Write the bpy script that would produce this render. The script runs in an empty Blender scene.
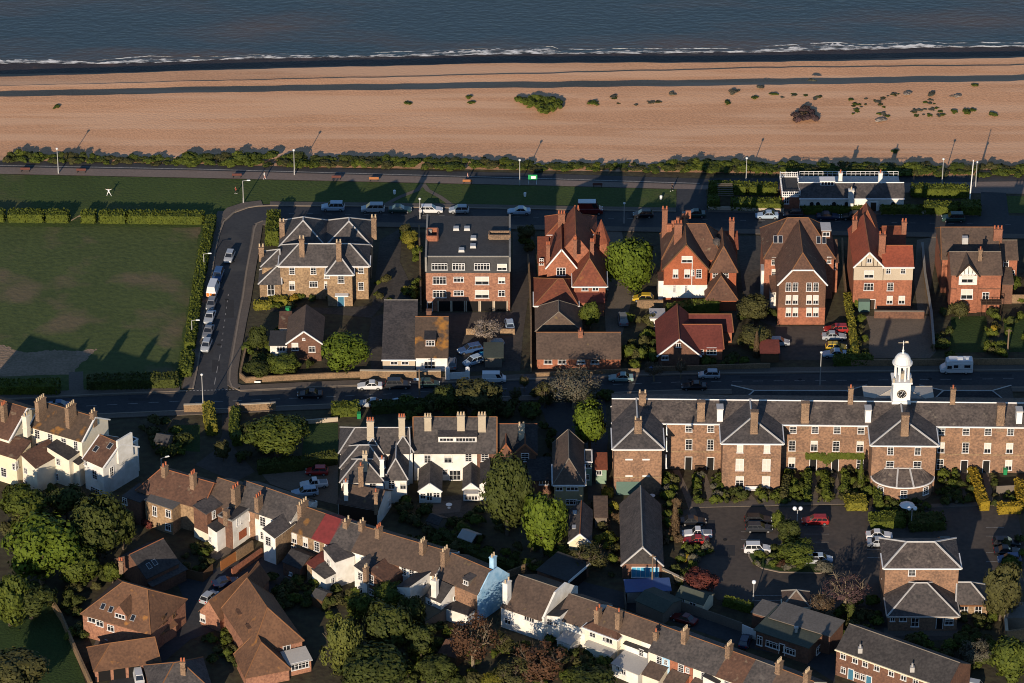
import bpy, bmesh, math, random
from mathutils import Vector, Matrix
random.seed(7)
SC = bpy.context.scene
COL = SC.collection
R = math.radians
# ---------------------------------------------------------------- camera
FPX, PITCH, CAMH = 4000.0, R(30), 367.0
CAM = Vector((0, -CAMH / math.tan(PITCH), CAMH))
FW = Vector((0, math.cos(PITCH), -math.sin(PITCH)))
UP = Vector((0, math.sin(PITCH), math.cos(PITCH)))

def ray(px, py):
    return FW + Vector(((px - 512) / FPX, 0, 0)) + UP * ((341.5 - py) / FPX)

def G(px, py, z=0.0):
    """point of the photograph taken to the level z, in metres"""
    d = ray(px, py)
    return CAM + d * ((z - CAM.z) / d.z)

def sc(py, z=0.0):
    """pixels per metre at that row"""
    d = ray(512, py)
    return FPX / ((z - CAM.z) / d.z)

def vz(py):
    """pixels per metre of height at that row"""
    return sc(py) * math.cos(PITCH + math.atan((py - 341.5) / FPX))

cd = bpy.data.cameras.new('camera')
cam = bpy.data.objects.new('camera', cd)
COL.objects.link(cam)
cd.sensor_width = 36
cd.lens = FPX / 1024 * 36
cd.clip_start, cd.clip_end = 5, 20000
cam.location = CAM
cam.rotation_euler = (math.pi / 2 - PITCH, 0, 0)
SC.camera = cam
# ---------------------------------------------------------------- light
AZ, EL = R(13), R(16)
sd = bpy.data.lights.new('sun', 'SUN')
sun = bpy.data.objects.new('sun', sd)
COL.objects.link(sun)
sd.energy, sd.angle, sd.color = 5.0, R(0.5), (1.0, 0.84, 0.65)
sdir = Vector((math.sin(AZ) * math.cos(EL), math.cos(AZ) * math.cos(EL), -math.sin(EL)))
sun.rotation_euler = sdir.to_track_quat('-Z', 'Y').to_euler()
sun.location = (-60, -200, 120)
W = bpy.data.worlds.new('World')
SC.world = W
W.use_nodes = True
wn = W.node_tree.nodes
sky = wn.new('ShaderNodeTexSky')
sky.sky_type = 'NISHITA'
sky.sun_disc = False
sky.sun_elevation = EL
sky.sun_rotation = math.pi + AZ
sky.air_density, sky.dust_density, sky.ozone_density = 1.0, 0.0, 4.0
bg = wn['Background']
bg.inputs[1].default_value = 0.115
W.node_tree.links.new(sky.outputs[0], bg.inputs[0])
SC.view_settings.view_transform = 'Standard'
SC.view_settings.look = 'None'
SC.view_settings.gamma = 1
SC.view_settings.exposure = 0.3
SC.cycles.filter_width = 1.0
# ---------------------------------------------------------------- materials
MT = {}

def mat(name, col, col2=None, fine=4.0, coarse=0.35, amt=0.5, rough=0.9, bump=0.0, spec=0.2, stretch=(1, 1, 1), metal=0.0, patch=None, pscale=0.5, pth=0.58, pstretch=None):
    """procedural surface: two colours mixed by coarse and fine noise in world metres, optional patches of a third"""
    m = bpy.data.materials.new(name)
    m.use_nodes = True
    nt = m.node_tree
    b = nt.nodes['Principled BSDF']
    b.inputs['Roughness'].default_value = rough
    b.inputs['Specular IOR Level'].default_value = spec
    b.inputs['Metallic'].default_value = metal
    if col2 is None:
        col2 = tuple(c * 0.7 for c in col)
    geo = nt.nodes.new('ShaderNodeNewGeometry')
    mp = nt.nodes.new('ShaderNodeMapping')
    mp.inputs['Scale'].default_value = stretch
    nt.links.new(geo.outputs['Position'], mp.inputs[0])

    def noise(scale, det=2.0):
        n = nt.nodes.new('ShaderNodeTexNoise')
        n.inputs['Scale'].default_value = scale
        n.inputs['Detail'].default_value = det
        nt.links.new(mp.outputs[0], n.inputs['Vector'])
        return n
    n1, n2 = noise(fine, 3.0), noise(coarse, 3.0)
    mx = nt.nodes.new('ShaderNodeMath')
    mx.operation = 'MULTIPLY_ADD'
    nt.links.new(n1.outputs[0], mx.inputs[0])
    mx.inputs[1].default_value = 0.6
    ml = nt.nodes.new('ShaderNodeMath')
    ml.operation = 'MULTIPLY'
    nt.links.new(n2.outputs[0], ml.inputs[0])
    ml.inputs[1].default_value = 0.4
    nt.links.new(ml.outputs[0], mx.inputs[2])
    mr = nt.nodes.new('ShaderNodeMapRange')
    mr.inputs[1].default_value = 0.5 - 0.22 / max(amt, 0.05) * 0.6
    mr.inputs[2].default_value = 0.5 + 0.22 / max(amt, 0.05) * 0.6
    nt.links.new(mx.outputs[0], mr.inputs[0])
    mix = nt.nodes.new('ShaderNodeMix')
    mix.data_type = 'RGBA'
    mix.inputs[6].default_value = (*col, 1)
    mix.inputs[7].default_value = (*col2, 1)
    nt.links.new(mr.outputs[0], mix.inputs[0])
    out = mix.outputs[2]
    if patch:
        n3 = noise(pscale, 4.0)
        if pstretch:
            mp3 = nt.nodes.new('ShaderNodeMapping')
            mp3.inputs['Scale'].default_value = pstretch
            nt.links.new(geo.outputs['Position'], mp3.inputs[0])
            nt.links.new(mp3.outputs[0], n3.inputs['Vector'])
        m3 = nt.nodes.new('ShaderNodeMapRange')
        m3.inputs[1].default_value = pth
        m3.inputs[2].default_value = pth + 0.12
        nt.links.new(n3.outputs[0], m3.inputs[0])
        x3 = nt.nodes.new('ShaderNodeMix')
        x3.data_type = 'RGBA'
        nt.links.new(m3.outputs[0], x3.inputs[0])
        nt.links.new(out, x3.inputs[6])
        x3.inputs[7].default_value = (*patch, 1)
        out = x3.outputs[2]
    nt.links.new(out, b.inputs['Base Color'])
    if bump:
        bp = nt.nodes.new('ShaderNodeBump')
        bp.inputs['Strength'].default_value = min(bump, 1.0)
        bp.inputs['Distance'].default_value = 0.12 * max(bump, 1.0)
        nt.links.new(n1.outputs[0], bp.inputs['Height'])
        nt.links.new(bp.outputs[0], b.inputs['Normal'])
    MT[name] = m
    return m

# masonry
mat('yellow_brick', (.33, .22, .125), (.16, .105, .065), fine=2.8, amt=1.1)
mat('stock_brick', (.29, .165, .10), (.14, .085, .058), fine=2.8, amt=1.1)
mat('red_brick', (.33, .125, .07), (.19, .075, .045), fine=2.8, amt=1.0)
mat('flats_brick', (.34, .165, .10), (.19, .09, .06), fine=2.8, amt=1.1)
mat('brown_brick', (.17, .085, .054), (.095, .05, .036), fine=2.8, amt=1.0)
mat('tile_hung', (.34, .10, .045), (.22, .065, .032), fine=4, amt=1.0)
mat('brown_tile_hung', (.17, .085, .052), (.10, .055, .036), fine=4, amt=1.0)
mat('white_render', (.74, .71, .66), (.56, .53, .47), fine=.9, coarse=.3, amt=.9)
mat('cream_render', (.72, .655, .52), (.60, .54, .43), fine=1.2, amt=.7)
mat('pale_cream', (.72, .62, .44), (.62, .52, .36), fine=1.2, amt=.7)
mat('blue_render', (.38, .56, .70), (.22, .40, .56), fine=.9, amt=1.1)  # darker mottle paints tree shadow into the gable colour
mat('pebbledash', (.47, .39, .29), (.38, .31, .23), fine=6, amt=.9)
mat('khaki_render', (.34, .29, .17), (.27, .23, .135), fine=2, amt=.8)
mat('green_render', (.20, .28, .20), (.15, .22, .16), fine=2, amt=.8)
mat('chimney_brick', (.27, .175, .11), (.12, .08, .055), fine=6, amt=1.2)
mat('red_chimney', (.27, .115, .07), (.14, .065, .042), fine=6, amt=1.1)
mat('pot', (.42, .13, .06), (.30, .09, .045), fine=5)
mat('pale_pot', (.50, .38, .24), (.40, .29, .18), fine=5)
mat('stone', (.45, .38, .28), (.33, .27, .20), fine=4)
mat('concrete', (.27, .25, .22), (.20, .185, .165), fine=3, amt=.8)
mat('old_wall', (.25, .16, .09), (.13, .09, .055), fine=4, amt=1.2)
# roofs
mat('slate', (.094, .080, .074), (.050, .045, .044), fine=2.4, coarse=.5, amt=1.3, rough=.8, spec=.15, patch=(.12, .105, .095), pscale=.7, pth=.62)
mat('old_slate', (.125, .100, .086), (.060, .050, .046), fine=2.4, coarse=.5, amt=1.4, rough=.85, spec=.12, patch=(.20, .165, .13), pscale=.9, pth=.62)
mat('dark_slate', (.058, .052, .050), (.033, .030, .030), fine=2.4, amt=1.2, rough=.8, spec=.15)
mat('red_tile', (.215, .066, .036), (.125, .042, .026), fine=2.4, amt=1.1, patch=(.26, .11, .04), pscale=.6, pth=.66)
mat('bright_red_tile', (.30, .075, .040), (.20, .052, .030), fine=2.4, amt=1.1)
mat('brown_tile', (.130, .068, .045), (.074, .041, .030), fine=2.4, amt=1.1, patch=(.20, .15, .10), pscale=.8, pth=.63)
mat('orange_tile', (.165, .085, .048), (.10, .053, .033), fine=2.4, amt=1.1, patch=(.34, .15, .04), pscale=.5, pth=.63)
mat('grey_brown_tile', (.115, .078, .058), (.068, .048, .038), fine=2.4, amt=1.1, patch=(.17, .12, .06), pscale=.7, pth=.66)
mat('maroon_tile', (.150, .040, .030), (.10, .028, .022), fine=2.4, amt=1.0)
mat('red_paint_tile', (.20, .034, .034), (.13, .026, .026), fine=1.5, amt=1.0)
mat('lichen_tile', (.092, .062, .044), (.056, .040, .030), fine=2.4, amt=1.1, patch=(.30, .135, .03), pscale=.35, pth=.56)
mat('felt', (.062, .060, .060), (.040, .039, .040), fine=3, amt=.9, rough=.85)
mat('grey_felt', (.15, .135, .12), (.10, .09, .08), fine=3, amt=.9)
mat('green_felt', (.075, .085, .065), (.055, .062, .05), fine=3, amt=.9)
mat('pale_lead', (.40, .36, .31), (.31, .28, .25), fine=3, amt=.8, rough=.6)
mat('lead', (.46, .44, .42), (.36, .345, .33), fine=3, amt=.7, rough=.6)
mat('white_paint', (.72, .70, .67), (.62, .60, .57), fine=3, amt=.6, rough=.6)
mat('ridge_red', (.30, .11, .05), (.20, .075, .035), fine=4)
mat('ridge_grey', (.20, .165, .13), (.13, .11, .09), fine=4)
mat('ridge_orange', (.25, .115, .05), (.15, .07, .035), fine=3)
mat('corrugated', (.42, .40, .37), (.33, .31, .29), fine=3, rough=.5)
mat('black_paint', (.015, .014, .014), (.012, .011, .011), rough=.5)
mat('timber', (.13, .07, .035), (.08, .045, .025), fine=4)
mat('orange_timber', (.34, .13, .04), (.22, .085, .03), fine=4)
mat('grey_timber', (.17, .14, .11), (.11, .09, .075), fine=4)
mat('dark_timber', (.05, .03, .02), (.035, .022, .015), fine=4)
mat('green_paint', (.10, .16, .13), (.08, .13, .11), rough=.6)
mat('blue_paint', (.05, .16, .24), (.04, .13, .20), rough=.6)
mat('blue_glass', (.08, .33, .50), (.05, .24, .40), fine=1.5, rough=.2, spec=.5)
mat('blue_cover', (.06, .10, .24), (.045, .08, .19), fine=2, rough=.45)
mat('cyan_tarp', (.03, .30, .52), (.02, .2, .4), fine=3, rough=.5)
mat('glass', (.018, .020, .024), (.012, .013, .016), fine=.6, rough=.08, spec=.8)
mat('blind', (.56, .53, .47), (.52, .48, .41), fine=2, rough=.6)
mat('garage_dark', (.010, .009, .009), (.008, .007, .007), rough=.9)  # near-black, with the shade inside open garages put into the colour
# ground
mat('soil', (.070, .062, .034), (.044, .034, .022), fine=.9, coarse=.12, amt=1.1, bump=1)
mat('asphalt', (.052, .051, .052), (.038, .038, .041), fine=1.5, coarse=.12, amt=1.1, rough=.85, patch=(.064, .062, .060), pscale=.16, pth=.6)
mat('carpark_asphalt', (.084, .068, .056), (.058, .048, .042), fine=1.2, coarse=.12, amt=1.1, patch=(.050, .045, .042), pscale=.2, pth=.6)
mat('road_repair', (.040, .039, .040), (.033, .032, .033), fine=2, amt=.9)
mat('pavement', (.13, .105, .085), (.095, .078, .066), fine=3, coarse=.3, amt=.9)
mat('prom_paving', (.20, .15, .125), (.155, .12, .10), fine=2, coarse=.12, amt=1.0)
mat('kerb', (.24, .19, .145), (.18, .145, .11), fine=3)
mat('road_paint', (.30, .28, .26), (.17, .16, .15), fine=3, amt=1.2)
mat('lawn', (.056, .080, .018), (.040, .058, .014), fine=1.6, coarse=.10, amt=1.1, bump=1, patch=(.072, .076, .028), pscale=.085, pth=.56)
mat('worn_turf', (.070, .088, .026), (.050, .066, .020), fine=1.0, coarse=.08, amt=1.3, bump=1, patch=(.115, .092, .050), pscale=.075, pth=.51)
mat('lush_lawn', (.034, .058, .014), (.022, .040, .010), fine=2.2, coarse=.2, amt=1.1, bump=1)
mat('bare_earth', (.27, .185, .13), (.17, .125, .08), fine=2, coarse=.25, amt=1.1, bump=1)
mat('gravel', (.16, .125, .095), (.11, .088, .068), fine=3, amt=1.0)
mat('yard', (.075, .065, .055), (.045, .04, .036), fine=2, coarse=.5, amt=1.1)

def leafmat(name, c1, c2, fine=1.6):
    m = mat(name, c1, c2, fine=fine, coarse=.5, amt=1.2, rough=.75, spec=.15)
    return m
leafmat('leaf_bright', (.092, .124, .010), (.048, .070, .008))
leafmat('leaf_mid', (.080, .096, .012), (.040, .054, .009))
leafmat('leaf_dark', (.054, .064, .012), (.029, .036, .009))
leafmat('leaf_olive', (.072, .068, .020), (.044, .042, .015))
leafmat('leaf_brown', (.105, .066, .034), (.062, .042, .024))
leafmat('leaf_rust', (.085, .040, .020), (.050, .026, .015))
leafmat('leaf_yellow', (.17, .15, .018), (.10, .095, .014))
leafmat('leaf_willow', (.105, .110, .022), (.060, .068, .016))
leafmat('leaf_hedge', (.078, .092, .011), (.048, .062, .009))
leafmat('leaf_gold', (.24, .165, .014), (.16, .11, .012))
leafmat('leaf_red', (.11, .028, .020), (.06, .02, .016))
leafmat('leaf_grey', (.105, .095, .065), (.065, .062, .044))
leafmat('leaf_purple', (.085, .045, .045), (.05, .035, .03))
leafmat('blossom', (.33, .27, .22), (.16, .12, .09))
mat('bark', (.12, .09, .06), (.07, .055, .04), fine=4)
mat('pale_bark', (.22, .17, .11), (.14, .11, .075), fine=4)
# things
for nm, c in dict(white=(.58, .58, .58), silver=(.34, .36, .38), silverblue=(.32, .40, .48), grey=(.16, .165, .175), dark=(.022, .024, .028), black=(.010, .010, .012),
                  red=(.30, .018, .016), darkred=(.12, .012, .012), green=(.025, .055, .045), blue=(.03, .07, .17), yellow=(.50, .33, .03), palegreen=(.22, .32, .30), navy=(.014, .022, .055)).items():
    mat('car_' + nm, c, tuple(x * .93 for x in c), fine=.5, amt=.4, rough=.28, spec=.5)
mat('tyre', (.014, .014, .014), (.01, .01, .01), rough=.9)
mat('rim', (.38, .38, .39), (.3, .3, .31), rough=.35, metal=.6)
mat('lamp_clear', (.75, .75, .72), (.65, .65, .62), rough=.15, spec=.6)
mat('lamp_red', (.40, .015, .012), (.3, .012, .01), rough=.2)
mat('steel', (.46, .45, .43), (.36, .35, .34), fine=2, rough=.45, metal=.3)
mat('pole_wood', (.20, .14, .09), (.13, .09, .06), fine=4)
mat('bench_red', (.13, .05, .04), (.09, .035, .028), fine=4)
mat('bench_orange', (.36, .15, .06), (.28, .11, .045), fine=4)
mat('sign_green', (.03, .30, .10), (.025, .25, .085), rough=.5)
mat('sign_white', (.78, .78, .76), (.7, .7, .68), rough=.5)
mat('orange_stripe', (.70, .20, .03), (.6, .17, .03), rough=.5)
mat('skin', (.48, .27, .17), (.42, .23, .15), rough=.6)
mat('cloth_white', (.78, .76, .72), (.7, .68, .64), fine=8)
mat('cloth_black', (.018, .018, .02), (.014, .014, .016), fine=8)
mat('cloth_red', (.26, .05, .035), (.2, .04, .03), fine=8)
mat('cloth_pink', (.55, .30, .25), (.45, .25, .21), fine=8)
mat('cloth_navy', (.03, .035, .06), (.025, .03, .05), fine=8)
mat('hair', (.05, .03, .018), (.035, .022, .014), fine=8)
mat('bin_green', (.02, .22, .08), (.018, .18, .065), rough=.5)
mat('globe', (.80, .80, .80), (.74, .74, .74), rough=.3)
# ---------------------------------------------------------------- mesh builder
class MB:
    def __init__(s):
        s.v, s.f, s.m = [], [], []

    def poly(s, pts, mi=0):
        i = len(s.v)
        s.v += [tuple(p) for p in pts]
        s.f.append(list(range(i, i + len(pts))))
        s.m.append(mi)

    def prism(s, pts, dz, mi=0):
        """closed slab: the polygon and itself lowered by dz"""
        top = [Vector(p) for p in pts]
        bot = [p - Vector((0, 0, dz)) for p in top]
        i = len(s.v)
        n = len(top)
        s.v += [tuple(p) for p in top + bot]
        s.f.append([i + k for k in range(n)])
        s.f.append([i + n + k for k in reversed(range(n))])
        for k in range(n):
            k2 = (k + 1) % n
            s.f.append([i + k, i + n + k, i + n + k2, i + k2])
        s.m += [mi] * (n + 2)

    def box(s, c, size, rz=0.0, mi=0, taper=1.0):
        cx, cy, cz = c
        hx, hy, hz = size[0] / 2, size[1] / 2, size[2] / 2
        co, si = math.cos(rz), math.sin(rz)
        i = len(s.v)
        for z, t in ((-hz, 1.0), (hz, taper)):
            for x, y in ((-hx, -hy), (hx, -hy), (hx, hy), (-hx, hy)):
                x, y = x * t, y * t
                s.v.append((cx + x * co - y * si, cy + x * si + y * co, cz + z))
        for q in ((3, 2, 1, 0), (4, 5, 6, 7), (0, 1, 5, 4), (1, 2, 6, 5), (2, 3, 7, 6), (3, 0, 4, 7)):
            s.f.append([i + k for k in q])
            s.m.append(mi)

    def tube(s, p0, p1, r0, r1=None, n=6, mi=0):
        r1 = r0 if r1 is None else r1
        p0, p1 = Vector(p0), Vector(p1)
        d = (p1 - p0)
        if d.length < 1e-6:
            return
        q = d.to_track_quat('Z', 'Y')
        i = len(s.v)
        for p, r in ((p0, r0), (p1, r1)):
            for k in range(n):
                a = 2 * math.pi * (k + .5) / n
                s.v.append(tuple(p + q @ Vector((r * math.cos(a), r * math.sin(a), 0))))
        for k in range(n):
            k2 = (k + 1) % n
            s.f.append([i + k, i + k2, i + n + k2, i + n + k])
            s.m.append(mi)
        s.f.append([i + k for k in reversed(range(n))])
        s.f.append([i + n + k for k in range(n)])
        s.m += [mi, mi]

    def lathe(s, c, prof, n=16, mi=0):
        cx, cy, cz = c
        i = len(s.v)
        for r, z in prof:
            for k in range(n):
                a = 2 * math.pi * k / n
                s.v.append((cx + r * math.cos(a), cy + r * math.sin(a), cz + z))
        for j in range(len(prof) - 1):
            for k in range(n):
                k2 = (k + 1) % n
                s.f.append([i + j * n + k, i + j * n + k2, i + (j + 1) * n + k2, i + (j + 1) * n + k])
                s.m.append(mi)
        s.f.append([i + k for k in reversed(range(n))])
        s.f.append([i + (len(prof) - 1) * n + k for k in range(n)])
        s.m += [mi, mi]

    def mesh(s, name, mats, off=None):
        me = bpy.data.meshes.new(name)
        v = s.v if off is None else [(a - off[0], b - off[1], c - off[2]) for a, b, c in s.v]
        me.from_pydata(v, [], s.f)
        if isinstance(mats, str):
            mats = [mats]
        for m in mats:
            me.materials.append(MT[m])
        if len(mats) > 1:
            me.polygons.foreach_set('material_index', s.m)
        me.update()
        return me

    def build(s, name, mats, parent=None, off=None):
        return put(name, s.mesh(name, mats, off), parent)

def put(name, me, parent=None, loc=(0, 0, 0), rz=0.0, scale=None):
    o = bpy.data.objects.new(name, me)
    COL.objects.link(o)
    o.location = loc
    o.rotation_euler = (0, 0, rz)
    if scale is not None:
        o.scale = scale
    if parent is not None:
        o.parent = parent
    return o

def tag(o, label, cat, group=None):
    o['label'] = label
    o['category'] = cat
    if group:
        o['group'] = group
    return o

def thing(name, label, cat, loc=(0, 0, 0), rz=0.0, group=None):
    return tag(put(name, None, None, loc, rz), label, cat, group)

def struct(o, kind='structure'):
    o['kind'] = kind
    return o
# ================================================================ the setting
def sheet(name, px, z, m, world=False, thick=0.0):
    pts = [Vector(p) for p in px] if world else [G(a, b, 0) for a, b in px]
    bm = bmesh.new()
    vs = [bm.verts.new((p.x, p.y, z)) for p in pts]
    f = bm.faces.new(vs)
    f.normal_update()
    if f.normal.z < 0:
        f.normal_flip()
    if thick:
        r = bmesh.ops.extrude_face_region(bm, geom=[f])
        for e in r['geom']:
            if isinstance(e, bmesh.types.BMVert):
                e.co.z += 0
        for v in vs:
            v.co.z -= thick
    bmesh.ops.triangulate(bm, faces=[f2 for f2 in bm.faces if len(f2.verts) > 4])
    bmesh.ops.recalc_face_normals(bm, faces=bm.faces)
    if not thick:
        for f2 in bm.faces:
            if f2.normal.z < 0:
                f2.normal_flip()
    me = bpy.data.meshes.new(name)
    bm.to_mesh(me)
    bm.free()
    me.materials.append(MT[m])
    return struct(put(name, me))

def ribbon(pts, width, z):
    """offset both sides of a world polyline"""
    L, Rr = [], []
    for i, p in enumerate(pts):
        a = pts[max(i - 1, 0)]
        b = pts[min(i + 1, len(pts) - 1)]
        d = (b - a)
        n = Vector((-d.y, d.x, 0)).normalized() * width / 2
        L.append(Vector((p.x + n.x, p.y + n.y, z)))
        Rr.append(Vector((p.x - n.x, p.y - n.y, z)))
    return L, Rr

def strip(name, px, width, z, m, thick=0.0):
    pts = [G(a, b, 0) for a, b in px]
    L, Rr = ribbon(pts, width, z)
    mb = MB()
    for i in range(len(pts) - 1):
        q = [Rr[i], Rr[i + 1], L[i + 1], L[i]]
        if thick:
            mb.prism(q, thick)
        else:
            mb.poly(q)
    return struct(mb.build(name, m))

# ground: one sheet landward of the beach
def line(xl, yl, xr, yr):
    return lambda x: yl + (yr - yl) * (x - xl) / (xr - xl)
BX = [-900, -500, -250, -120, 0, 60, 130, 200, 270, 340, 410, 480, 550, 620, 690, 760, 830, 900, 970, 1024, 1150, 1300, 1550, 1950]
edge = [G(x, line(0, 163, 1024, 177)(x), 0) for x in BX]
edge = [Vector((-2500, edge[0].y, 0))] + edge + [Vector((2500, edge[-1].y, 0))]
sheet('ground', [Vector((-2500, -900, 0)), Vector((2500, -900, 0))] + list(reversed(edge)), 0.0, 'soil', world=True)

# beach: rows from the thicket to below the water line, each row (y at left, y at right, z) read along the shore
mat('shingle', (.61, .330, .182), (.45, .238, .130), fine=2.5, coarse=.05, amt=1.0, rough=.95, bump=.6, patch=(.59, .345, .205), pscale=.3, pth=.46, pstretch=(.06, 1, 1))
mat('wet_shingle', (.050, .034, .030), (.030, .021, .020), fine=2.0, coarse=.1, amt=1.0, rough=.6, bump=1.0, patch=(.10, .055, .04), pscale=.12, pth=.6)

def lin(tab):
    def f(x):
        if x <= tab[0][0]:
            a, b = tab[0], tab[1]
        elif x >= tab[-1][0]:
            a, b = tab[-2], tab[-1]
        else:
            for i in range(len(tab) - 1):
                if tab[i][0] <= x <= tab[i + 1][0]:
                    a, b = tab[i], tab[i + 1]
                    break
        return a[1] + (b[1] - a[1]) * (x - a[0]) / (b[0] - a[0])
    return f
c1 = lin([(0, 97), (260, 91.5), (500, 88), (760, 85), (1024, 80.5)])
c2 = lin([(0, 86), (250, 80), (500, 74.5), (760, 68), (1024, 65)])
c3 = lin([(0, 77), (250, 69), (500, 63.2), (760, 62.2), (1024, 57.3)])
c4 = lin([(0, 62.5), (130, 62.8), (260, 57.5), (400, 55.8), (500, 53.5), (640, 52.5), (760, 51.5), (850, 49), (930, 46.5), (1024, 46)])
xs = list(range(-600, 1660, 12))
ysm = [-0.03, -.5, -.3, 0, .35, .7]

def beach_rows(x):
    w = 0.12 * math.sin(x * .043) + 0.1 * math.sin(x * .11 + 1) + random.uniform(-.12, .12)
    e = line(0, 163, 1024, 177)(x)
    rows = [G(x, e + 2, 0) - Vector((0, 0, .05)), G(x, e, 0) - Vector((0, 0, .02))]
    a = G(x, e, 0)
    C1 = G(x, c1(x), .9) + Vector((0, w, 0))
    for t, z in ((.12, -.25), (.3, -.15), (.5, .1), (.72, .4), (.9, .75)):
        p = a.lerp(C1, t)
        rows.append(Vector((p.x, p.y, z)))
    rows.append(C1)
    rows.append(C1 + Vector((0, 1.3, -1.2)))
    rows.append(C1 + Vector((0, 2.8, -2.15)))
    C2 = G(x, c2(x), -1.0) + Vector((0, w * .8, 0))
    rows.append((rows[-1] + C2) / 2 + Vector((0, 0, -.12)))
    rows.append(C2)
    dz = .12 + .36 * min(1, max(0, (x + 50) / 600))
    rows.append(C2 + Vector((0, .5, -dz)))
    C3 = G(x, c3(x), -1.35) + Vector((0, w * .8, 0))
    rows.append(C3)
    rows.append(C3 + Vector((0, 1.3, -.9)))
    S = G(x, c4(x), -3.9)
    rows.append(rows[-1].lerp(S, .45) + Vector((0, 0, -.75)))
    rows.append(S)
    rows.append(S + Vector((0, 12, -3)))
    return rows
grid = [beach_rows(x) for x in xs]
mb = MB()
nr = len(grid[0])
for i in range(len(xs) - 1):
    for j in range(nr - 1):
        mb.poly([grid[i][j], grid[i + 1][j], grid[i + 1][j + 1], grid[i][j + 1]], 1 if j >= nr - 5 else 0)
bo = struct(mb.build('beach', ['shingle', 'wet_shingle']))
# water
def watermat():
    m = bpy.data.materials.new('sea_water')
    m.use_nodes = True
    nt = m.node_tree
    b = nt.nodes['Principled BSDF']
    b.inputs['Roughness'].default_value = .30
    b.inputs['Specular IOR Level'].default_value = .38
    b.inputs['IOR'].default_value = 1.33
    geo = nt.nodes.new('ShaderNodeNewGeometry')
    def mapped(s, rot=0):
        mp = nt.nodes.new('ShaderNodeMapping')
        mp.inputs['Scale'].default_value = s
        mp.inputs['Rotation'].default_value = (0, 0, rot)
        nt.links.new(geo.outputs['Position'], mp.inputs[0])
        return mp
    def noise(mp, s, d=3):
        n = nt.nodes.new('ShaderNodeTexNoise')
        n.inputs['Scale'].default_value = s
        n.inputs['Detail'].default_value = d
        nt.links.new(mp.outputs[0], n.inputs['Vector'])
        return n
    silt = noise(mapped((.25, 1, 1), R(4)), .07, 4)
    mr = nt.nodes.new('ShaderNodeMapRange')
    mr.inputs[1].default_value, mr.inputs[2].default_value = .5, .68
    nt.links.new(silt.outputs[0], mr.inputs[0])
    # silt is stirred up near the shore
    sx = nt.nodes.new('ShaderNodeSeparateXYZ')
    nt.links.new(geo.outputs['Position'], sx.inputs[0])
    near = nt.nodes.new('ShaderNodeMapRange')
    ys = G(512, 50, -3.9).y
    near.inputs[1].default_value, near.inputs[2].default_value = ys + 70, ys + 12
    nt.links.new(sx.outputs[1], near.inputs[0])
    mu = nt.nodes.new('ShaderNodeMath')
    mu.operation = 'MULTIPLY'
    nt.links.new(mr.outputs[0], mu.inputs[0])
    nt.links.new(near.outputs[0], mu.inputs[1])
    mix = nt.nodes.new('ShaderNodeMix')
    mix.data_type = 'RGBA'
    mix.inputs[6].default_value = (.036, .054, .062, 1)
    mix.inputs[7].default_value = (.082, .060, .046, 1)
    nt.links.new(mu.outputs[0], mix.inputs[0])
    nt.links.new(mix.outputs[2], b.inputs['Base Color'])
    n1 = noise(mapped((.45, 1, 1), R(6)), 1.1, 4)
    n2 = noise(mapped((.3, 1, 1), R(-5)), .10, 3)
    ad = nt.nodes.new('ShaderNodeMath')
    ad.operation = 'MULTIPLY_ADD'
    nt.links.new(n2.outputs[0], ad.inputs[0])
    ad.inputs[1].default_value = .9
    nt.links.new(n1.outputs[0], ad.inputs[2])
    bp = nt.nodes.new('ShaderNodeBump')
    bp.inputs['Strength'].default_value = 1
    bp.inputs['Distance'].default_value = .20
    nt.links.new(ad.outputs[0], bp.inputs['Height'])
    nt.links.new(bp.outputs[0], b.inputs['Normal'])
    MT['sea_water'] = m
watermat()
y0 = min(g[-2].y for g in grid) - 6
sheet('sea', [Vector((-4000, y0, 0)), Vector((4000, y0, 0)), Vector((4000, 6000, 0)), Vector((-4000, 6000, 0))], -3.9, 'sea_water', world=True)

def foammat():
    m = bpy.data.materials.new('surf_foam')
    m.use_nodes = True
    nt = m.node_tree
    b = nt.nodes['Principled BSDF']
    b.inputs['Base Color'].default_value = (.80, .76, .70, 1)
    b.inputs['Roughness'].default_value = .9
    geo = nt.nodes.new('ShaderNodeNewGeometry')
    mp = nt.nodes.new('ShaderNodeMapping')
    mp.inputs['Scale'].default_value = (.35, 1, 1)
    nt.links.new(geo.outputs['Position'], mp.inputs[0])
    n = nt.nodes.new('ShaderNodeTexNoise')
    n.inputs['Scale'].default_value = .9
    n.inputs['Detail'].default_value = 6
    n.inputs['Roughness'].default_value = .7
    nt.links.new(mp.outputs[0], n.inputs['Vector'])
    mr = nt.nodes.new('ShaderNodeMapRange')
    mr.inputs[1].default_value, mr.inputs[2].default_value = .44, .62
    nt.links.new(n.outputs[0], mr.inputs[0])
    tr = nt.nodes.new('ShaderNodeBsdfTransparent')
    mx = nt.nodes.new('ShaderNodeMixShader')
    nt.links.new(mr.outputs[0], mx.inputs[0])
    nt.links.new(tr.outputs[0], mx.inputs[1])
    nt.links.new(b.outputs[0], mx.inputs[2])
    nt.links.new(mx.outputs[0], nt.nodes['Material Output'].inputs[0])
    MT['surf_foam'] = m
foammat()
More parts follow.
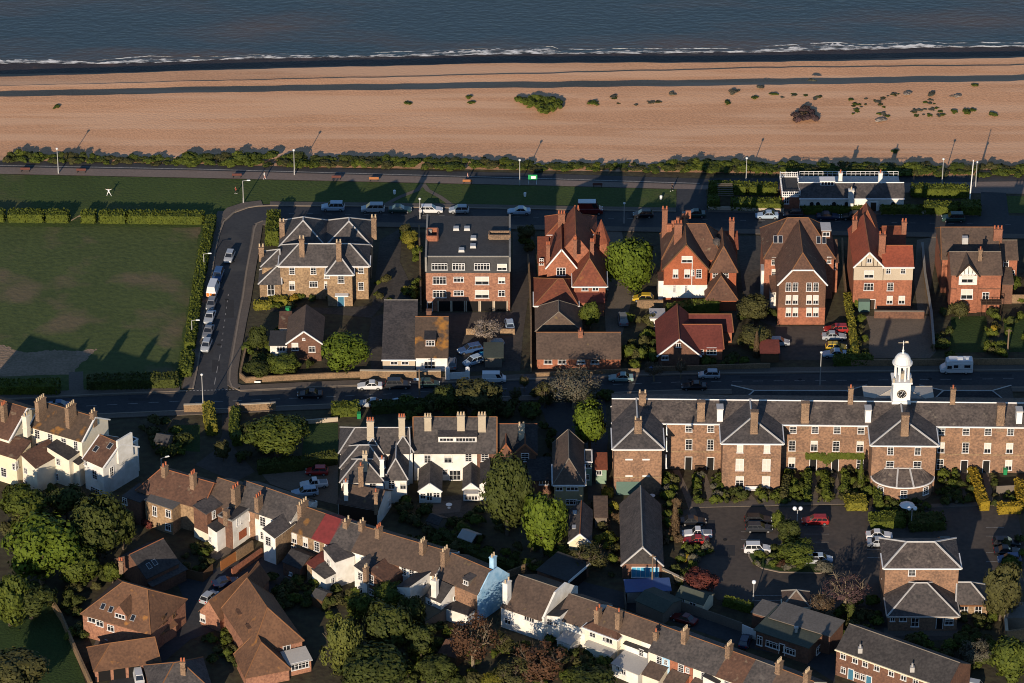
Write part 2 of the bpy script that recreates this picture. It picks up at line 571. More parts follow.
# surf: broken white water, width (in rows of the picture) along the shore
fw = lin([(-400, 2), (0, 3.2), (55, 4.0), (82, 2.2), (98, .7), (120, 2.5), (150, 4.2), (175, 2.2), (215, 1.2), (255, 2.2), (300, 2.4), (370, 1.6), (420, 2.6), (470, 4.2), (520, 5.5), (552, 5.0), (560, 1.6), (590, 1.4), (620, 3), (690, 2), (745, 1.4), (775, 3.2), (835, 6.2), (870, 2.6), (925, 3.4), (945, 1), (1024, 1.4), (1500, 3)])
mb = MB()
prev = None
for k in range(0, 700):
    x = -400 + k * 2.6
    yb = c4(x) + .9 + .25 * math.sin(x * .21)
    yt = yb - fw(x) * random.uniform(.75, 1.25) - .3
    a, b_ = G(x, yb, -3.78), G(x, yt, -3.72)
    if prev:
        mb.poly([prev[0], a, b_, prev[1]])
    prev = (a, b_)
fw2 = lin([(-400, 0), (95, 0), (130, 1.0), (160, .2), (370, 0), (400, .9), (440, .2), (540, 0), (575, .8), (620, .2), (700, .9), (740, .2), (800, 1.2), (860, .2), (905, 1.3), (950, .3), (985, 1.2), (1024, .8), (1500, 0)])
prev = None
for k in range(0, 700):
    x = -400 + k * 2.6
    yb = c4(x) - fw(x) * .9 - 1.6 + .5 * math.sin(x * .031)
    a, b_ = G(x, yb, -3.74), G(x, yb - max(fw2(x), 0) * random.uniform(.6, 1.3) - .02, -3.7)
    if prev:
        mb.poly([prev[0], a, b_, prev[1]])
    prev = (a, b_)
struct(mb.build('surf', 'surf_foam'), 'stuff')
# ---------------------------------------------------------------- sheets
sheet('promenade', [(-300, 172), (0, 174), (200, 178), (400, 182.5), (560, 186), (690, 189.5), (708, 189.7), (830, 192), (1024, 194), (1400, 200), (1400, 183), (1024, 179.5), (700, 183.5), (560, 179), (380, 174), (200, 168.5), (0, 165.5), (-300, 163)], .05, 'prom_paving')
strip('cycle_path', [(-300, 160), (0, 164.3), (200, 167.8), (380, 172.6), (560, 177.5), (700, 182), (1024, 178.5), (1400, 182)], 2.6, .07, 'asphalt')
strip('promenade_edge_line', [(-300, 163), (0, 165.7), (200, 169.5), (380, 174.4), (560, 179.4), (700, 183.8)], .3, .09, 'road_paint')
sheet('lawn', [(-300, 172), (0, 174.5), (200, 178.5), (400, 183), (560, 186.5), (676, 189.5), (677, 211), (560, 208.5), (440, 205.5), (330, 204.5), (255, 204), (226, 212), (210, 232), (204, 262), (192, 320), (180, 392), (90, 395), (0, 402), (-300, 415)], .03, 'lawn')
sheet('lawn', [(1004, 196), (1300, 200), (1300, 216), (1008, 213)], .03, 'lawn')
def rough_edge(px, n=9, a=1.3):
    rr = random.Random(5)
    out = []
    for i, p in enumerate(px):
        q = px[(i + 1) % len(px)]
        for k in range(n):
            t = k / n
            out.append((p[0] + (q[0] - p[0]) * t + rr.uniform(-a, a) * 1.6, p[1] + (q[1] - p[1]) * t + rr.uniform(-a, a)))
    return out
sheet('playing_field', rough_edge([(-300, 229), (0, 226), (200, 228), (196, 262), (186, 318), (176, 372), (120, 378), (74, 380), (0, 384), (-300, 392)], 14, .8), .04, 'worn_turf')
sheet('bare_ground', rough_edge([(-200, 346), (4, 345), (14, 350), (32, 353), (45, 351), (60, 350), (78, 351), (97, 349), (88, 358), (76, 368), (74, 374), (40, 375), (-200, 382)], 7, .8), .05, 'bare_earth')
strip('footpath', [(76, 372), (76, 384), (77, 396)], 2.6, .056, 'pavement')
# roads
sheet('upper_road', [(263, 221), (400, 223.5), (620, 227.5), (820, 231.5), (1024, 235), (1400, 242), (1400, 222), (1024, 216), (820, 213.5), (620, 211), (440, 208), (330, 206.5), (270, 206), (248, 208), (234, 213), (224, 222), (250, 229), (257, 224)], .06, 'asphalt')
sheet('side_street', [(224, 222), (219, 235), (215, 252), (211, 280), (205, 312), (201, 345), (197, 370), (192, 391.5), (228, 391), (229, 380), (235, 345), (240, 315), (243.5, 298), (247, 272), (250, 256), (252.5, 244), (255, 229), (250, 226)], .066, 'asphalt')
sheet('lower_road', [(-300, 412), (0, 400), (110, 394.5), (192, 391.5), (228, 391), (330, 386.8), (420, 383.5), (560, 378.5), (680, 374.5), (850, 372), (1024, 370.5), (1400, 370), (1400, 388), (1024, 388), (680, 391), (450, 400), (230, 409.5), (0, 419), (-300, 432)], .06, 'asphalt')
# pavements with kerbs
PZ = [0]
def pave(px, w=1.9, name='pavement', m='pavement', z=.16):
    PZ[0] += 1
    z += PZ[0] * .004
    o = strip(name, px, w, z, m, thick=.14)
    k = strip('kerb', [(a, b) for a, b in px], .01, z, 'kerb') if 0 else None
    return o
pave([(-300, 409), (0, 397.8), (110, 392.6), (180, 390)], 2.4)
pave([(240, 389), (330, 384.8), (420, 381.7), (560, 376.7), (680, 372.7), (850, 370.2), (1024, 368.7), (1400, 368)], 2.2)
pave([(-300, 434), (0, 421), (230, 411.3), (450, 401.8), (680, 392.8), (1024, 389.8), (1400, 389.5)], 1.6)
pave([(258, 225.5), (262.5, 223.2), (400, 225.5), (620, 229.5), (820, 233.5), (1024, 237), (1400, 244)], 1.8)
pave([(270, 204.2), (330, 204.7), (440, 206.3), (560, 208.5), (676, 210.3)], 1.6)
pave([(708, 210.5), (820, 212.5), (980, 214.2)], 1.6)
pave([(257.8, 226), (255.6, 240), (253, 257), (250, 274), (245.5, 303), (241.5, 322), (236, 352), (232.5, 373), (232.5, 385), (238, 388)], 1.9)
pave([(222.5, 212), (214, 233), (209.5, 255), (206, 285), (199.5, 318), (195.5, 345), (191.5, 372), (187, 389)], 1.8)
pave([(262, 203.5), (245, 205.5), (231, 210), (222.5, 219)], 2.0)
def kerbline(px, name='kerb'):
    PZ[0] += 1
    return strip(name, px, .32, .17 + PZ[0] * .004, 'kerb', thick=.16)
kerbline([(270, 206), (330, 206.4), (440, 208), (620, 211), (676, 212)])
kerbline([(270, 206), (258, 206.4), (248, 208), (234, 213), (224, 222), (219, 235), (215, 252), (211, 280), (205, 312), (201, 345), (197, 370), (193, 389)])
kerbline([(263, 221.5), (257, 224), (254.3, 230), (252, 244.5), (249.5, 256), (246.5, 272), (243, 298), (239.5, 315), (234.5, 345), (230, 372), (229.5, 381), (232, 387.5), (240, 391), (330, 386.8), (420, 383.5), (560, 378.5), (680, 374.5), (850, 372), (1024, 370.5)])
kerbline([(-100, 404), (0, 400), (110, 394.5), (187, 391.5)])
kerbline([(0, 419), (230, 409.3), (450, 399.8), (680, 390.8), (1024, 388)])
# painted lines
def dashes(p0, p1, n, duty=.4, w=.14, name='road_marking', z=.085):
    a, b = G(*p0), G(*p1)
    mb = MB()
    for i in range(n):
        s = a.lerp(b, i / n)
        e = a.lerp(b, (i + duty) / n)
        L, Rr = ribbon([s, e], w, z)
        mb.poly([Rr[0], Rr[1], L[1], L[0]])
    return struct(mb.build(name, 'road_paint'))
dashes((-60, 414), (190, 401), 12, .5)
dashes((195, 403), (420, 393), 12, .5)
dashes((420, 392), (690, 382), 14, .5)
dashes((690, 382), (1024, 379), 16, .5)
dashes((186, 391.2), (236, 389.8), 14, .55, .25)
dashes((214.4, 385), (221, 350), 3, .6)
dashes((221, 348), (229, 290), 9, .3)
dashes((270, 213.5), (1024, 225), 40, .3, .12)
dashes((218, 272), (206, 350), 16, .35, .1)
for i, (a, b, c, d) in enumerate(((60, 404, 78, 407), (128, 398, 150, 401), (262, 391, 290, 394), (352, 396, 366, 399), (470, 388, 500, 391), (598, 381, 612, 385), (740, 376, 780, 379), (850, 381, 868, 384), (980, 374, 1012, 377), (225, 300, 234, 318), (212, 360, 220, 372), (300, 214, 322, 217), (470, 217, 486, 220), (660, 221, 700, 224), (880, 224, 905, 227), (715, 545, 735, 556), (838, 565, 862, 571), (705, 520, 715, 530))):
    sheet('road_patch', [(a, b), (c, b + .3), (c, d), (a, d)], .074 + i * .0002 if i < 15 else .045, 'road_repair')
mat('drain_iron', (.022, .022, .022), (.016, .016, .016))
for a, b in ((233, 262), (227, 300), (219, 345), (300, 396), (441, 391), (560, 384), (690, 380), (800, 380), (930, 379), (420, 216), (600, 220), (760, 223), (725, 540), (850, 560)):
    p = G(a, b)
    mb = MB(); mb.lathe((p.x, p.y, .084), [(.38, -.01), (.38, .004)], 12); struct(mb.build('manhole_cover', 'drain_iron'))
# access ways, drives, yards, gardens
sheet('access_way', [(677, 189), (706, 189.8), (708, 213), (676, 212)], .055, 'asphalt')
sheet('access_way', [(981, 192), (1006, 193), (1009, 217), (981, 216)], .055, 'asphalt')
strip('footpath', [(385, 205), (400, 197), (417, 190.5), (423, 184)], 1.0, .06, 'pavement')
strip('footpath', [(423, 184), (428, 190.5), (440, 197), (452, 205.5)], 1.0, .064, 'pavement')
sheet('forecourt', [(380, 240), (402, 228), (400, 262), (418, 300), (384, 303), (372, 318), (330, 314), (262, 311), (256, 306), (330, 308), (372, 306)], .03, 'yard')
sheet('driveway', [(513, 232), (533, 232), (536, 280), (528, 300), (523, 335), (515, 345), (446, 330), (425, 313), (512, 312)], .035, 'carpark_asphalt')
sheet('driveway', [(604, 230), (622, 232), (632, 300), (622, 335), (606, 335), (604, 300)], .03, 'gravel')
sheet('yard', [(446, 330), (523, 335), (520, 371), (450, 372)], .03, 'yard')
sheet('driveway', [(738, 236), (760, 236), (776, 300), (776, 328), (758, 320), (742, 290)], .03, 'yard')
sheet('car_park', [(776, 326), (846, 326), (850, 360), (772, 360)], .035, 'carpark_asphalt')
sheet('patio', [(866, 316), (932, 316), (936, 352), (930, 358), (868, 358), (870, 330)], .03, 'gravel')
sheet('driveway', [(917, 240), (940, 236), (930, 290), (932, 314), (918, 314), (914, 280)], .03, 'gravel')
sheet('back_lawn', [(951, 317), (986, 316), (990, 352), (950, 353)], .03, 'lush_lawn')
sheet('back_lawn', [(1004, 318), (1060, 318), (1060, 352), (1004, 352)], .03, 'lush_lawn')
sheet('yard', [(372, 318), (418, 302), (418, 370), (372, 374), (368, 340)], .028, 'yard')
sheet('garden_lawn', [(175, 425), (200, 425), (200, 452), (165, 450)], .03, 'lush_lawn')
sheet('driveway', [(222, 412), (232, 411), (234, 448), (255, 472), (235, 482), (195, 465), (215, 450), (222, 436)], .03, 'carpark_asphalt')
sheet('garden_lawn', [(305, 424), (338, 423), (338, 452), (302, 455)], .03, 'lush_lawn')
sheet('yard', [(258, 470), (338, 455), (338, 505), (310, 498), (270, 484)], .03, 'gravel')
sheet('yard', [(540, 405), (605, 398), (608, 440), (600, 500), (588, 500), (586, 445), (553, 440)], .028, 'asphalt')
sheet('car_park', [(664, 516), (692, 508), (1016, 504), (1032, 590), (985, 592), (962, 640), (870, 642), (865, 606), (760, 612), (718, 600), (690, 574), (690, 545), (684, 540)], .035, 'carpark_asphalt')
sheet('pavement', [(690, 502), (868, 499), (868, 504), (690, 508)], .14, 'pavement', thick=.13)
sheet('pavement', [(906, 505.5), (1020, 501), (1020, 505), (906, 509)], .14, 'pavement', thick=.13)
sheet('lane', [(500, 584), (545, 572), (615, 590), (700, 612), (770, 640), (835, 655), (835, 683), (800, 660), (735, 644), (660, 618), (600, 602), (560, 596)], .035, 'asphalt')
sheet('lane', [(222, 566), (285, 548), (330, 565), (262, 596), (236, 612), (216, 630), (190, 640), (152, 672), (130, 690), (100, 690), (160, 640), (184, 600), (176, 580), (205, 574)], .03, 'asphalt')
sheet('lawn', [(-60, 585), (40, 585), (62, 620), (92, 700), (-60, 700)], .03, 'lush_lawn')
sheet('yard', [(425, 500), (478, 492), (470, 520), (440, 520)], .03, 'yard')
for i, (a, b) in enumerate([((676, 470), (694, 515)), ((703, 474), (712, 506)), ((748, 495), (756, 505)), ((812, 473), (815, 505)), ((834, 473), (838, 502)), ((963, 472), (966, 506)), ((985, 472), (990, 505))]):
    strip('garden_path', [a, ((a[0] + b[0]) / 2 + 1, (a[1] + b[1]) / 2), b], 1.1, .05 + i * .004, 'gravel')
sheet('garden_bed', [(660, 478), (722, 474), (722, 495), (868, 492), (868, 499), (690, 502), (668, 510), (661, 500)], .02, 'soil')
# car park bays
for x0, x1, ys in ((741, 760, (531.7, 540, 549)), (804, 829, (526.5, 534.5, 542.5, 550.5)), (867, 882, (542, 550, 558)), (986, 1004, (528, 536.5, 553, 562)), (664, 700, (526, 534)), (752, 800, (596, 601))):
    for y in ys:
        dashes((x0, y), (x1, y), 1, 1.0, .12, 'bay_marking')
# planted island
isl = [(748, 556), (751, 549), (762, 546), (778, 545), (795, 546), (816, 553), (828, 560), (834, 566), (832, 571), (820, 574), (800, 573.5), (780, 573), (762, 569), (752, 563)]
sheet('island_kerb', isl, .17, 'kerb', thick=.16)
cx = sum(p[0] for p in isl) / len(isl)
cy = sum(p[1] for p in isl) / len(isl)
sheet('planting_bed', [(cx + (a - cx) * .965, cy + (b - cy) * .94) for a, b in isl], .19, 'lush_lawn')
# ================================================================ people
def person(px, py, rz, joints, clothes, label, z=.05):
    """joints: dict of name -> (x, y, z); +x is where the person faces"""
    p = G(px, py)
    o = thing('person', label, 'person', (p.x, p.y, z), R(rz))
    J = dict(pelvis=(0, 0, .95), chest=(0, 0, 1.32), neck=(0, 0, 1.5), head=(.02, 0, 1.64), hip_l=(0, .1, .92), hip_r=(0, -.1, .92), knee_l=(.03, .1, .5), knee_r=(.03, -.1, .5), foot_l=(0, .1, .08), foot_r=(0, -.1, .08), toe_l=(.17, .1, .04), toe_r=(.17, -.1, .04), sh_l=(0, .2, 1.42), sh_r=(0, -.2, 1.42), el_l=(0, .26, 1.15), el_r=(0, -.26, 1.15), ha_l=(.08, .26, .88), ha_r=(.08, -.26, .88))
    J.update(joints)
    def limb(chain, rad):
        n = 8
        mb = MB()
        for (a, b), (r0, r1) in zip(zip(chain, chain[1:]), zip(rad, rad[1:])):
            mb.tube(J[a], J[b], r0, r1, n)
        return mb
    # one continuous skin: vertices per joint, skin modifier applied
    names = list(J)
    ed = [('pelvis', 'chest'), ('chest', 'neck'), ('neck', 'head'), ('pelvis', 'hip_l'), ('pelvis', 'hip_r'), ('hip_l', 'knee_l'), ('hip_r', 'knee_r'), ('knee_l', 'foot_l'), ('knee_r', 'foot_r'), ('foot_l', 'toe_l'), ('foot_r', 'toe_r'), ('chest', 'sh_l'), ('chest', 'sh_r'), ('sh_l', 'el_l'), ('sh_r', 'el_r'), ('el_l', 'ha_l'), ('el_r', 'ha_r')]
    rad = dict(pelvis=.15, chest=.16, neck=.055, head=.10, hip_l=.095, hip_r=.095, knee_l=.06, knee_r=.06, foot_l=.045, foot_r=.045, toe_l=.035, toe_r=.035, sh_l=.065, sh_r=.065, el_l=.045, el_r=.045, ha_l=.035, ha_r=.035)
    me = bpy.data.meshes.new('body')
    me.from_pydata([J[n_] for n_ in names], [(names.index(a), names.index(b)) for a, b in ed], [])
    t = bpy.data.objects.new('body', me)
    COL.objects.link(t)
    t.modifiers.new('skin', 'SKIN')
    sv = me.skin_vertices[0].data
    for i, n_ in enumerate(names):
        sv[i].radius = (rad[n_], rad[n_])
        sv[i].use_root = n_ == 'pelvis'
    ss = t.modifiers.new('ss', 'SUBSURF')
    ss.levels = ss.render_levels = 1
    dg = bpy.context.evaluated_depsgraph_get()
    body = bpy.data.meshes.new_from_object(t.evaluated_get(dg))
    COL.objects.unlink(t)
    bpy.data.objects.remove(t)
    body.materials.clear()
    top, legs = clothes
    for m in ('skin', top, legs, 'cloth_white'):
        body.materials.append(MT[m])
    hip, nk = Vector(J['pelvis']), Vector(J['neck'])
    for f in body.polygons:
        c = f.center
        dh = min((Vector(J[k]) - c).length for k in ('ha_l', 'ha_r', 'head'))
        if c.z > nk.z + .02 and (Vector(J['head']) - c).length < .3 or dh < .12:
            f.material_index = 0
        elif min((Vector(J[k]) - c).length for k in ('foot_l', 'foot_r', 'toe_l', 'toe_r')) < .12:
            f.material_index = 3
        elif c.z > hip.z - .02:
            f.material_index = 1
        else:
            f.material_index = 2
    put('body', body, o)
    hd = Vector(J['head'])
    mb = MB()
    mb.lathe((hd.x - .015, hd.y, hd.z + .0), [(.118, .0), (.122, .06), (.10, .13), (.05, .17)], 10)
    mb.build('hair', 'hair', o)
    return o
person(109, 196.5, -100, dict(pelvis=(0, 0, 1.0), chest=(.05, 0, 1.36), neck=(.08, 0, 1.54), head=(.12, 0, 1.68), hip_l=(0, .1, .97), hip_r=(0, -.1, .97), knee_l=(.1, .32, .6), foot_l=(.05, .5, .2), toe_l=(.2, .55, .2), knee_r=(.05, -.28, .55), foot_r=(-.1, -.42, .12), toe_r=(.05, -.46, .08), sh_l=(.05, .2, 1.48), sh_r=(.05, -.2, 1.48), el_l=(.05, .48, 1.6), ha_l=(.08, .72, 1.74), el_r=(.05, -.46, 1.52), ha_r=(.15, -.66, 1.66)), ('cloth_white', 'cloth_white'), 'person in white leaping on the big lawn with arms and legs spread')
person(236, 194.5, 180, dict(knee_l=(.28, .1, .58), foot_l=(.1, .1, .3), toe_l=(.25, .1, .22), knee_r=(-.02, -.1, .5), foot_r=(-.22, -.1, .1), toe_r=(-.08, -.1, .05), el_l=(-.2, .27, 1.18), ha_l=(.02, .27, 1.1), el_r=(.1, -.27, 1.14), ha_r=(.28, -.25, 1.25)), ('cloth_red', 'cloth_black'), 'person in a dark red top running across the lawn by the lamp post')
person(264.5, 179.5, 0, dict(knee_l=(.15, .1, .5), foot_l=(.2, .1, .08), toe_l=(.36, .1, .05), knee_r=(.02, -.1, .5), foot_r=(-.2, -.1, .1), toe_r=(-.05, -.1, .05), ha_l=(-.1, .25, .9), ha_r=(.18, -.25, .92)), ('cloth_white', 'cloth_pink'), 'person in a white top walking on the promenade above the villa')
person(467.8, 180.5, 0, dict(knee_l=(.15, .1, .5), foot_l=(.22, .1, .08), toe_l=(.38, .1, .05), knee_r=(.02, -.1, .5), foot_r=(-.2, -.1, .1), toe_r=(-.05, -.1, .05), ha_l=(-.1, .25, .9), ha_r=(.18, -.25, .92)), ('cloth_pink', 'cloth_navy'), 'person in pinkish clothes walking behind the stone coloured bench')
person(672, 191.5, 180, dict(knee_l=(.18, .1, .5), foot_l=(.24, .1, .08), toe_l=(.4, .1, .05), knee_r=(.0, -.1, .5), foot_r=(-.22, -.1, .1), toe_r=(-.08, -.1, .05), ha_l=(-.12, .25, .9), ha_r=(.2, -.25, .95)), ('cloth_black', 'cloth_black'), 'person in black walking at the corner of the access way')
# ================================================================ buildings
MESHCACHE = {}

def window_meshes(w, h, kind):
    w, h = round(w * 10) / 10, round(h * 10) / 10
    key = (w, h, kind)
    if key in MESHCACHE:
        return MESHCACHE[key]
    fr = MB()
    b = .085 if kind != 'thin' else .06
    fm = 'white_paint'
    if kind == 'brown':
        fm = 'timber'
    y = -.03
    fr.box((0, y, h / 2 - b / 2), (w, .14, b))
    fr.box((0, y - .05, -h / 2 + b / 2), (w + .14, .26, b + .02))
    for s in (-1, 1):
        fr.box((s * (w / 2 - b / 2), y, 0), (b, .138, h - b))
    gd = 'glass'
    if kind == 'sash':
        fr.box((0, y + .012, 0), (w - b, .1, .07))
        fr.box((0, y + .014, 0), (.035, .09, h - b))
        for q in (-.25, .25):
            fr.box((0, y + .02, q * h), (w - b, .07, .028))
    elif kind in ('case', 'brown', 'thin', 'panes'):
        n = max(2, int(round(w / .6)))
        for i in range(1, n):
            fr.box((-w / 2 + w * i / n, y + .012, 0), (.07, .11, h - b))
        if kind == 'case' and h > .9:
            fr.box((0, y + .016, h * .18), (w - b, .1, .06))
        if kind == 'panes':
            fr.box((0, y + .016, 0), (w - b, .1, .05))
    elif kind in ('blind', 'halfblind', 'shutter'):
        fr.box((0, y + .012, 0), (w - b, .1, .06))
        fr.box((0, y + .014, 0), (.05, .09, h - b))
        gd = 'blind'
    elif kind == 'blue':
        n = max(3, int(round(w / .75)))
        for i in range(1, n):
            fr.box((-w / 2 + w * i / n, y + .012, 0), (.06, .11, h - b))
        gd = 'blue_glass'
    pn = MB()
    if gd == 'blind' and kind != 'shutter':
        H_ = h - b * 1.2
        q = .62 if kind == 'blind' else .36
        pn.box((0, 0, H_ / 2 - H_ * q / 2), (w - b * 1.2, .05, H_ * q), mi=1)
        pn.box((0, .003, -H_ / 2 + H_ * (1 - q) / 2), (w - b * 1.2, .05, H_ * (1 - q)))
        gd = ['glass', 'blind']
    else:
        pn.box((0, .0, 0), (w - b * 1.2, .05, h - b * 1.2))
    extra = None
    if kind == 'sash' or kind == 'halfblind':
        extra = True
    r = (fr.mesh('window', fm), pn.mesh('pane', gd))
    MESHCACHE[key] = r
    return r

def door_meshes(w, h, m):
    key = ('door', round(w, 1), round(h, 1), m)
    if key in MESHCACHE:
        return MESHCACHE[key]
    fr = MB()
    fr.box((0, -.02, h / 2 - .05), (w + .1, .16, .1))
    for s in (-1, 1):
        fr.box((s * w / 2, -.022, -.03), (.1, .158, h - .06))
    pn = MB()
    pn.box((0, 0, -.05), (w - .1, .08, h - .1))
    for q in (-.2, .2):
        for s in (-1, 1):
            pn.box((s * w * .2, -.03, q * h - .05), (w * .28, .06, h * .26))
    r = (fr.mesh('door_frame', 'white_paint'), pn.mesh('door', m))
    MESHCACHE[key] = r
    return r

class Wing:
    pass

class House:
    def __init__(s, name, label, at, cat='house', group=None):
        """at: picture point on the ground under the middle of the front"""
        p = G(*at)
        s.o = p
        s.root = thing(name, label, cat, p, 0, group)

    def L(s, w, x, y, z):
        return w.P + w.u * x + w.n * y + Vector((0, 0, z)) - s.o

    def part(s, mb, name, m, parent=None):
        return mb.build(name, m, parent or s.root)

    def wing(s, A, B, z, d, roof='gable', rise=2.5, wall='red_brick', rm='slate', cap=None, board=None, o=.3, g=.2, e=None, e2=None, z0=0.0, gutter=None, par=.35, cut=.5, cw=.15, tilt=None):
        w = Wing()
        PA, PB = G(A[0], A[1], z + z0), G(B[0], B[1], z + z0)
        u = (PB - PA)
        u.z = 0
        w.w = u.length
        w.u = u.normalized()
        w.n = Vector((-w.u.y, w.u.x, 0))
        w.P = Vector((PA.x, PA.y, 0))
        w.d, w.z, w.rise, w.z0 = d, z + z0, rise, z0
        z = z + z0
        W_, D = w.w, d
        t = .13
        P = lambda x, y, zz: s.L(w, x, y, zz)
        zb = z0 - .25
        faces, caps, boards = [], [], []
        wl = MB()
        def rect_walls(zf, zbk):
            wl.poly([P(0, 0, zb), P(W_, 0, zb), P(W_, 0, zf), P(0, 0, zf)])
            wl.poly([P(W_, D, zb), P(0, D, zb), P(0, D, zbk), P(W_, D, zbk)])
            wl.poly([P(0, D, zb), P(0, 0, zb), P(0, 0, zf), P(0, D, zbk)])
            wl.poly([P(W_, 0, zb), P(W_, D, zb), P(W_, D, zbk), P(W_, 0, zf)])
        if roof == 'gable':
            sl = rise / (D / 2)
            zo = z - o * sl
            faces = [[(-g, -o, zo), (W_ + g, -o, zo), (W_ + g, D / 2, z + rise), (-g, D / 2, z + rise)],
                     [(W_ + g, D + o, zo), (-g, D + o, zo), (-g, D / 2, z + rise), (W_ + g, D / 2, z + rise)]]
            caps = [((-g, D / 2, z + rise), (W_ + g, D / 2, z + rise))]
            for x in (-g - .03, W_ + g + .03):
                boards += [((x, -o, zo), (x, D / 2, z + rise)), ((x, D + o, zo), (x, D / 2, z + rise))]
            rect_walls(z, z)
            wl.poly([P(0, D, z), P(0, 0, z), P(0, D / 2, z + rise)])
            wl.poly([P(W_, 0, z), P(W_, D, z), P(W_, D / 2, z + rise)])
        elif roof in ('gablef', 'jerk', 'hipf'):
            sl = rise / (W_ / 2)
            zo = z - o * sl
            if roof == 'gablef':
                faces = [[(-o, D + g, zo), (-o, -g, zo), (W_ / 2, -g, z + rise), (W_ / 2, D + g, z + rise)],
                         [(W_ + o, -g, zo), (W_ + o, D + g, zo), (W_ / 2, D + g, z + rise), (W_ / 2, -g, z + rise)]]
                caps = [((W_ / 2, -g, z + rise), (W_ / 2, D + g, z + rise))]
                boards = [((-o, -g - .03, zo), (W_ / 2, -g - .03, z + rise)), ((W_ + o, -g - .03, zo), (W_ / 2, -g - .03, z + rise))]
                wl.poly([P(0, 0, z), P(W_, 0, z), P(W_ / 2, 0, z + rise)])
            elif roof == 'jerk':
                zm = z + rise * (1 - cut)
                um = W_ / 2 * (1 - cut)
                ee = W_ / 2 * cut
                faces = [[(-o, D + g, zo), (-o, -g, zo), (um, -g, zm), (W_ / 2, ee, z + rise), (W_ / 2, D + g, z + rise)],
                         [(W_ + o, -g, zo), (W_ + o, D + g, zo), (W_ / 2, D + g, z + rise), (W_ / 2, ee, z + rise), (W_ - um, -g, zm)],
                         [(um, -g, zm), (W_ - um, -g, zm), (W_ / 2, ee, z + rise)]]
                boards = [((-o, -g - .03, zo), (um, -g - .03, zm)), ((W_ + o, -g - .03, zo), (W_ - um, -g - .03, zm)), ((um, -g - .03, zm), (W_ - um, -g - .03, zm))]
                caps = [((W_ / 2, ee, z + rise), (W_ / 2, D + g, z + rise)), ((um, -g, zm), (W_ / 2, ee, z + rise)), ((W_ - um, -g, zm), (W_ / 2, ee, z + rise))]
                wl.poly([P(0, 0, z), P(W_, 0, z), P(W_ - um, 0, zm), P(um, 0, zm)])
            else:
                e_ = W_ / 2 if e is None else e
                eb = 0 if e2 is None else e2
                faces = [[(-o, D + o, zo), (-o, -o, zo), (W_ / 2, e_, z + rise), (W_ / 2, D - eb, z + rise)],
                         [(W_ + o, -o, zo), (W_ + o, D + o, zo), (W_ / 2, D - eb, z + rise), (W_ / 2, e_, z + rise)],
                         [(-o, -o, zo), (W_ + o, -o, zo), (W_ / 2, e_, z + rise)]]
                if eb:
                    faces.append([(W_ + o, D + o, zo), (-o, D + o, zo), (W_ / 2, D - eb, z + rise)])
                caps = [((W_ / 2, e_, z + rise), (W_ / 2, D - eb, z + rise)), ((-o, -o, zo), (W_ / 2, e_, z + rise)), ((W_ + o, -o, zo), (W_ / 2, e_, z + rise))]
                if eb:
                    caps += [((-o, D + o, zo), (W_ / 2, D - eb, z + rise)), ((W_ + o, D + o, zo), (W_ / 2, D - eb, z + rise))]
            rect_walls(z, z)
            if roof != 'hipf' or not e2:
                wl.poly([P(W_, D, z), P(0, D, z), P(W_ / 2, D, z + rise)])
        elif roof == 'hip':
            ea = D / 2 if e is None else e
            eb = ea if e2 is None else e2
            sl = rise / (D / 2)
            zo = z - o * sl
            r0, r1 = (ea, D / 2, z + rise), (W_ - eb, D / 2, z + rise)
            c = [(-o if ea else -g, -o, zo), (W_ + (o if eb else g), -o, zo), (W_ + (o if eb else g), D + o, zo), (-o if ea else -g, D + o, zo)]
            if not ea:
                r0 = (-g, D / 2, z + rise)
            if not eb:
                r1 = (W_ + g, D / 2, z + rise)
            faces = [[c[0], c[1], r1, r0], [c[2], c[3], r0, r1]]
            caps = [(r0, r1)]
            if ea:
                faces.append([c[3], c[0], r0])
                caps += [(c[0], r0), (c[3], r0)]
            else:
                wl.poly([P(0, D, z), P(0, 0, z), P(0, D / 2, z + rise)])
                boards += [(c[0], r0), (c[3], r0)]
            if eb:
                faces.append([c[1], c[2], r1])
                caps += [(c[1], r1), (c[2], r1)]
            else:
                wl.poly([P(W_, 0, z), P(W_, D, z), P(W_, D / 2, z + rise)])
                boards += [(c[1], r1), (c[2], r1)]
            rect_walls(z, z)
        elif roof == 'lean':
            sl = rise / D
            faces = [[(-g, -o, z - o * sl), (W_ + g, -o, z - o * sl), (W_ + g, D, z + rise), (-g, D, z + rise)]]
            rect_walls(z, z + rise)
            caps = [((-g, D, z + rise), (W_ + g, D, z + rise))]
        elif roof == 'leanx':          # slopes across: high at the left, low at the right (rise<0: the other way)
            zl, zr = (z + rise, z) if rise > 0 else (z, z - rise)
            faces = [[(-.0, -g, zl), (W_ + .0, -g, zr), (W_, D, zr), (0, D, zl)]]
            wl.poly([P(0, 0, zb), P(W_, 0, zb), P(W_, 0, zr), P(0, 0, zl)])
            wl.poly([P(0, D, zb), P(0, 0, zb), P(0, 0, zl), P(0, D, zl)])
            wl.poly([P(W_, 0, zb), P(W_, D, zb), P(W_, D, zr), P(W_, 0, zr)])
            wl.poly([P(W_, D, zb), P(0, D, zb), P(0, D, zl), P(W_, D, zr)])
        elif roof == 'flat':
            faces = [[(.12, .12, z - .15), (W_ - .12, .12, z - .15), (W_ - .12, D - .12, z - .15), (.12, D - .12, z - .15)]]
            rect_walls(z + par - .3, z + par - .3)
            zt = z + par - .3
            for a, b in (((0, 0), (W_, 0)), ((W_, 0), (W_, D)), ((W_, D), (0, D)), ((0, D), (0, 0))):
                boards.append(((a[0], a[1], zt - .1), (b[0], b[1], zt - .1)))
            board = board or 'concrete'
        elif roof == 'slab':
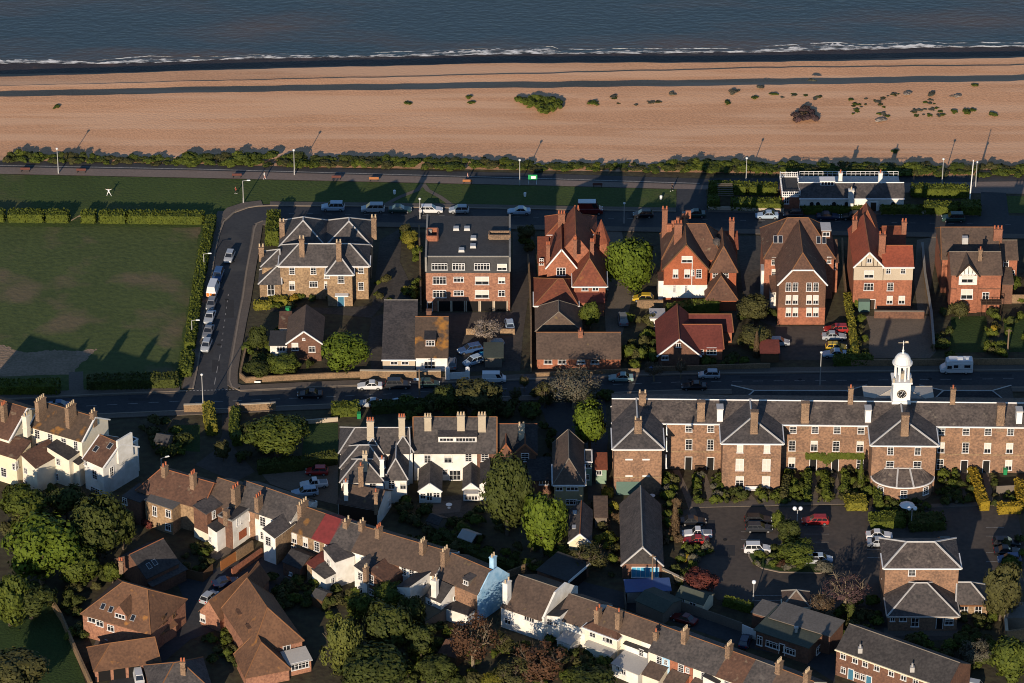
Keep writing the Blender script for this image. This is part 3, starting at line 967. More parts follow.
            faces = [[(-o, -o, z + .12), (W_ + o, -o, z + .12), (W_ + o, D + o, z + .12 + (rise if tilt else 0)), (-o, D + o, z + .12 + (rise if tilt else 0))]]
            rect_walls(z, z + (rise if tilt else 0))
        # gables of slope roofs stand under the slab
        w.wall = s.part(wl, 'wall', wall)
        rb = MB()
        for f in faces:
            rb.prism([P(a, b, c + t) for a, b, c in f], t)
        w.roof = s.part(rb, 'roof', rm)
        if cap and caps:
            cb = MB()
            for a, b in caps:
                pa, pb = P(a[0], a[1], a[2] + t), P(b[0], b[1], b[2] + t)
                k_ = cw if cap in ('lead', 'white_paint', 'concrete') else .10
                cb.tube(pa, pb, k_, k_, 5)
            s.part(cb, 'ridge_cap', cap, w.roof)
        if board and boards:
            bb = MB()
            for a, b in boards:
                pa, pb = P(a[0], a[1], a[2] + .02), P(b[0], b[1], b[2] + .02)
                bb.tube(pa, pb, .17, .17, 4)
            s.part(bb, 'parapet_coping' if roof == 'flat' else 'bargeboard', board, w.roof)
        if gutter:
            gb = MB()
            sl = {'gable': rise / (D / 2), 'hip': rise / (D / 2), 'hipf': rise / (W_ / 2), 'lean': rise / max(D, .1)}.get(roof, 0)
            pa, pb = P(-o, -o - .08, z - o * sl + .02), P(W_ + o, -o - .08, z - o * sl + .02)
            gb.tube(pa, pb, .16, .16, 4)
            if roof in ('hip', 'hipf'):
                for x in (-o - .08, W_ + o + .08):
                    gb.tube(P(x, -o, z - o * sl + .02), P(x, D * .5, z - o * sl + .02), .15, .15, 4)
            s.part(gb, 'gutter', gutter, w.roof)
        return w

    # ---- things let into a wall; (px, py) is the middle in the photograph
    def plane(s, w, f, px, py):
        if f == 'f':
            p0, nr = w.P, -w.n
        elif f == 'r':
            p0, nr = w.P + w.u * w.w, w.u
        elif f == 'l':
            p0, nr = w.P, -w.u
        else:
            p0, nr = w.P + w.n * w.d, w.n
        d = ray(px, py)
        t = (p0 - CAM).dot(nr) / d.dot(nr)
        q = CAM + d * t
        return q, nr

    def win(s, w, lst, kind='sash', f='f', ww=None, hh=None, lintel=None):
        for it in lst:
            px, py = it[0], it[1]
            q, nr = s.plane(w, f, px, py)
            a = it[2] if len(it) > 2 else ww
            b = it[3] if len(it) > 3 else hh
            k = it[4] if len(it) > 4 else kind
            fm, pm = window_meshes(a, b, k)
            rz = math.atan2(nr.x, -nr.y)
            fo = put('window', fm, s.root, q + nr * .02 - s.o, rz)
            put('pane', pm, fo, (0, 0, 0))
            if lintel:
                key = ('lintel', round(a, 1))
                if key not in MESHCACHE:
                    lb = MB()
                    lb.box((0, 0, .13), (round(a, 1) + .3, .1, .26), taper=1.0)
                    MESHCACHE[key] = lb.mesh('lintel', lintel)
                put('lintel', MESHCACHE[key], fo, (0, 0, b / 2 + .03))

    def door(s, w, lst, m='black_paint', f='f', ww=1.0, hh=2.1):
        for it in lst:
            q, nr = s.plane(w, f, it[0], it[1])
            fm, pm = door_meshes(it[2] if len(it) > 2 else ww, it[3] if len(it) > 3 else hh, m)
            rz = math.atan2(nr.x, -nr.y)
            do = put('door', pm, s.root, q + nr * .03 - s.o, rz)
            put('door_frame', fm, do, (0, 0, 0))

    def slab(s, w, name, x0, x1, y0, y1, z0, z1, m):
        """a block in the wing's own metres (x along the front, y back)"""
        mb = MB()
        c = w.P + w.u * (x0 + x1) / 2 + w.n * (y0 + y1) / 2 - s.o
        mb.box((c.x, c.y, (z0 + z1) / 2), (x1 - x0, y1 - y0, z1 - z0), math.atan2(w.u.y, w.u.x))
        return s.part(mb, name, m)

    def chim(s, px, ytop, ybot, z, w=1.0, d=.7, m='chimney_brick', pots=2, pot='pot', rz=0.0):
        """px, ytop, ybot: the stack in the photograph, ybot where it leaves the roof at the height z"""
        p = G(px, ybot, z) - s.o
        h = (ybot - ytop) / vz(ybot) - (.35 if pots else 0)
        mb = MB()
        mb.box((p.x, p.y, z + h / 2 - .8), (w, d, h + 1.6), rz)
        mb.box((p.x, p.y, z + h - .12), (w + .16, d + .16, .2), rz)
        mb.box((p.x, p.y, z + .1), (w + .12, d + .12, .2), rz)
        c = s.part(mb, 'chimney', m)
        if pots:
            key = ('pot', pot)
            if key not in MESHCACHE:
                pb = MB()
                pb.lathe((0, 0, 0), [(.16, -.05), (.13, .5), (.17, .52), (.15, .62)], 8)
                MESHCACHE[key] = pb.mesh('chimney_pot', pot)
            for i in range(pots):
                t = (i - (pots - 1) / 2) * (w - .3) / max(pots - 1, 1)
                put('chimney_pot', MESHCACHE[key], c, (p.x + t * math.cos(rz), p.y + t * math.sin(rz), z + h))
        return c

    def roofpt(s, w, px, py, side='f'):
        """point of the front slope of a gable/hip wing under a picture point"""
        sl = w.rise / (w.d / 2)
        nr = Vector((0, 0, 1)) - w.n * sl if side == 'f' else Vector((0, 0, 1))
        p0 = w.P + Vector((0, 0, w.z + .13))
        d = ray(px, py)
        return CAM + d * ((p0 - CAM).dot(nr) / d.dot(nr)), sl

    def skylights(s, w, lst, a=.8, b=1.1):
        for px, py in lst:
            q, sl = s.roofpt(w, px, py)
            ang = math.atan(sl)
            mb = MB()
            mb.box((0, 0, .04), (a, b, .1))
            me = mb.mesh('skylight', 'steel')
            o = put('skylight', me, s.root, q - s.o)
            o.rotation_euler = (ang, 0, math.atan2(w.u.y, w.u.x))
            mp = MB()
            mp.box((0, 0, .06), (a - .16, b - .16, .09))
            put('pane', mp.mesh('pane', 'glass'), o)

    def dormer(s, w, px, py, wd, ht, dp, roof='flat', wall='white_render', rm='slate', kinds=None, rise=.9, cap=None):
        """dormer whose front stands at the picture point (middle of its face)"""
        q, sl = s.roofpt(w, px, py + ht / 2 * vz(py))
        c = q - s.o
        rz = math.atan2(w.u.y, w.u.x)
        M = Matrix.Rotation(rz, 4, 'Z')
        T = lambda x, y, z: c + M @ Vector((x, y, z))
        mb = MB()
        x = wd / 2
        for a in ([(-x, 0, -.3), (x, 0, -.3), (x, 0, ht), (-x, 0, ht)], [(x, 0, -.3), (x, dp, -.3), (x, dp, ht), (x, 0, ht)], [(-x, dp, -.3), (-x, 0, -.3), (-x, 0, ht), (-x, dp, ht)]):
            mb.poly([T(*p) for p in a])
        if roof == 'gable':
            mb.poly([T(-x, 0, ht), T(x, 0, ht), T(0, 0, ht + rise)])
        dw = mb.build('dormer', wall, s.root)
        rb = MB()
        if roof == 'flat':
            rb.prism([T(-x - .15, -.15, ht + .14), T(x + .15, -.15, ht + .14), T(x + .15, dp, ht + .2), T(-x - .15, dp, ht + .2)], .14)
        else:
            rb.prism([T(-x - .2, dp, ht - .1), T(-x - .2, -.2, ht - .1), T(0, -.2, ht + rise + .1), T(0, dp, ht + rise + .1)], .1)
            rb.prism([T(x + .2, -.2, ht - .1), T(x + .2, dp, ht - .1), T(0, dp, ht + rise + .1), T(0, -.2, ht + rise + .1)], .1)
        rb.build('dormer_roof', rm, dw)
        for it in kinds or []:
            k, xo, a, b = it
            fm, pm = window_meshes(a, b, k)
            fo = put('window', fm, s.root, T(xo, -.02, ht / 2), rz)
            put('pane', pm, fo)
# ---------------------------------------------------------------- the seafront row
# yellow brick villa
h = House('villa', 'large yellow brick villa with white-edged grey slate hips at the street corner', (320, 298))
w = h.wing((280, 246), (325, 246), 7.0, 10, 'hipf', 3.0, 'yellow_brick', 'slate', 'lead', e=4.3, e2=4.3)
w2 = h.wing((326, 246), (371, 246), 7.0, 10, 'hipf', 3.0, 'yellow_brick', 'slate', 'lead', e=4.0, e2=4.6)
w3 = h.wing((280, 265), (368, 265), 7.3, 7.6, 'hip', 2.3, 'yellow_brick', 'slate', 'lead', e=3.4, gutter='white_paint')
h.win(w3, [(292, 270.5, 1.1, 1.6), (313.3, 270.5, 1.1, 1.6), (292, 285.5, 1.1, 1.9, 'halfblind'), (313.5, 284, 1.6, 1.3, 'case'), (326.8, 285, 1, 1.6, 'halfblind'), (361, 270, 1.1, 1.4), (361, 286, 1.1, 1.7)])
w4 = h.wing((262, 266), (279.5, 266), 5.9, 5.5, 'hip', 1.9, 'yellow_brick', 'slate', 'lead', e=3.0, e2=.01)
w5 = h.wing((259.5, 283), (280.5, 283), 3.8, 5.0, 'hip', 2.3, 'yellow_brick', 'slate', 'lead', e=3.4, e2=.01)
h.win(w5, [(271, 289.5, 1.3, 2.3, 'panes')])
w6 = h.wing((327, 273.2), (352, 273.2), 7.0, 6.5, 'hipf', 2.1, 'yellow_brick', 'slate', 'lead', e=2.6, gutter='white_paint')
h.win(w6, [(341, 279, 1.2, 1.7), (326.8, 276, 1, 1)])
h.door(w6, [(341, 301, 1.2, 2.2)], 'blue_paint')
h.slab(w6, 'porch', 1.4, 3.9, -1.0, 0, 2.5, 2.75, 'white_paint')
for a in ((282.2, 220, 232, 8.2), (374, 216, 231, 8.2), (302, 237, 251, 9.3), (339, 241, 259, 8.8), (261.5, 245, 253, 6.6)):
    h.chim(*a, w=.95, d=.95, m='chimney_brick', pots=2, pot='pale_pot')
# chalet bungalow
h = House('bungalow', 'red brick bungalow with brown gabled roof and white bargeboards behind the round green tree', (304, 362))
w = h.wing((287.5, 342.5), (321, 342.5), 3.9, 9.5, 'gablef', 2.4, 'brown_brick', 'grey_brown_tile', None, 'white_paint', o=.35)
h.win(w, [(295, 346.5, 1.2, 1.6, 'blind'), (303.8, 339, .5, .5, 'case'), (312, 349, 1.2, 1.3, 'case')])
w = h.wing((279.5, 328), (290, 328), 2.6, 4.5, 'lean', .9, 'white_render', 'brown_tile', None, o=.2)
w = h.wing((270, 346), (287, 346), 2.5, 5, 'slab', 0, 'white_render', 'felt', None, o=.25)
h.win(w, [(281, 348.5, 1.6, 1.1, 'case')])
# flats
h = House('apartment_block', 'four storey red brick block of flats with flat roof and white windows', (468, 311), 'flats')
w = h.wing((425.7, 272), (510, 272), 8.3, 16.6, 'slab', 0, 'flats_brick', 'felt', o=0)
T = lambda x, y, z: h.L(w, x, y, z)
mb = MB()
W_, D = w.w, 16.6
mb.poly([T(0, -.1, 8.3), T(W_, -.1, 8.3), T(W_, .7, 11.1), T(0, .7, 11.1)])
mb.poly([T(0, -.1, 8.3), T(W_, -.1, 8.3), T(W_, -.1, 8.15), T(0, -.1, 8.15)][::-1])
h.part(mb, 'mansard_slope', 'felt')
mb = MB()
for x in (0, W_):
    mb.poly([T(x, 0, 8.2), T(x, D, 8.2), T(x, D, 11.1), T(x, .7, 11.1)])
mb.poly([T(0, D, 8.2), T(W_, D, 8.2), T(W_, D, 11.1), T(0, D, 11.1)])
h.part(mb, 'wall', 'flats_brick')
mb = MB()
mb.prism([T(.1, .7, 11.15), T(W_ - .1, .7, 11.15), T(W_ - .1, D, 11.15), T(.1, D, 11.15)], .2)
h.part(mb, 'roof', 'felt')
h.slab(w, 'parapet', -.12, .22, -.2, D, 8.5, 11.5, 'concrete')
h.slab(w, 'parapet', W_ - .22, W_ + .12, -.2, D, 8.5, 11.5, 'concrete')
h.slab(w, 'roof_edge', .2, W_ - .2, .6, .85, 11.1, 11.3, 'concrete')
for px, py in ((456.2, 228.5), (467, 228.5), (473.5, 238), (473, 246), (461.5, 250)):
    p = G(px, py, 11.3) - h.o
    mb = MB()
    mb.box((p.x, p.y, 11.35), (1.15, 1.3, .5), taper=.85)
    h.part(mb, 'rooflight', 'steel')
def roofbox(px0, px1, py0, py1, ht, m):
    a, b = G(px0, py0 + 2, 11.2) - h.o, G(px1, py1, 11.2) - h.o
    mb = MB()
    t = .3
    cx, cy, sx, sy = (a.x + b.x) / 2, (a.y + b.y) / 2, b.x - a.x, abs(a.y - b.y)
    for c, sz in (((cx, cy - sy / 2), (sx, t)), ((cx, cy + sy / 2), (sx, t)), ((cx - sx / 2, cy), (t, sy - t)), ((cx + sx / 2, cy), (t, sy - t))):
        mb.box((c[0], c[1], 11.2 + ht / 2), (sz[0], sz[1], ht))
    h.part(mb, 'stair_head', m)
roofbox(427.5, 437.5, 231, 241, 1.1, 'red_brick')
roofbox(489, 510, 233.5, 239.5, 1.0, 'chimney_brick')
h.slab(w, 'stack', -.1, 1.0, 9.0, 9.8, 11, 12.2, 'concrete')
M_ = Wing(); M_.__dict__.update(w.__dict__); M_.P = w.P - w.n * .02
h.win(M_, [(439.5, 266.5, 2.9, 1.45, 'case'), (458.5, 266.5, 2.3, 1.45, 'case'), (482, 266.5, 2.9, 1.45, 'case'), (502, 267, 1.8, 1.45, 'blind'),
           (439.5, 280.3, 2.5, 1.6, 'case'), (458.7, 279.3, 1.9, 1.1, 'case'), (482, 280.5, 2.6, 1.7, 'blind'), (501.6, 280.3, 1.3, 1.3, 'blind'),
           (439.5, 293.8, 2.5, 1.6, 'case'), (458.7, 293, 1.9, 1.1, 'case'), (482, 294, 2.6, 1.7, 'blind'), (501.6, 293.2, 1.3, 1.3, 'case')])
h.door(M_, [(430, 306.5, .9, 2.1)], 'dark_timber')
for px in (444.5, 458.2, 472.7, 486.8, 500.8):
    q, nr = h.plane(w, 'f', px, 307.2)
    mb = MB()
    c = q - h.o
    mb.box((c.x, c.y, 1.05), (2.1, .1, 2.1))
    g_ = h.part(mb, 'garage_entrance', 'garage_dark')  # no door: dark panel painted as the shade in the opening
    fb = MB()
    for sx in (-1, 1):
        fb.box((c.x + sx * 1.18, c.y - .05, 1.1), (.2, .24, 2.2))
    h.part(fb, 'garage_pier', 'pebbledash', g_)
# slate workshop + brown house
h = House('workshop', 'long low workshop under one plain grey slate slope beside the brown tiled house', (399, 368), 'workshop')
w = h.wing((382.6, 359.5), (415, 359.5), 2.3, 18, 'lean', 2.1, 'pebbledash', 'slate', 'concrete', o=.2, gutter='white_paint', cw=.1)
h.win(w, [(394, 362.8, 1.3, .7, 'case'), (405, 362.8, 1.3, .7, 'case')])
h = House('house', 'house with a steep brown tiled roof, flat dormer and white ground floor wall', (431, 371))
w = h.wing((415.8, 357), (447.3, 357), 3.0, 14.4, 'gable', 4.2, 'white_render', 'lichen_tile', 'ridge_orange', o=.25)
h.win(w, [(429.8, 365, 2.0, 1.6, 'panes')])
h.dormer(w, 430.3, 343, 1.9, 1.5, 3, 'flat', 'brown_tile_hung', 'dark_slate', [('case', 0, 1.6, 1.1)])
h.chim(429, 310, 317, 6.6, .9, .9, 'brown_brick', 0)
# red gabled house
h = House('red_house', 'rambling red brick house with many clustered red gables and a pointed turret', (570, 312))
w = h.wing((546.5, 235.5), (596, 235.5), 8.0, 7.5, 'hip', 2.6, 'red_brick', 'red_tile', 'ridge_red')
h.win(w, [(549.5, 238.5, 1.2, 1.6, 'case'), (594, 238, 1.1, 1.5, 'case')])
w2 = h.wing((559, 254), (592, 254), 8.4, 11, 'gablef', 4.2, 'red_brick', 'red_tile', 'ridge_red', o=.3)
w3 = h.wing((547, 266.5), (576, 266.5), 6.6, 9, 'gablef', 3.7, 'red_brick', 'red_tile', 'ridge_red', 'white_paint')
h.win(w3, [(561, 271.5, 1.7, 1.7, 'case')])
w4 = h.wing((574, 284.5), (605.5, 284.5), 5.4, 11, 'hipf', 3.6, 'red_brick', 'red_tile', 'ridge_orange', e=3.2, gutter='white_paint')
h.win(w4, [(585, 288, 1.2, 1.1, 'case'), (595.4, 288, 1.2, 1.1, 'case')])
w5 = h.wing((535.5, 304.8), (577, 304.8), 3.2, 10, 'hip', 2.6, 'red_brick', 'red_tile', 'ridge_orange', e=4.2, e2=2.5, gutter='white_paint')
h.win(w5, [(543, 307.8, 1.5, 1.0, 'case'), (573, 307.8, 1.0, 1.0, 'case')])
w6 = h.wing((577, 302), (604, 302), 3.0, 6, 'lean', 1.5, 'red_brick', 'maroon_tile', None)
w7 = h.wing((538.5, 262), (548, 262), 6.2, 6.5, 'lean', 1.8, 'red_brick', 'red_tile')
h.win(w7, [(541.3, 261.5, .8, 1.4, 'case')])
p = G(601, 240, 8.0) - h.o
mb = MB(); mb.lathe((p.x, p.y, 0), [(1.5, -.2), (1.5, 8.0)], 8); h.part(mb, 'turret', 'red_brick')
mb = MB(); mb.lathe((p.x, p.y, 8.0), [(1.75, -.1), (.05, 4.4)], 8); h.part(mb, 'turret_roof', 'red_tile')
for a in ((561.5, 212, 222, 10.2, 1.3), (576.5, 207, 218, 10.2, .9), (575, 238, 250, 11, .6), (592, 240, 251, 9, .7), (548, 243, 257, 8, .7)):
    h.chim(*a, .7, 'red_chimney', 2 if a[4] < 1 else 3)
# brown bungalow
h = House('bungalow', 'brown roofed bungalow with a hipped rear wing beside the bare roadside tree', (580, 369))
w = h.wing((537, 357.7), (620.5, 357.7), 2.5, 9, 'gable', 2.6, 'red_brick', 'grey_brown_tile', 'ridge_orange', o=.35, g=.15)
h.win(w, [(548, 361, 1.5, 1.2, 'case'), (562, 361, 1.5, 1.2, 'case'), (581, 361, 1.5, 1.2, 'blind'), (595, 361, 1.5, 1.2, 'case')])
w2 = h.wing((536.5, 330), (581, 330), 2.6, 8.5, 'hipf', 3.6, 'red_brick', 'grey_brown_tile', 'ridge_grey', e=.2, e2=4)
h.chim(580.5, 329, 335, 5.1, .8, .6, 'red_chimney', 1)
# red and white gable house
h = House('gabled_house', 'tall red house with steep front gable above a white rendered band', (688, 302))
w0 = h.wing((663, 258), (722, 258), 7.4, 9.5, 'hip', 4.6, 'tile_hung', 'brown_tile', 'ridge_orange', e=3.2, e2=3)
w = h.wing((664, 267.5), (707.5, 267.5), 7.3, 10, 'gablef', 5.0, 'tile_hung', 'brown_tile', 'ridge_orange', 'timber', o=.35)
h.slab(w, 'render_band', -.05, w.w + .05, -.1, 1.2, .9, 3.6, 'white_render')
h.win(w, [(687, 259.2, 2.0, 1.4, 'blind'), (675.5, 273.5, 1.0, 1.8, 'blind'), (687.2, 273.5, 1.1, 1.8, 'blind'), (692.7, 272.5, .6, 1.3, 'case'), (698.8, 273.5, 1.1, 1.8)])
V_ = Wing(); V_.__dict__.update(w.__dict__); V_.P = w.P - w.n * .1
h.win(V_, [(674.4, 288.8, .5, 1.5, 'case'), (686.2, 288.8, .5, 1.5, 'case')])
mb = MB(); q, nr = h.plane(w, 'f', 692.3, 260); q = q - h.o
mb.tube((q.x, q.y - .15, -.1), (q.x, q.y - .15, 9.3), .08); h.part(mb, 'drainpipe', 'white_paint')
w2 = h.wing((710.5, 270), (736.5, 270), 6.0, 9, 'hipf', 4.0, 'tile_hung', 'brown_tile', 'ridge_orange', e=1.6)
h.win(w2, [(715.3, 274, 1.0, 1.5), (725.8, 274, 1.0, 1.5)])
w3 = h.wing((706.5, 298.5), (736.5, 298.5), 2.6, 6.5, 'hipf', 3.0, 'tile_hung', 'brown_tile', 'ridge_orange', e=3)
w4 = h.wing((722, 248.5), (737.5, 248.5), 6.2, 4, 'lean', 1.5, 'tile_hung', 'red_tile')
h.chim(664.4, 208, 231, 9, 1.0, .9, 'red_chimney', 2)
h.chim(731.3, 219, 237, 7.6, .95, .9, 'red_chimney', 2)
h.chim(677.7, 222, 243, 10, 1.4, 1.2, 'red_chimney', 3)
p = G(680, 226, 11) - h.o
mb = MB()
for i in range(5):
    mb.box((p.x - 2 + i * .9, p.y + i * .5, 10.6 + i * .45), (1.0, .5, 1.6))
h.part(mb, 'stepped_gable', 'red_brick')
p = G(716.5, 242, 9.5) - h.o
mb = MB(); mb.lathe((p.x, p.y, 8.5), [(.75, 0), (.75, 1.5), (.3, 1.8)], 10); h.part(mb, 'water_tank', 'slate')
w5 = h.wing((658.5, 281), (664, 281), 4.2, 3, 'slab', 0, 'white_render', 'brown_tile', o=.1)
# maroon roofed house
h = House('low_house', 'low brick house with dark maroon roof and white-edged front gable', (685, 366))
w = h.wing((658.8, 354.6), (699.6, 354.6), 2.3, 12.5, 'gablef', 3.3, 'brown_brick', 'maroon_tile', 'ridge_red', 'white_paint', o=.35)
h.win(w, [(678.5, 345, .9, .9, 'case'), (665, 357.5, 1.2, 1.0, 'case')])
w2 = h.wing((684, 348), (722.5, 348), 2.5, 8.5, 'hip', 2.4, 'red_brick', 'maroon_tile', 'ridge_red', e=0, e2=.01)
h.win(w2, [(711.5, 351, 1.8, 1.5, 'panes'), (701, 351, 1, 1.2)])
w3 = h.wing((690, 331), (732, 331), 2.5, 5.5, 'hip', 1.9, 'red_brick', 'maroon_tile', 'ridge_orange', e=0, e2=.01)
w4 = h.wing((650, 319), (665, 319), 2.2, 3.5, 'slab', 0, 'white_render', 'lead', o=.1)
# brown mansion block
h = House('mansion_block', 'tall brown tiled mansion house with half-hipped front wing and paired white windows', (802, 325))
w = h.wing((764.8, 257.5), (834, 257.5), 8.8, 11.5, 'hip', 5.2, 'red_brick', 'brown_tile', 'ridge_orange', e=4.4, e2=4.6)
h.win(w, [(774, 261, .9, 1.6, 'halfblind'), (774, 273, .9, 1.7, 'halfblind'), (829, 260, .8, 1.4)])
h.skylights(w, [(775.5, 239.5), (780.5, 239.5), (818.5, 240), (824, 240)], .8, 1.5)
w2 = h.wing((779, 283.3), (826, 283.3), 8.7, 14, 'jerk', 5.2, 'brown_tile_hung', 'brown_tile', 'ridge_orange', 'white_paint', o=.3, cut=.45)
h.slab(w2, 'ground_floor', -.05, w2.w + .05, -.08, 1.2, -.2, 3.6, 'red_brick')
xw = (788.4, 795.3, 809, 815.7)
h.win(w2, [(x, 286.8, .95, 1.8) for x in xw] + [(x, 299.5, .95, 1.9, 'blind') for x in xw])
V_ = Wing(); V_.__dict__.update(w2.__dict__); V_.P = w2.P - w2.n * .08
h.win(V_, [(x, 312, .95, 1.9, 'blind') for x in xw])
w3 = h.wing((761.5, 271), (767.5, 271), 5.8, 2.2, 'slab', 0, 'white_render', 'lead', o=.05)
w4 = h.wing((828, 262), (838, 262), 6.5, 6, 'lean', 1.5, 'red_brick', 'brown_tile')
h.win(w4, [(833, 266, .9, 1.5)])
w5 = h.wing((771, 291), (779, 291), 3.6, 4, 'lean', 1.6, 'white_render', 'brown_tile', None, 'white_paint')
h.dormer(w, 826, 234, 1.6, 1.3, 3, 'flat', 'brown_tile_hung', 'lead', [('case', 0, 1.3, .9)])
# red roofed pebbledash house
h = House('pebbledash_house', 'three storey red brick house with bright red roof, pale pebbledash top and timbered gable', (883, 308))
w = h.wing((854.4, 266.3), (883.6, 266.3), 9.0, 14.5, 'gablef', 3.0, 'red_brick', 'bright_red_tile', 'ridge_red', 'white_paint', o=.2)
w2 = h.wing((883.5, 266.3), (913, 266.3), 9.0, 8, 'gable', 2.1, 'red_brick', 'bright_red_tile', 'ridge_red', o=.25, gutter='white_paint')
for w_ in (w, w2):
    h.slab(w_, 'pebbledash_band', -.04, w_.w + .04, -.07, .8, 6.1, 8.95, 'pebbledash')
T = lambda x, y, z: h.L(w, x, y, z)
mb = MB()
mb.poly([T(.1, -.04, 9.05), T(w.w - .1, -.04, 9.05), T(w.w / 2, -.04, 9.0 + 2.85)])
h.part(mb, 'gable_infill', 'pebbledash')
mb = MB()
for x in (1.3, 2.1, 3.5, 4.2):
    zt = 9.0 + 3.0 * (1 - abs(x - w.w / 2) / (w.w / 2)) - .15
    mb.tube(T(x, -.08, 9.0), T(x, -.08, zt), .07, n=4)
mb.tube(T(.1, -.08, 9.05), T(w.w - .1, -.08, 9.05), .08, n=4)
h.part(mb, 'gable_timbers', 'dark_timber')
V_ = Wing(); V_.__dict__.update(w.__dict__); V_.P = w.P - w.n * .08
h.win(V_, [(869.3, 260.5, .9, .9, 'case'), (869, 274, 1.8, 1.6, 'blind'), (888.3, 271, .9, 1.1, 'case'), (903, 271, .9, 1.1, 'case'),
          (868.6, 286.6, 1.8, 1.6, 'panes'), (890.2, 286.6, 1.2, 1.7), (889.6, 299.7, 1.1, 1.7, 'blind'), (901.7, 299.7, 1.2, 1.7, 'blind')])
h.door(V_, [(872, 304, 1.1, 2.1)], 'dark_timber')
h.slab(w, 'porch', 1.0, 3.1, -1.3, -.1, 0, 2.2, 'green_paint')
w3 = h.wing((884, 249), (905, 249), 7.0, 8, 'gable', 2.6, 'red_brick', 'red_tile', 'ridge_red')
w4 = h.wing((858, 235), (878, 235), 8.5, 8, 'hipf', 3.5, 'red_brick', 'red_tile', 'ridge_red', e=3, e2=2)
h.chim(854.2, 218, 233, 9.4, .9, .9, 'red_chimney', 2)
h.chim(903.5, 220, 235, 8.4, .9, .9, 'red_chimney', 2)
h.chim(881.6, 233, 252, 10.5, 1.2, .9, 'red_chimney', 2)
# half timbered gable house
h = House('timbered_house', 'red brick house with mottled brown roof and black and white timbered front gable', (975, 313))
w0 = h.wing((942.5, 259), (1000, 259), 7.2, 12, 'hip', 3.4, 'red_brick', 'grey_brown_tile', 'ridge_orange', e=.01, e2=.01, o=.2)
w = h.wing((951.8, 274.6), (1001.5, 274.6), 8.0, 8.5, 'gable', 2.4, 'red_brick', 'grey_brown_tile', 'ridge_grey', o=.2)
w2 = h.wing((957.5, 275.3), (979, 275.3), 8.0, 5, 'gablef', 2.4, 'red_brick', 'grey_brown_tile', None, 'dark_timber', o=.2)
T = lambda x, y, z: h.L(w2, x, y, z)
mb = MB()
mb.poly([T(.15, -.04, 8.0), T(w2.w - .15, -.04, 8.0), T(w2.w / 2, -.04, 8.0 + 2.2)])
h.part(mb, 'gable_infill', 'white_render')
mb = MB()
for k in range(-2, 3):
    x = w2.w / 2 + k * .62
    zt = 8 + 2.4 * (1 - abs(x - w2.w / 2) / (w2.w / 2)) - .1
    mb.tube(T(x, -.08, 8), T(x + .25 * k, -.08, zt), .06, n=4)
h.part(mb, 'gable_timbers', 'black_paint')
h.slab(w2, 'render_band', .3, w2.w - .3, -.06, .5, 6.0, 7.9, 'white_render')
h.slab(w, 'string_course', -.03, w.w + .03, -.05, .4, 4.9, 5.1, 'brown_brick')
V_ = Wing(); V_.__dict__.update(w2.__dict__); V_.P = w2.P - w2.n * .07
h.win(V_, [(967.3, 278.3, 2.2, 1.8, 'blind'), (966.8, 294, 2.2, 2.1, 'blind'), (965, 307.8, 1.0, 1.7, 'case')])
V_ = Wing(); V_.__dict__.update(w.__dict__); V_.P = w.P - w.n * .02
h.win(V_, [(985.5, 296.5, 1.3, 1.9, 'case')])
h.slab(w, 'balcony', 5.6, 9.3, -1.8, 0, 2.6, 2.8, 'dark_timber')
mb = MB()
for x in (5.6, 6.5, 7.4, 8.3, 9.3):
    mb.tube(h.L(w, x, -1.75, 0), h.L(w, x, -1.75, 3.7), .06, n=4)
mb.tube(h.L(w, 5.6, -1.75, 3.7), h.L(w, 9.3, -1.75, 3.7), .05, n=4)
mb.tube(h.L(w, 5.6, -1.75, 3.3), h.L(w, 9.3, -1.75, 3.3), .04, n=4)
h.part(mb, 'balcony_railing', 'dark_timber')
w3 = h.wing((1002, 259), (1017.5, 259), 7.0, 7, 'gable', 2.0, 'red_brick', 'grey_brown_tile', 'ridge_grey')
h.win(w3, [(1006, 264, 1.0, 2, 'case'), (1012, 275, 1.0, 2, 'case')])
w4 = h.wing((1002, 284), (1013, 284), 4.3, 5, 'lean', 1.0, 'brown_brick', 'grey_brown_tile')
w5 = h.wing((943, 262), (951.5, 262), 6.2, 4, 'gablef', 1.8, 'white_render', 'grey_brown_tile', None, 'dark_timber')
h.chim(997.5, 227, 238, 9.6, 1.6, .9, 'red_chimney', 3)
h.chim(980, 248, 257, 10.2, .7, .7, 'chimney_brick', 1)
p = G(965, 239, 9.8) - h.o
mb = MB(); mb.box((p.x, p.y, 9.6), (1.1, 1.0, 1.3)); h.part(mb, 'roof_hatch', 'lead')
# house cut by the right edge
h = House('hipped_house', 'brown roofed house at the right edge behind the low yard wall', (1060, 312))
w = h.wing((1035, 268), (1085, 268), 7, 10, 'hip', 3, 'red_brick', 'brown_tile', 'ridge_orange')
# white lodge on the promenade
h = House('promenade_lodge', 'long low white seafront building with slate roof, balustraded terrace and white cupola', (842, 210), 'lodge')
w = h.wing((800, 198.2), (904, 198.2), 2.9, 6.4, 'gable', 1.6, 'white_render', 'slate', 'white_paint', o=.15, gutter='white_paint')
for px in (811.7, 818, 834, 846.5, 852.5, 893):
    q, nr = h.plane(w, 'f', px, 203.0)
    c = q - h.o
    mb = MB()
    n = 8
    pts = [Vector((c.x + .38 * math.cos(math.pi * k / n), c.y - .06, 1.7 + .4 * math.sin(math.pi * k / n))) for k in range(n + 1)]
    pts += [Vector((c.x - .38, c.y - .06, 1.0)), Vector((c.x + .38, c.y - .06, 1.0))]
    mb.poly(pts)
    h.part(mb, 'arched_window', 'glass')
w2 = h.wing((782.5, 196.5), (800, 196.5), 3.0, 8.2, 'flat', 0, 'red_brick', 'felt', None, 'white_paint', par=.4)
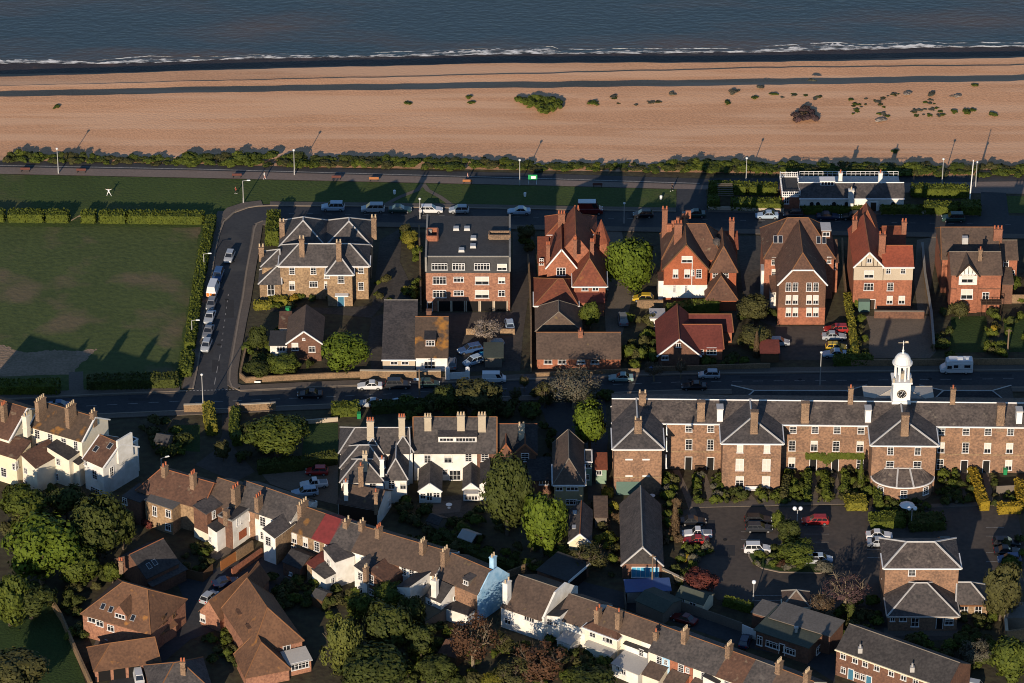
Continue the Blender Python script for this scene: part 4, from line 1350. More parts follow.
h.win(w2, [(786.5, 200, 1.0, 1.7, 'panes')])
mb = MB()
for a, b in (((0, 0), (w2.w, 0)), ((w2.w, 0), (w2.w, 8.2)), ((w2.w, 8.2), (0, 8.2)), ((0, 8.2), (0, 0))):
    for zz in (3.45, 4.0):
        mb.tube(h.L(w2, *a, zz), h.L(w2, *b, zz), .07, n=4)
    n = 9
    for k in range(n):
        x, y = a[0] + (b[0] - a[0]) * k / n, a[1] + (b[1] - a[1]) * k / n
        mb.tube(h.L(w2, x, y, 3.1), h.L(w2, x, y, 4.15 if k % 3 == 0 else 4.0), .09 if k % 3 == 0 else .05, n=4)
h.part(mb, 'balustrade', 'white_paint')
w3 = h.wing((800, 182), (899, 182), 2.6, 2.5, 'flat', 0, 'white_render', 'lead', None, 'lead', par=.2)
mb = MB()
for k in range(22):
    x = w3.w * k / 21
    mb.tube(h.L(w3, x, 2.3, 2.5), h.L(w3, x, 2.3, 3.7), .05, n=4)
mb.tube(h.L(w3, 0, 2.3, 3.7), h.L(w3, w3.w, 2.3, 3.7), .06, n=4)
mb.tube(h.L(w3, 0, 2.3, 3.2), h.L(w3, w3.w, 2.3, 3.2), .05, n=4)
h.part(mb, 'railing', 'white_paint')
x0 = (821 - 800) / 104 * w.w
cu = h.slab(w, 'cupola', x0, x0 + 2.7, 2.6, 4.2, 3.6, 5.2, 'white_paint')
mb = MB()
q = h.L(w, x0 + 1.35, 3.4, 5.2)
mb.box((q.x, q.y, 5.28), (3.0, 1.9, .16)); h.part(mb, 'cupola_roof', 'white_paint', cu)
for k in range(4):
    q = h.L(w, x0 + .42 + k * .62, 2.57, 4.75)
    mb = MB(); mb.box((q.x, q.y, q.z), (.42, .06, .6)); h.part(mb, 'cupola_window', 'glass', cu)
h.chim(840.2, 171, 181, 4.4, .7, .7, 'white_render', 1)
h.chim(880, 171, 183, 4.4, .75, .75, 'white_render', 1)
h.chim(851, 188, 198, 3.2, 1.0, .8, 'white_render', 1, 'pale_pot')
w4 = h.wing((867.5, 200.5), (879, 200.5), 2.5, 2.2, 'slab', 0, 'white_render', 'pale_lead', o=.1)
h.door(w4, [(873.3, 206.5, 1.2, 2.1)], 'dark_timber')
# ---------------------------------------------------------------- the long brick terrace with the clock tower
h = House('barracks_terrace', 'long three storey brick terrace with slate roofs, three pavilions and a white clock tower', (830, 472), 'terrace')
BR, SL = 'stock_brick', 'old_slate'
w = h.wing((612.8, 421.7), (1062, 426.6), 9.5, 9.2, 'gable', 1.75, BR, SL, 'white_paint', o=.3, gutter='white_paint')
WW, HH = 1.15, 2.0
h.win(w, [(x, 428.3 + (x - 688) * .011, WW, 1.45) for x in (688.8, 710.7, 793, 815, 837, 861, 941.6, 966, 988, 1010.5)], lintel='yellow_brick')
h.win(w, [(x, 444.3 + (x - 688) * .012, WW + .1, 2.1, k) for x, k in ((688.8, 'sash'), (710.4, 'sash'), (792, 'sash'), (814, 'halfblind'), (836, 'sash'), (860, 'halfblind'), (941, 'blind'), (965.5, 'sash'), (987.5, 'blind'), (1009.5, 'blind'))], lintel='yellow_brick')
h.win(w, [(x, 461.2 + (x - 688) * .012, WW + .1, 2.1, k) for x, k in ((791.7, 'blind'), (860, 'sash'), (940, 'sash'), (1008.5, 'blind'))], lintel='yellow_brick')
h.door(w, [(688.4, 463.5, 1.2, 2.9), (710.4, 464, 1.2, 2.9), (813, 465, 1.2, 2.9), (835, 465.3, 1.2, 2.9), (964, 467, 1.2, 2.9), (986, 467.2, 1.2, 2.9)])
h.slab(w, 'string_course', -.05, w.w + .05, -.05, .3, 3.5, 3.75, 'yellow_brick')
w1 = h.wing((614.5, 447.8), (662, 447.8), 9.5, 13.3, 'hipf', 1.78, BR, 'slate', 'lead', e=4.4, e2=.01, o=.35, gutter='white_paint', cw=.18)
for px in (629, 646):
    for py in (459.5, 476):
        q, nr = h.plane(w1, 'f', px, py)
        c = q - h.o
        mb = MB()
        mb.box((c.x, c.y, c.z), (1.25, .1, .3))
        h.part(mb, 'window_sill', 'white_paint')
    q, nr = h.plane(w1, 'f', px, 470)
    c = q - h.o
    mb = MB()
    mb.box((c.x, c.y - .0, c.z), (1.15, .06, 2.0))
    h.part(mb, 'blocked_window', BR)
h.slab(w1, 'string_course', -.04, w1.w + .04, -.05, .3, 3.4, 3.7, 'yellow_brick')
h.slab(w1, 'garage_entrance', .4, 4.6, -.06, .1, 0, 2.7, 'green_paint')
h.win(w1, [(666.3, 429.5, 1.1, 1.5), (666.2, 444.5, 1.1, 2.1), (665.8, 461.5, 1.1, 2.1)], f='r')
w2 = h.wing((723, 442.2), (781.5, 442.6), 9.5, 11.2, 'hipf', 1.78, BR, 'slate', 'lead', e=5.0, e2=.01, o=.35, gutter='white_paint', cw=.18)
h.win(w2, [(740, 448.7, 1.1, 1.6, 'shutter'), (767, 448.9, 1.1, 1.6, 'shutter'), (739.7, 464.6, 1.4, 2.35, 'shutter'), (766.4, 464.8, 1.4, 2.35, 'shutter'), (739.6, 482, 1.4, 2.4, 'halfblind'), (766, 482, 1.4, 2.4, 'shutter')], lintel='yellow_brick')
w3 = h.wing((872.5, 444.2), (936.5, 444.8), 9.5, 11.2, 'hipf', 1.78, BR, 'slate', 'lead', e=5.3, e2=.01, o=.35, gutter='white_paint', cw=.18)
h.win(w3, [(890.5, 450.6, 1.1, 1.6), (917.8, 450.8, 1.1, 1.6), (889.8, 466.2, 1.4, 2.2), (917, 466.4, 1.4, 2.2)], lintel='yellow_brick')
# bowed front of the pavilion
n = 18
PT = lambda a, r: h.L(w3, w3.w / 2 + (w3.w / 2 - .35) * r * math.cos(a), -3.6 * r * math.sin(a), 0)
mb, rb, gb = MB(), MB(), MB()
zt, zr = 3.1, 4.7
for k in range(n):
    a0, a1 = math.pi - math.pi * k / n, math.pi - math.pi * (k + 1) / n
    p0, p1 = PT(a0, 1), PT(a1, 1)
    q0, q1 = PT(a0, 1.06), PT(a1, 1.06)
    mb.poly([p0 - Vector((0, 0, .2)), p1 - Vector((0, 0, .2)), p1 + Vector((0, 0, zt)), p0 + Vector((0, 0, zt))])
    t0, t1 = (math.cos(a0) * .3 + .5), (math.cos(a1) * .3 + .5)
    r0, r1 = h.L(w3, w3.w * t0, -.02, zr), h.L(w3, w3.w * t1, -.02, zr)
    rb.poly([q0 + Vector((0, 0, zt)), q1 + Vector((0, 0, zt)), r1, r0])
    gb.tube(q0 + Vector((0, 0, zt - .05)), q1 + Vector((0, 0, zt - .05)), .14, n=4)
h.part(mb, 'bow_wall', BR)
bow = h.part(rb, 'bow_roof', SL)
h.part(gb, 'gutter', 'white_paint', bow)
cb = MB()
for a, t in ((R(104), .42), (R(72), .60)):
    cb.tube(PT(a, 1.04) + Vector((0, 0, zt + .12)), h.L(w3, w3.w * t, -.05, zr + .1), .2, n=4)
cb.tube(h.L(w3, w3.w * .2, -.08, zr + .08), h.L(w3, w3.w * .8, -.08, zr + .08), .12, n=4)
h.part(cb, 'ridge_cap', 'lead', bow)
for a in (R(138), R(90), R(42)):
    q = PT(a, 1.005)
    nr = Vector((3.6 * math.cos(a), -5.5 * math.sin(a), 0)).normalized()
    fm, pm = window_meshes(1.2, 1.6, 'sash')
    fo = put('window', fm, h.root, q + Vector((0, 0, 1.75)), math.atan2(nr.x, -nr.y))
    put('pane', pm, fo)
for a in ((642.3, 391.5, 405, 10.9, 1.25), (638, 418, 430, 11.2, 1.2), (700.7, 401.5, 419, 9.9, 1.3), (753.8, 411.5, 432, 10.35, 1.25), (804.7, 402.5, 420, 10.0, 1.35), (904.3, 414.5, 434, 10.35, 1.3), (1000, 404.5, 422.5, 10.0, 1.35)):
    h.chim(*a, d=1.0, m='chimney_brick', pots=2 if a[0] < 650 else 0, pot='pale_pot')
for a in ((850.2, 386.5, 403, 11.2, .85), (952.3, 387, 403.3, 11.2, .85)):
    h.chim(*a, d=.8, m='chimney_brick', pots=1)
for px, py in ((719.9, 422), (868, 423), (1019, 424.5)):
    p = G(px, py, 9.7) - h.o
    mb = MB()
    mb.box((p.x, p.y + .9, 10.9), (1.0, 1.6, 2.4))
    bx = h.part(mb, 'roof_box', 'white_paint')
    mb = MB()
    mb.box((p.x, p.y + .9, 12.2), (1.2, 1.8, .25))
    h.part(mb, 'roof_box_cap', 'lead', bx)
# lower street ranges behind
for a, b in ((735, 868), (925, 1014)):
    p, q = G(a, 402, 9.5), G(b, 402, 9.5)
    wv = h.wing((a, 408), (b, 408.2), 6.9, 7.5, 'hip', 1.2, BR, 'dark_slate', 'lead', e=3.5, o=.3, cw=.12)
# clock tower on its lead hip
wt = h.wing((866, 403.4), (934, 403.4), 9.6, 5.6, 'hip', 1.6, BR, 'pale_lead', 'pale_lead', e=5.4, o=.2)
ct = G(900.5, 399.5, 11.3) - h.o
x, y = ct.x, ct.y + .1
mb = MB()
mb.box((x, y, 13.0), (3.0, 3.0, 4.9))
mb.box((x, y, 15.45), (3.5, 3.5, .3))
mb.box((x, y, 11.5), (3.3, 3.3, .5))
tw = h.part(mb, 'clock_tower', 'white_paint')
for sgn in (-1, 1):
    mb = MB()
    mb.box((x + sgn * 1.5, y - 1.5, 15.9), (.35, .35, .7))
    mb.box((x + sgn * 1.5, y - 1.5, 16.3), (.2, .2, .3))
    h.part(mb, 'finial', 'stone', tw)
def disc(r, dy, m, name, yy=None):
    mb = MB()
    nn = 24
    yy = y - 1.5
    mb.tube((x, yy, 13.25), (x, yy - dy, 13.25), r, n=nn)
    return h.part(mb, name, m, tw)
disc(.86, .06, 'stone', 'clock_rim')
disc(.78, .09, 'black_paint', 'clock_face')
mb = MB()
for k in range(12):
    a = math.pi * k / 6
    mb.box((x + .6 * math.sin(a), y - 1.61, 13.25 + .6 * math.cos(a)), (.12, .03, .12))
mb.tube((x, y - 1.62, 13.25), (x + .18, y - 1.62, 13.75), .04, n=4)
mb.tube((x, y - 1.62, 13.25), (x - .32, y - 1.62, 13.05), .05, n=4)
h.part(mb, 'clock_hands', 'white_paint', tw)
for k in range(8):
    a = math.pi / 8 + math.pi * k / 4
    mb = MB()
    mb.tube((x + 1.22 * math.cos(a), y + 1.22 * math.sin(a), 15.5), (x + 1.22 * math.cos(a), y + 1.22 * math.sin(a), 18.5), .19, .17, 8)
    h.part(mb, 'column', 'white_paint', tw)
mb = MB()
mb.lathe((x, y, 0), [(.5, 15.5), (.5, 16.7)], 8)
h.part(mb, 'bell', 'stone', tw)
mb = MB()
mb.lathe((x, y, 0), [(1.45, 18.4), (1.75, 18.55), (1.75, 18.8), (1.5, 18.85), (1.46, 19.2), (1.3, 19.7), (1.0, 20.15), (.55, 20.45), (.2, 20.55), (.16, 20.9), (.22, 21.1), (.1, 21.3), (.06, 23.0)], 20)
h.part(mb, 'dome', 'white_paint', tw)
mb = MB()
mb.tube((x - .9, y, 22.6), (x + .9, y, 22.6), .06, n=5)
mb.tube((x, y - .6, 22.2), (x, y + .6, 22.2), .05, n=5)
mb.box((x + .55, y, 22.75), (.5, .06, .4))
h.part(mb, 'weather_vane', 'stone', tw)
# slate hall
h = House('slate_hall', 'long slate roofed hall with blue glazed front below a slate hung gable', (641, 580), 'hall')
w = h.wing((622.5, 563.6), (662, 563.8), 2.9, 18.5, 'gablef', 3.4, 'brown_brick', 'slate', 'concrete', 'lead', o=.3, g=.25)
T = lambda a, b, c: h.L(w, a, b, c)
mb = MB()
mb.poly([T(.2, -.05, 2.9), T(w.w - .2, -.05, 2.9), T(w.w / 2, -.05, 6.15)])
h.part(mb, 'slate_hung_gable', 'dark_slate')
h.win(w, [(645.3, 572, 4.6, 2.1, 'blue')])
h = House('garage', 'flat garage with a blue covered roof in front of the hall with the blue glazing', (650, 600), 'garage')
w = h.wing((627, 592.5), (670, 591), 2.1, 3.4, 'slab', 0, 'concrete', 'blue_cover', o=.25)
h = House('shed', 'curved grey green roofed lock-up shed beside the lane', (654, 620), 'shed')
w = h.wing((636, 601), (663, 613), 2.3, 5, 'gable', .7, 'grey_timber', 'green_felt', None, None, o=.1)
h = House('summerhouse', 'cream timber summerhouse with grey green felt roof', (688, 612), 'summerhouse')
w = h.wing((676.5, 596), (703, 604.5), 2.2, 3.6, 'gable', .9, 'pale_cream', 'green_felt', None, None, o=.2)
h.win(w, [(683, 600, .7, .8, 'case'), (693, 604, 1.2, .7, 'case')])
# flat roofed office
h = House('office', 'single storey brick office with green felt flat roofs and wide windows', (800, 655), 'office')
w = h.wing((756, 630.5), (808, 648), 3.2, 7.5, 'slab', 0, 'brown_brick', 'green_felt', o=.35)
h.win(w, [(773, 645, 2.6, 1.2, 'case'), (789.5, 651, 2.2, 1.2, 'case'), (759.8, 640.5, 1, 1.8, 'case')])
h.win(w, [(818, 650, 1.4, 1.5, 'case')], f='r')
h.door(w, [(782, 649, 1.0, 2.1, 'white_paint')], 'dark_timber')
w2 = h.wing((770, 618.5), (830, 637), 3.5, 5, 'slab', 0, 'brown_brick', 'grey_felt', o=.2)
w3 = h.wing((752, 613), (778, 621), 3.0, 4, 'slab', 0, 'brown_brick', 'grey_felt', o=.2)
p = G(796, 633, 3.3) - h.o
mb = MB(); mb.tube((p.x, p.y, 3.2), (p.x, p.y, 4.4), .25); mb.box((p.x, p.y, 4.4), (.7, .5, .25)); h.part(mb, 'roof_vent', 'corrugated')
h = House('pavilion', 'small square hut with pyramid slate roof and pale sunlit fascia by the car park', (796, 612), 'hut')
w = h.wing((784, 605.5), (808.5, 606), 2.3, 4.2, 'hip', 1.6, 'cream_render', 'grey_brown_tile', 'concrete', e=2.0, e2=2.0, o=.3, gutter='pale_cream')
# long cottages
h = House('cottage_row', 'long two storey brown brick cottage row with slate roof and sunlit gable end', (890, 690), 'cottages')
w = h.wing((836.5, 649), (947, 688.5), 5.0, 8.0, 'gable', 2.5, 'brown_brick', 'dark_slate', 'ridge_grey', o=.15, g=.05, gutter='pale_cream')
h.win(w, [(843.5, 655.8), (855.4, 660), (865.5, 663.6), (877, 667.5), (891.5, 672.8), (903.8, 677), (916, 681.5)], 'case', ww=1.0, hh=1.2)
h.win(w, [(843.5, 670), (857, 675), (863, 677)], 'case', ww=.9, hh=1.2)
h.door(w, [(851, 674, 1, 2.1), (869, 681, 1, 2.1)], 'blue_paint')
for px, py in ((860, 652), (912, 671)):
    q, sl = h.roofpt(w, px, py)
    q = q - h.o
    mb = MB(); mb.box((q.x, q.y, q.z + .4), (.7, .7, .9)); mb.tube((q.x, q.y, q.z + .8), (q.x, q.y, q.z + 1.5), .15); h.part(mb, 'roof_vent', 'corrugated')
# brick pavilion by the car park
h = House('brick_lodge', 'square brown brick lodge with truncated slate roof and lower hipped front wing', (920, 635), 'lodge')
w = h.wing((885.5, 566.8), (959, 566.8), 8.4, 8.4, 'hip', 2.0, BR, SL, 'lead', e=3.7, o=.35, gutter='white_paint', cw=.18)
h.win(w, [(912, 571.8, 1.2, 1.5)])
w2 = h.wing((889, 615), (957.5, 615), 3.1, 10.4, 'hip', 2.7, BR, 'slate', 'lead', e=4.6, o=.3, gutter='pale_lead')
h.win(w2, [(915, 622, 1.3, 1.8, 'panes'), (949, 621, 1.4, 1.5, 'halfblind'), (903, 619, 1.2, .9, 'case'), (892.5, 619, .8, .9, 'case')])
h.door(w2, [(939.5, 623, 1.1, 2.2)])
w3 = h.wing((957.5, 603.3), (987.5, 603.3), 2.9, 5.5, 'hip', 2.2, 'yellow_brick', 'slate', 'lead', e=.01, e2=2.6, o=.3, gutter='ridge_orange')
h.win(w3, [(964.3, 609.8, 1.2, 2.0, 'panes'), (978.2, 610.4, 1.2, 2.0, 'panes')])
w4 = h.wing((988, 605), (997, 605), 2.0, 3, 'lean', .6, 'timber', 'dark_slate')
# ---------------------------------------------------------------- white houses between the road and the back lanes
h = House('white_villa', 'white rendered villa of many slate hips edged in white, at the car yard', (375, 505))
w = h.wing((340, 452.5), (409, 452.5), 6.6, 8.2, 'hip', 2.4, 'white_render', 'slate', 'lead', e=2.5, e2=.01, cw=.13)
w2 = h.wing((341, 467), (384, 467), 6.2, 6.5, 'hip', 2.3, 'white_render', 'slate', 'lead', e=3, e2=2.6, cw=.13)
w3 = h.wing((341, 481.5), (383.5, 481.5), 5.6, 7.0, 'hip', 2.2, 'white_render', 'slate', 'lead', e=2.8, e2=3.2, cw=.13)
h.win(w3, [(372.8, 487, 1.2, 1.7)])
w4 = h.wing((384.5, 478), (406.5, 478), 5.1, 8.5, 'hipf', 2.3, 'white_render', 'slate', 'lead', e=2.4, cw=.13)
h.win(w4, [(391.5, 484.5, 1.1, 1.8), (403, 485.5, 1.1, 1.5, 'halfblind')])
for px, py in ((371, 452.5), (401.5, 450.5)):
    h.wing((px - 8, py), (px + 11, py), 6.7, 6, 'hipf', 1.9, 'white_render', 'dark_slate', 'lead', e=1.6, cw=.12)
for a in ((370.6, 419, 437, 8.6, 1.2), (402, 415.5, 435, 8.6, 1.1)):
    h.chim(*a, d=.9, m='stone', pots=3)
h.chim(365, 452, 463, 8.2, .8, .7, 'stone', 2, 'pale_pot')
h.chim(382, 457, 468, 7.8, .7, .7, 'white_render', 1)
h.chim(361, 464, 482, 6.0, .85, .8, 'chimney_brick', 1)
h.chim(346, 480, 492, 5.4, .7, .7, 'white_render', 1)
h = House('outbuilding', 'outbuilding with brown roof and white gable end in front of the white villa', (370, 518), 'outbuilding')
w = h.wing((338, 502.5), (377.5, 510), 3.3, 6.5, 'gable', 1.9, 'white_render', 'grey_brown_tile', None, None, o=.2)
h.slab(w, 'boarded_front', .1, w.w - .1, -.05, .1, 0, 3.0, 'dark_timber')
h.win(w, [(389, 503, 1.0, 1.4, 'halfblind'), (392, 512, 1.2, 1.3, 'halfblind')], f='r')
h.chim(376, 490, 506, 4.4, .6, .6, 'chimney_brick', 1)
h = House('white_terrace', 'long white rendered house with slate roof, four tall chimneys and a white box dormer', (455, 482))
w = h.wing((414, 452.3), (495.5, 452.3), 5.7, 11, 'gable', 3.7, 'white_render', 'slate', 'ridge_orange', 'ridge_orange', o=.3)
h.slab(w, 'brick_bay', w.w - 3.2, w.w + .04, -.05, .5, 0, 5.5, 'brown_brick')
V_ = Wing(); V_.__dict__.update(w.__dict__); V_.P = w.P - w.n * .05
h.win(V_, [(427.5, 458.7, 1.2, 1.6), (448, 458.7, 1.4, 1.6, 'halfblind'), (468.5, 457.3, 1.2, 1.6), (484.7, 457.3, 1.3, 1.6), (445, 472, .8, 1.2, 'case'), (455, 475, 2.0, 2.0, 'panes'), (425, 473, 1.2, 1.4)])
h.dormer(w, 457.5, 439.5, 6.6, 1.1, 3.5, 'flat', 'white_render', 'slate', [('case', -1.9, 2.4, .7), ('case', 1.4, 3.4, .75)])
h.chim(428, 415, 432, 7.6, 1.2, .8, 'stone', 3, 'pale_pot')
h.chim(461, 413.5, 431, 7.9, 1.3, .8, 'stone', 3, 'pale_pot')
h.chim(482, 413.5, 431, 7.9, 1.3, .8, 'stone', 3, 'pale_pot')
w2 = h.wing((419, 490.5), (441, 490.5), 2.5, 6.8, 'gablef', 1.5, 'white_render', 'slate', None, 'white_paint', o=.2)
h.win(w2, [(423, 496, 1, 1.2, 'case'), (429.5, 496.5, 1, 1.7, 'panes'), (436.5, 495, 1.2, 1.1, 'case')])
w3 = h.wing((463.2, 488.8), (479.2, 488.8), 2.5, 7.5, 'gablef', 1.2, 'white_render', 'slate', None, 'white_paint', o=.15)
h.win(w3, [(471.3, 497.5, 2.2, 1.0, 'case')])
h.slab(w3, 'conservatory_roof', .1, w3.w - .1, -1.4, -.1, 2.25, 2.4, 'corrugated')
w4 = h.wing((479.5, 484), (490, 484), 3.4, 8.5, 'leanx', -1.3, 'white_render', 'dark_slate')
h = House('brick_cottage', 'small brick house with two slate gables and red tiled ridges', (520, 468))
w = h.wing((497.5, 452), (536.5, 452), 5.0, 8.5, 'gable', 3.0, 'brown_brick', 'dark_slate', 'ridge_red', o=.25)
w2 = h.wing((514, 453), (536, 453), 5.0, 5, 'gablef', 1.9, 'brown_brick', 'dark_slate', 'ridge_red', 'ridge_red', o=.25)
w3 = h.wing((499, 453), (513, 453), 5.0, 5, 'gablef', 1.9, 'brown_brick', 'dark_slate', 'ridge_red', 'ridge_red', o=.2)
h.win(w2, [(525, 457.2, 1.4, 1.7)])
h.chim(521.5, 423.5, 432, 7.8, 1.0, .8, 'stone', 2, 'pale_pot')
w4 = h.wing((528, 480), (550.5, 480), 2.9, 6, 'lean', .9, 'brown_brick', 'dark_slate')
h.win(w4, [(544, 482.5, 1.7, .9, 'case')])
h.skylights(w4, [], .8, 1)
h = House('cream_house', 'khaki cream rendered house with hipped brown roof and white casements', (568, 511))
w = h.wing((554.5, 483), (583.5, 483), 5.3, 13, 'hipf', 2.7, 'khaki_render', 'grey_brown_tile', 'ridge_grey', e=3.4, e2=.01, gutter='white_paint')
h.win(w, [(559.4, 488, 1.2, 1.0, 'case'), (572.3, 488, 2.0, 1.0, 'case'), (571.5, 502, 2.0, 1.1, 'case')])
h.door(w, [(578.6, 505, 1.0, 2.0)], 'green_paint')
h = House('green_cottage', 'narrow pale green cottage squeezed beside the cream house', (595, 490), 'cottage')
w = h.wing((584.5, 462), (592, 462), 4.8, 4, 'flat', 0, 'green_render', 'felt', None, 'white_paint')
h.win(w, [(588, 465, 1.1, 1.2, 'case'), (587, 477, .8, 1.2, 'case')])
w2 = h.wing((596, 469), (606.5, 469), 3.0, 4, 'lean', .8, 'green_render', 'red_tile')
h.win(w2, [(599, 472.5, 1.0, .9, 'case')])
h = House('garden_house', 'small slate roofed garden house with cream gable and two skylights behind bright tree', (580, 555), 'garden house')
w = h.wing((569, 541.8), (590.5, 542.3), 2.4, 10, 'gablef', 1.7, 'pale_cream', 'slate', 'ridge_red', 'white_paint', o=.2)
for y_ in (3.0, 7.5):
    mb = MB(); q = h.L(w, .95, y_, 3.4)
    mb.box((q.x, q.y, q.z + .08), (1.1, 1.2, .12)); sk = h.part(mb, 'skylight', 'steel')
    sk.rotation_euler = (0, 0, 0)
h = House('flat_garage', 'dark flat roofed garage with a white fascia beside the lane', (560, 592), 'garage')
w = h.wing((537, 571), (567.5, 582), 2.5, 6.5, 'slab', 0, 'brown_brick', 'felt', o=.15, gutter=None)
h.slab(w, 'fascia', w.w + .1, w.w + .3, -.1, 6.6, 2.35, 2.75, 'white_paint')
h.slab(w, 'garage_entrance', w.w - .02, w.w + .05, .7, 5.8, 0, 2.2, 'garage_dark')
# ---------------------------------------------------------------- the slanting terraces and the close at the lower left
WR, CRM = 'white_render', 'cream_render'
RZ = R(-31)

def stack(h, *a, **k):
    k.setdefault('rz', RZ + math.pi / 2)
    a = list(a)
    a[1] = a[2] - (a[2] - a[1]) * .78
    if len(a) > 4:
        a[4] *= .85
    if len(a) > 6 and a[6] == 'red_chimney':
        a[6] = 'chimney_brick'
    return h.chim(*a, **k)
h = House('white_house', 'tall cream and white house with brown roof and rows of chimney pots by the road', (70, 480))
w = h.wing((30.8, 426), (81.7, 441), 8.0, 8.2, 'gable', 2.6, CRM, 'lichen_tile', 'ridge_orange', 'white_paint', o=.25)
h.win(w, [(37.5, 434, 1.1, 1.8), (50.5, 437.5, 1.1, 1.5), (64, 442, 1.1, 1.6), (76, 445.5, .9, 1.8), (38.3, 448.5, 1.1, 2.0)])
w2 = h.wing((84, 458.5), (103, 467), 6.0, 8.6, 'gable', 2.6, WR, 'brown_tile', 'ridge_orange', 'white_paint', o=.2)
h.win(w2, [(95, 474.5, 1.2, 1.9), (95.5, 491, 2.1, 1.4, 'case'), (86, 462, .8, 1.2)])
h.win(w2, [(111.5, 471.5, 1.0, 1.9)], f='r')
h.skylights(w2, [(96, 449), (110, 446)], .9, 1.2)
h.slab(w2, 'parapet_wall', w2.w - .02, w2.w + .35, 3.5, 7.2, 5.0, 9.6, WR)
w3 = h.wing((113, 449), (119.5, 451.5), 6.4, 5.0, 'flat', 0, WR, 'felt', None, 'white_paint')
h.slab(w3, 'blocked_window', w3.w - .02, w3.w + .06, 1.0, 3.2, 1.2, 4.2, 'timber')
w4 = h.wing((47.5, 452.5), (69, 460), 5.6, 5.5, 'leanx', 1.2, CRM, 'dark_slate')
h.win(w4, [(58.5, 461.5, .9, 1.3), (57, 476.5, .9, 1.4), (51, 466, .9, 1.2, 'blind')])
w5 = h.wing((22, 461.5), (36.5, 468.5), 5.0, 6.5, 'leanx', 1.4, CRM, 'brown_tile')
h.win(w5, [(26, 470.5, .9, 1.1), (26, 483, .9, 1.1)])
w6 = h.wing((69.5, 461.5), (79, 465), 4.4, 3.5, 'leanx', .6, CRM, 'dark_slate')
h.win(w6, [(72.5, 470.5, .7, .9, 'case')])
stack(h, 41, 394, 411, 10.4, 2.6, .8, 'chimney_brick', 5, 'pale_pot')
stack(h, 71, 400, 418, 10.4, 2.6, .8, 'chimney_brick', 5, 'pale_pot')
stack(h, 93.5, 408, 418, 10.4, 1.2, .8, 'chimney_brick', 2, 'pale_pot')
stack(h, 26.5, 410, 428, 8.6, 1.1, .9, CRM, 2, 'pale_pot')
h = House('terraced_house', 'terraced house with broad dark brown roof and pinkish cream wall, cut by the left edge', (0, 490))
w = h.wing((-60, 418), (9, 439.5), 7.2, 11, 'gable', 3.4, CRM, 'brown_tile', 'ridge_orange', 'white_paint', o=.25)
w2 = h.wing((-16, 449), (16, 459), 5.6, 4.5, 'lean', 1.2, 'pale_cream', 'brown_tile', None, 'white_paint', o=.15)
h.win(w2, [(14.5, 466.5, .9, 1.3)])
h.win(w2, [(16.5, 465.5, .8, 1.5)], f='r')
h.win(w2, [(4, 472, 1.2, 1.8)])
stack(h, 4, 400, 413, 10.4, 1.2, .8, 'chimney_brick', 3)

def terr(label, A, B, wall, rm, z=5.6, d=8.1, rise=2.4, cap='ridge_orange', base=24, name='terraced_house', roof='gable', board=None, wins=(), **k):
    h = House(name, label, ((A[0] + B[0]) / 2, (A[1] + B[1]) / 2 + z * 5.05))
    w = h.wing(A, B, z, d, roof, rise, wall, rm, cap, board, o=.22, g=.02, **k)
    if wins:
        h.win(w, wins)
    return h, w
h, w = terr('brick house with hipped brown roof, red ridges and flat roofed yellow brick extension', (137, 490), (202, 508.5), 'yellow_brick', 'brown_tile', 5.2, 8.4, 2.6, 'ridge_red', roof='hip', e=2.4, e2=.01)
w2 = h.wing((145, 501), (172, 510), 5.0, 4.6, 'slab', 0, 'yellow_brick', 'grey_felt', o=.15)
h.win(w2, [(155, 511, .9, 2.0, 'panes'), (168.5, 513.5, 1.1, 1.5, 'case'), (168.3, 527, 1.1, 1.4, 'case')])
w3 = h.wing((123, 497), (140, 503), 4.6, 4.6, 'slab', 0, 'brown_brick', 'felt', o=.15)
h.win(w3, [(125, 501, 1, 1.4, 'case')])
stack(h, 165, 461, 475, 7.4, 1.2, .8, 'red_chimney', 2)
stack(h, 193.5, 468, 485, 7.4, 1.2, .8, 'red_chimney', 3)
h, w = terr('brown roofed terraced house with a tall brown brick extension topped in grey slate', (205, 501), (231, 509.5), 'stock_brick', 'grey_brown_tile')
w2 = h.wing((193.5, 508), (207, 514.5), 5.8, 5.2, 'leanx', .5, 'brown_brick', 'slate')
h.slab(w2, 'render_band', -.05, w2.w + .05, -.05, 5.0, -.2, 1.9, CRM)
h.win(w2, [(213.5, 514.5, .8, 1.5), (213, 527, .8, 1.2)], f='r')
w3 = h.wing((208, 528), (217, 532), 4.0, 4.5, 'leanx', .5, WR, 'dark_slate')
h.win(w3, [(210.5, 539, .6, 1.0)])
stack(h, 236, 481, 500, 6.9, 1.9, .8, 'red_chimney', 3)
h, w = terr('first slate roofed house of the white terrace, brick above its blue-trimmed extension', (231.5, 504), (254.5, 511.7), 'stock_brick', 'slate')
h.win(w, [(247.5, 516, 1.0, 1.6), (247.7, 530, 1.0, 1.6)])
w2 = h.wing((218, 515), (232, 520.5), 5.8, 5.6, 'flat', 0, 'brown_brick', 'dark_slate', None, 'concrete', par=.3)
h.slab(w2, 'white_side', w2.w - .03, w2.w + .05, .1, 5.5, 0, 5.7, WR)
h.win(w2, [(238.3, 521.5, 1.0, 1.6)], f='r')
h.slab(w2, 'red_panel', w2.w + .04, w2.w + .1, 1.6, 3.6, 1.0, 2.6, 'tile_hung')
stack(h, 259, 490, 509, 6.0, 1.7, .8, 'chimney_brick', 3)
h.chim(226.5, 510, 517, 5.9, .9, .8, 'chimney_brick', 0, rz=RZ)
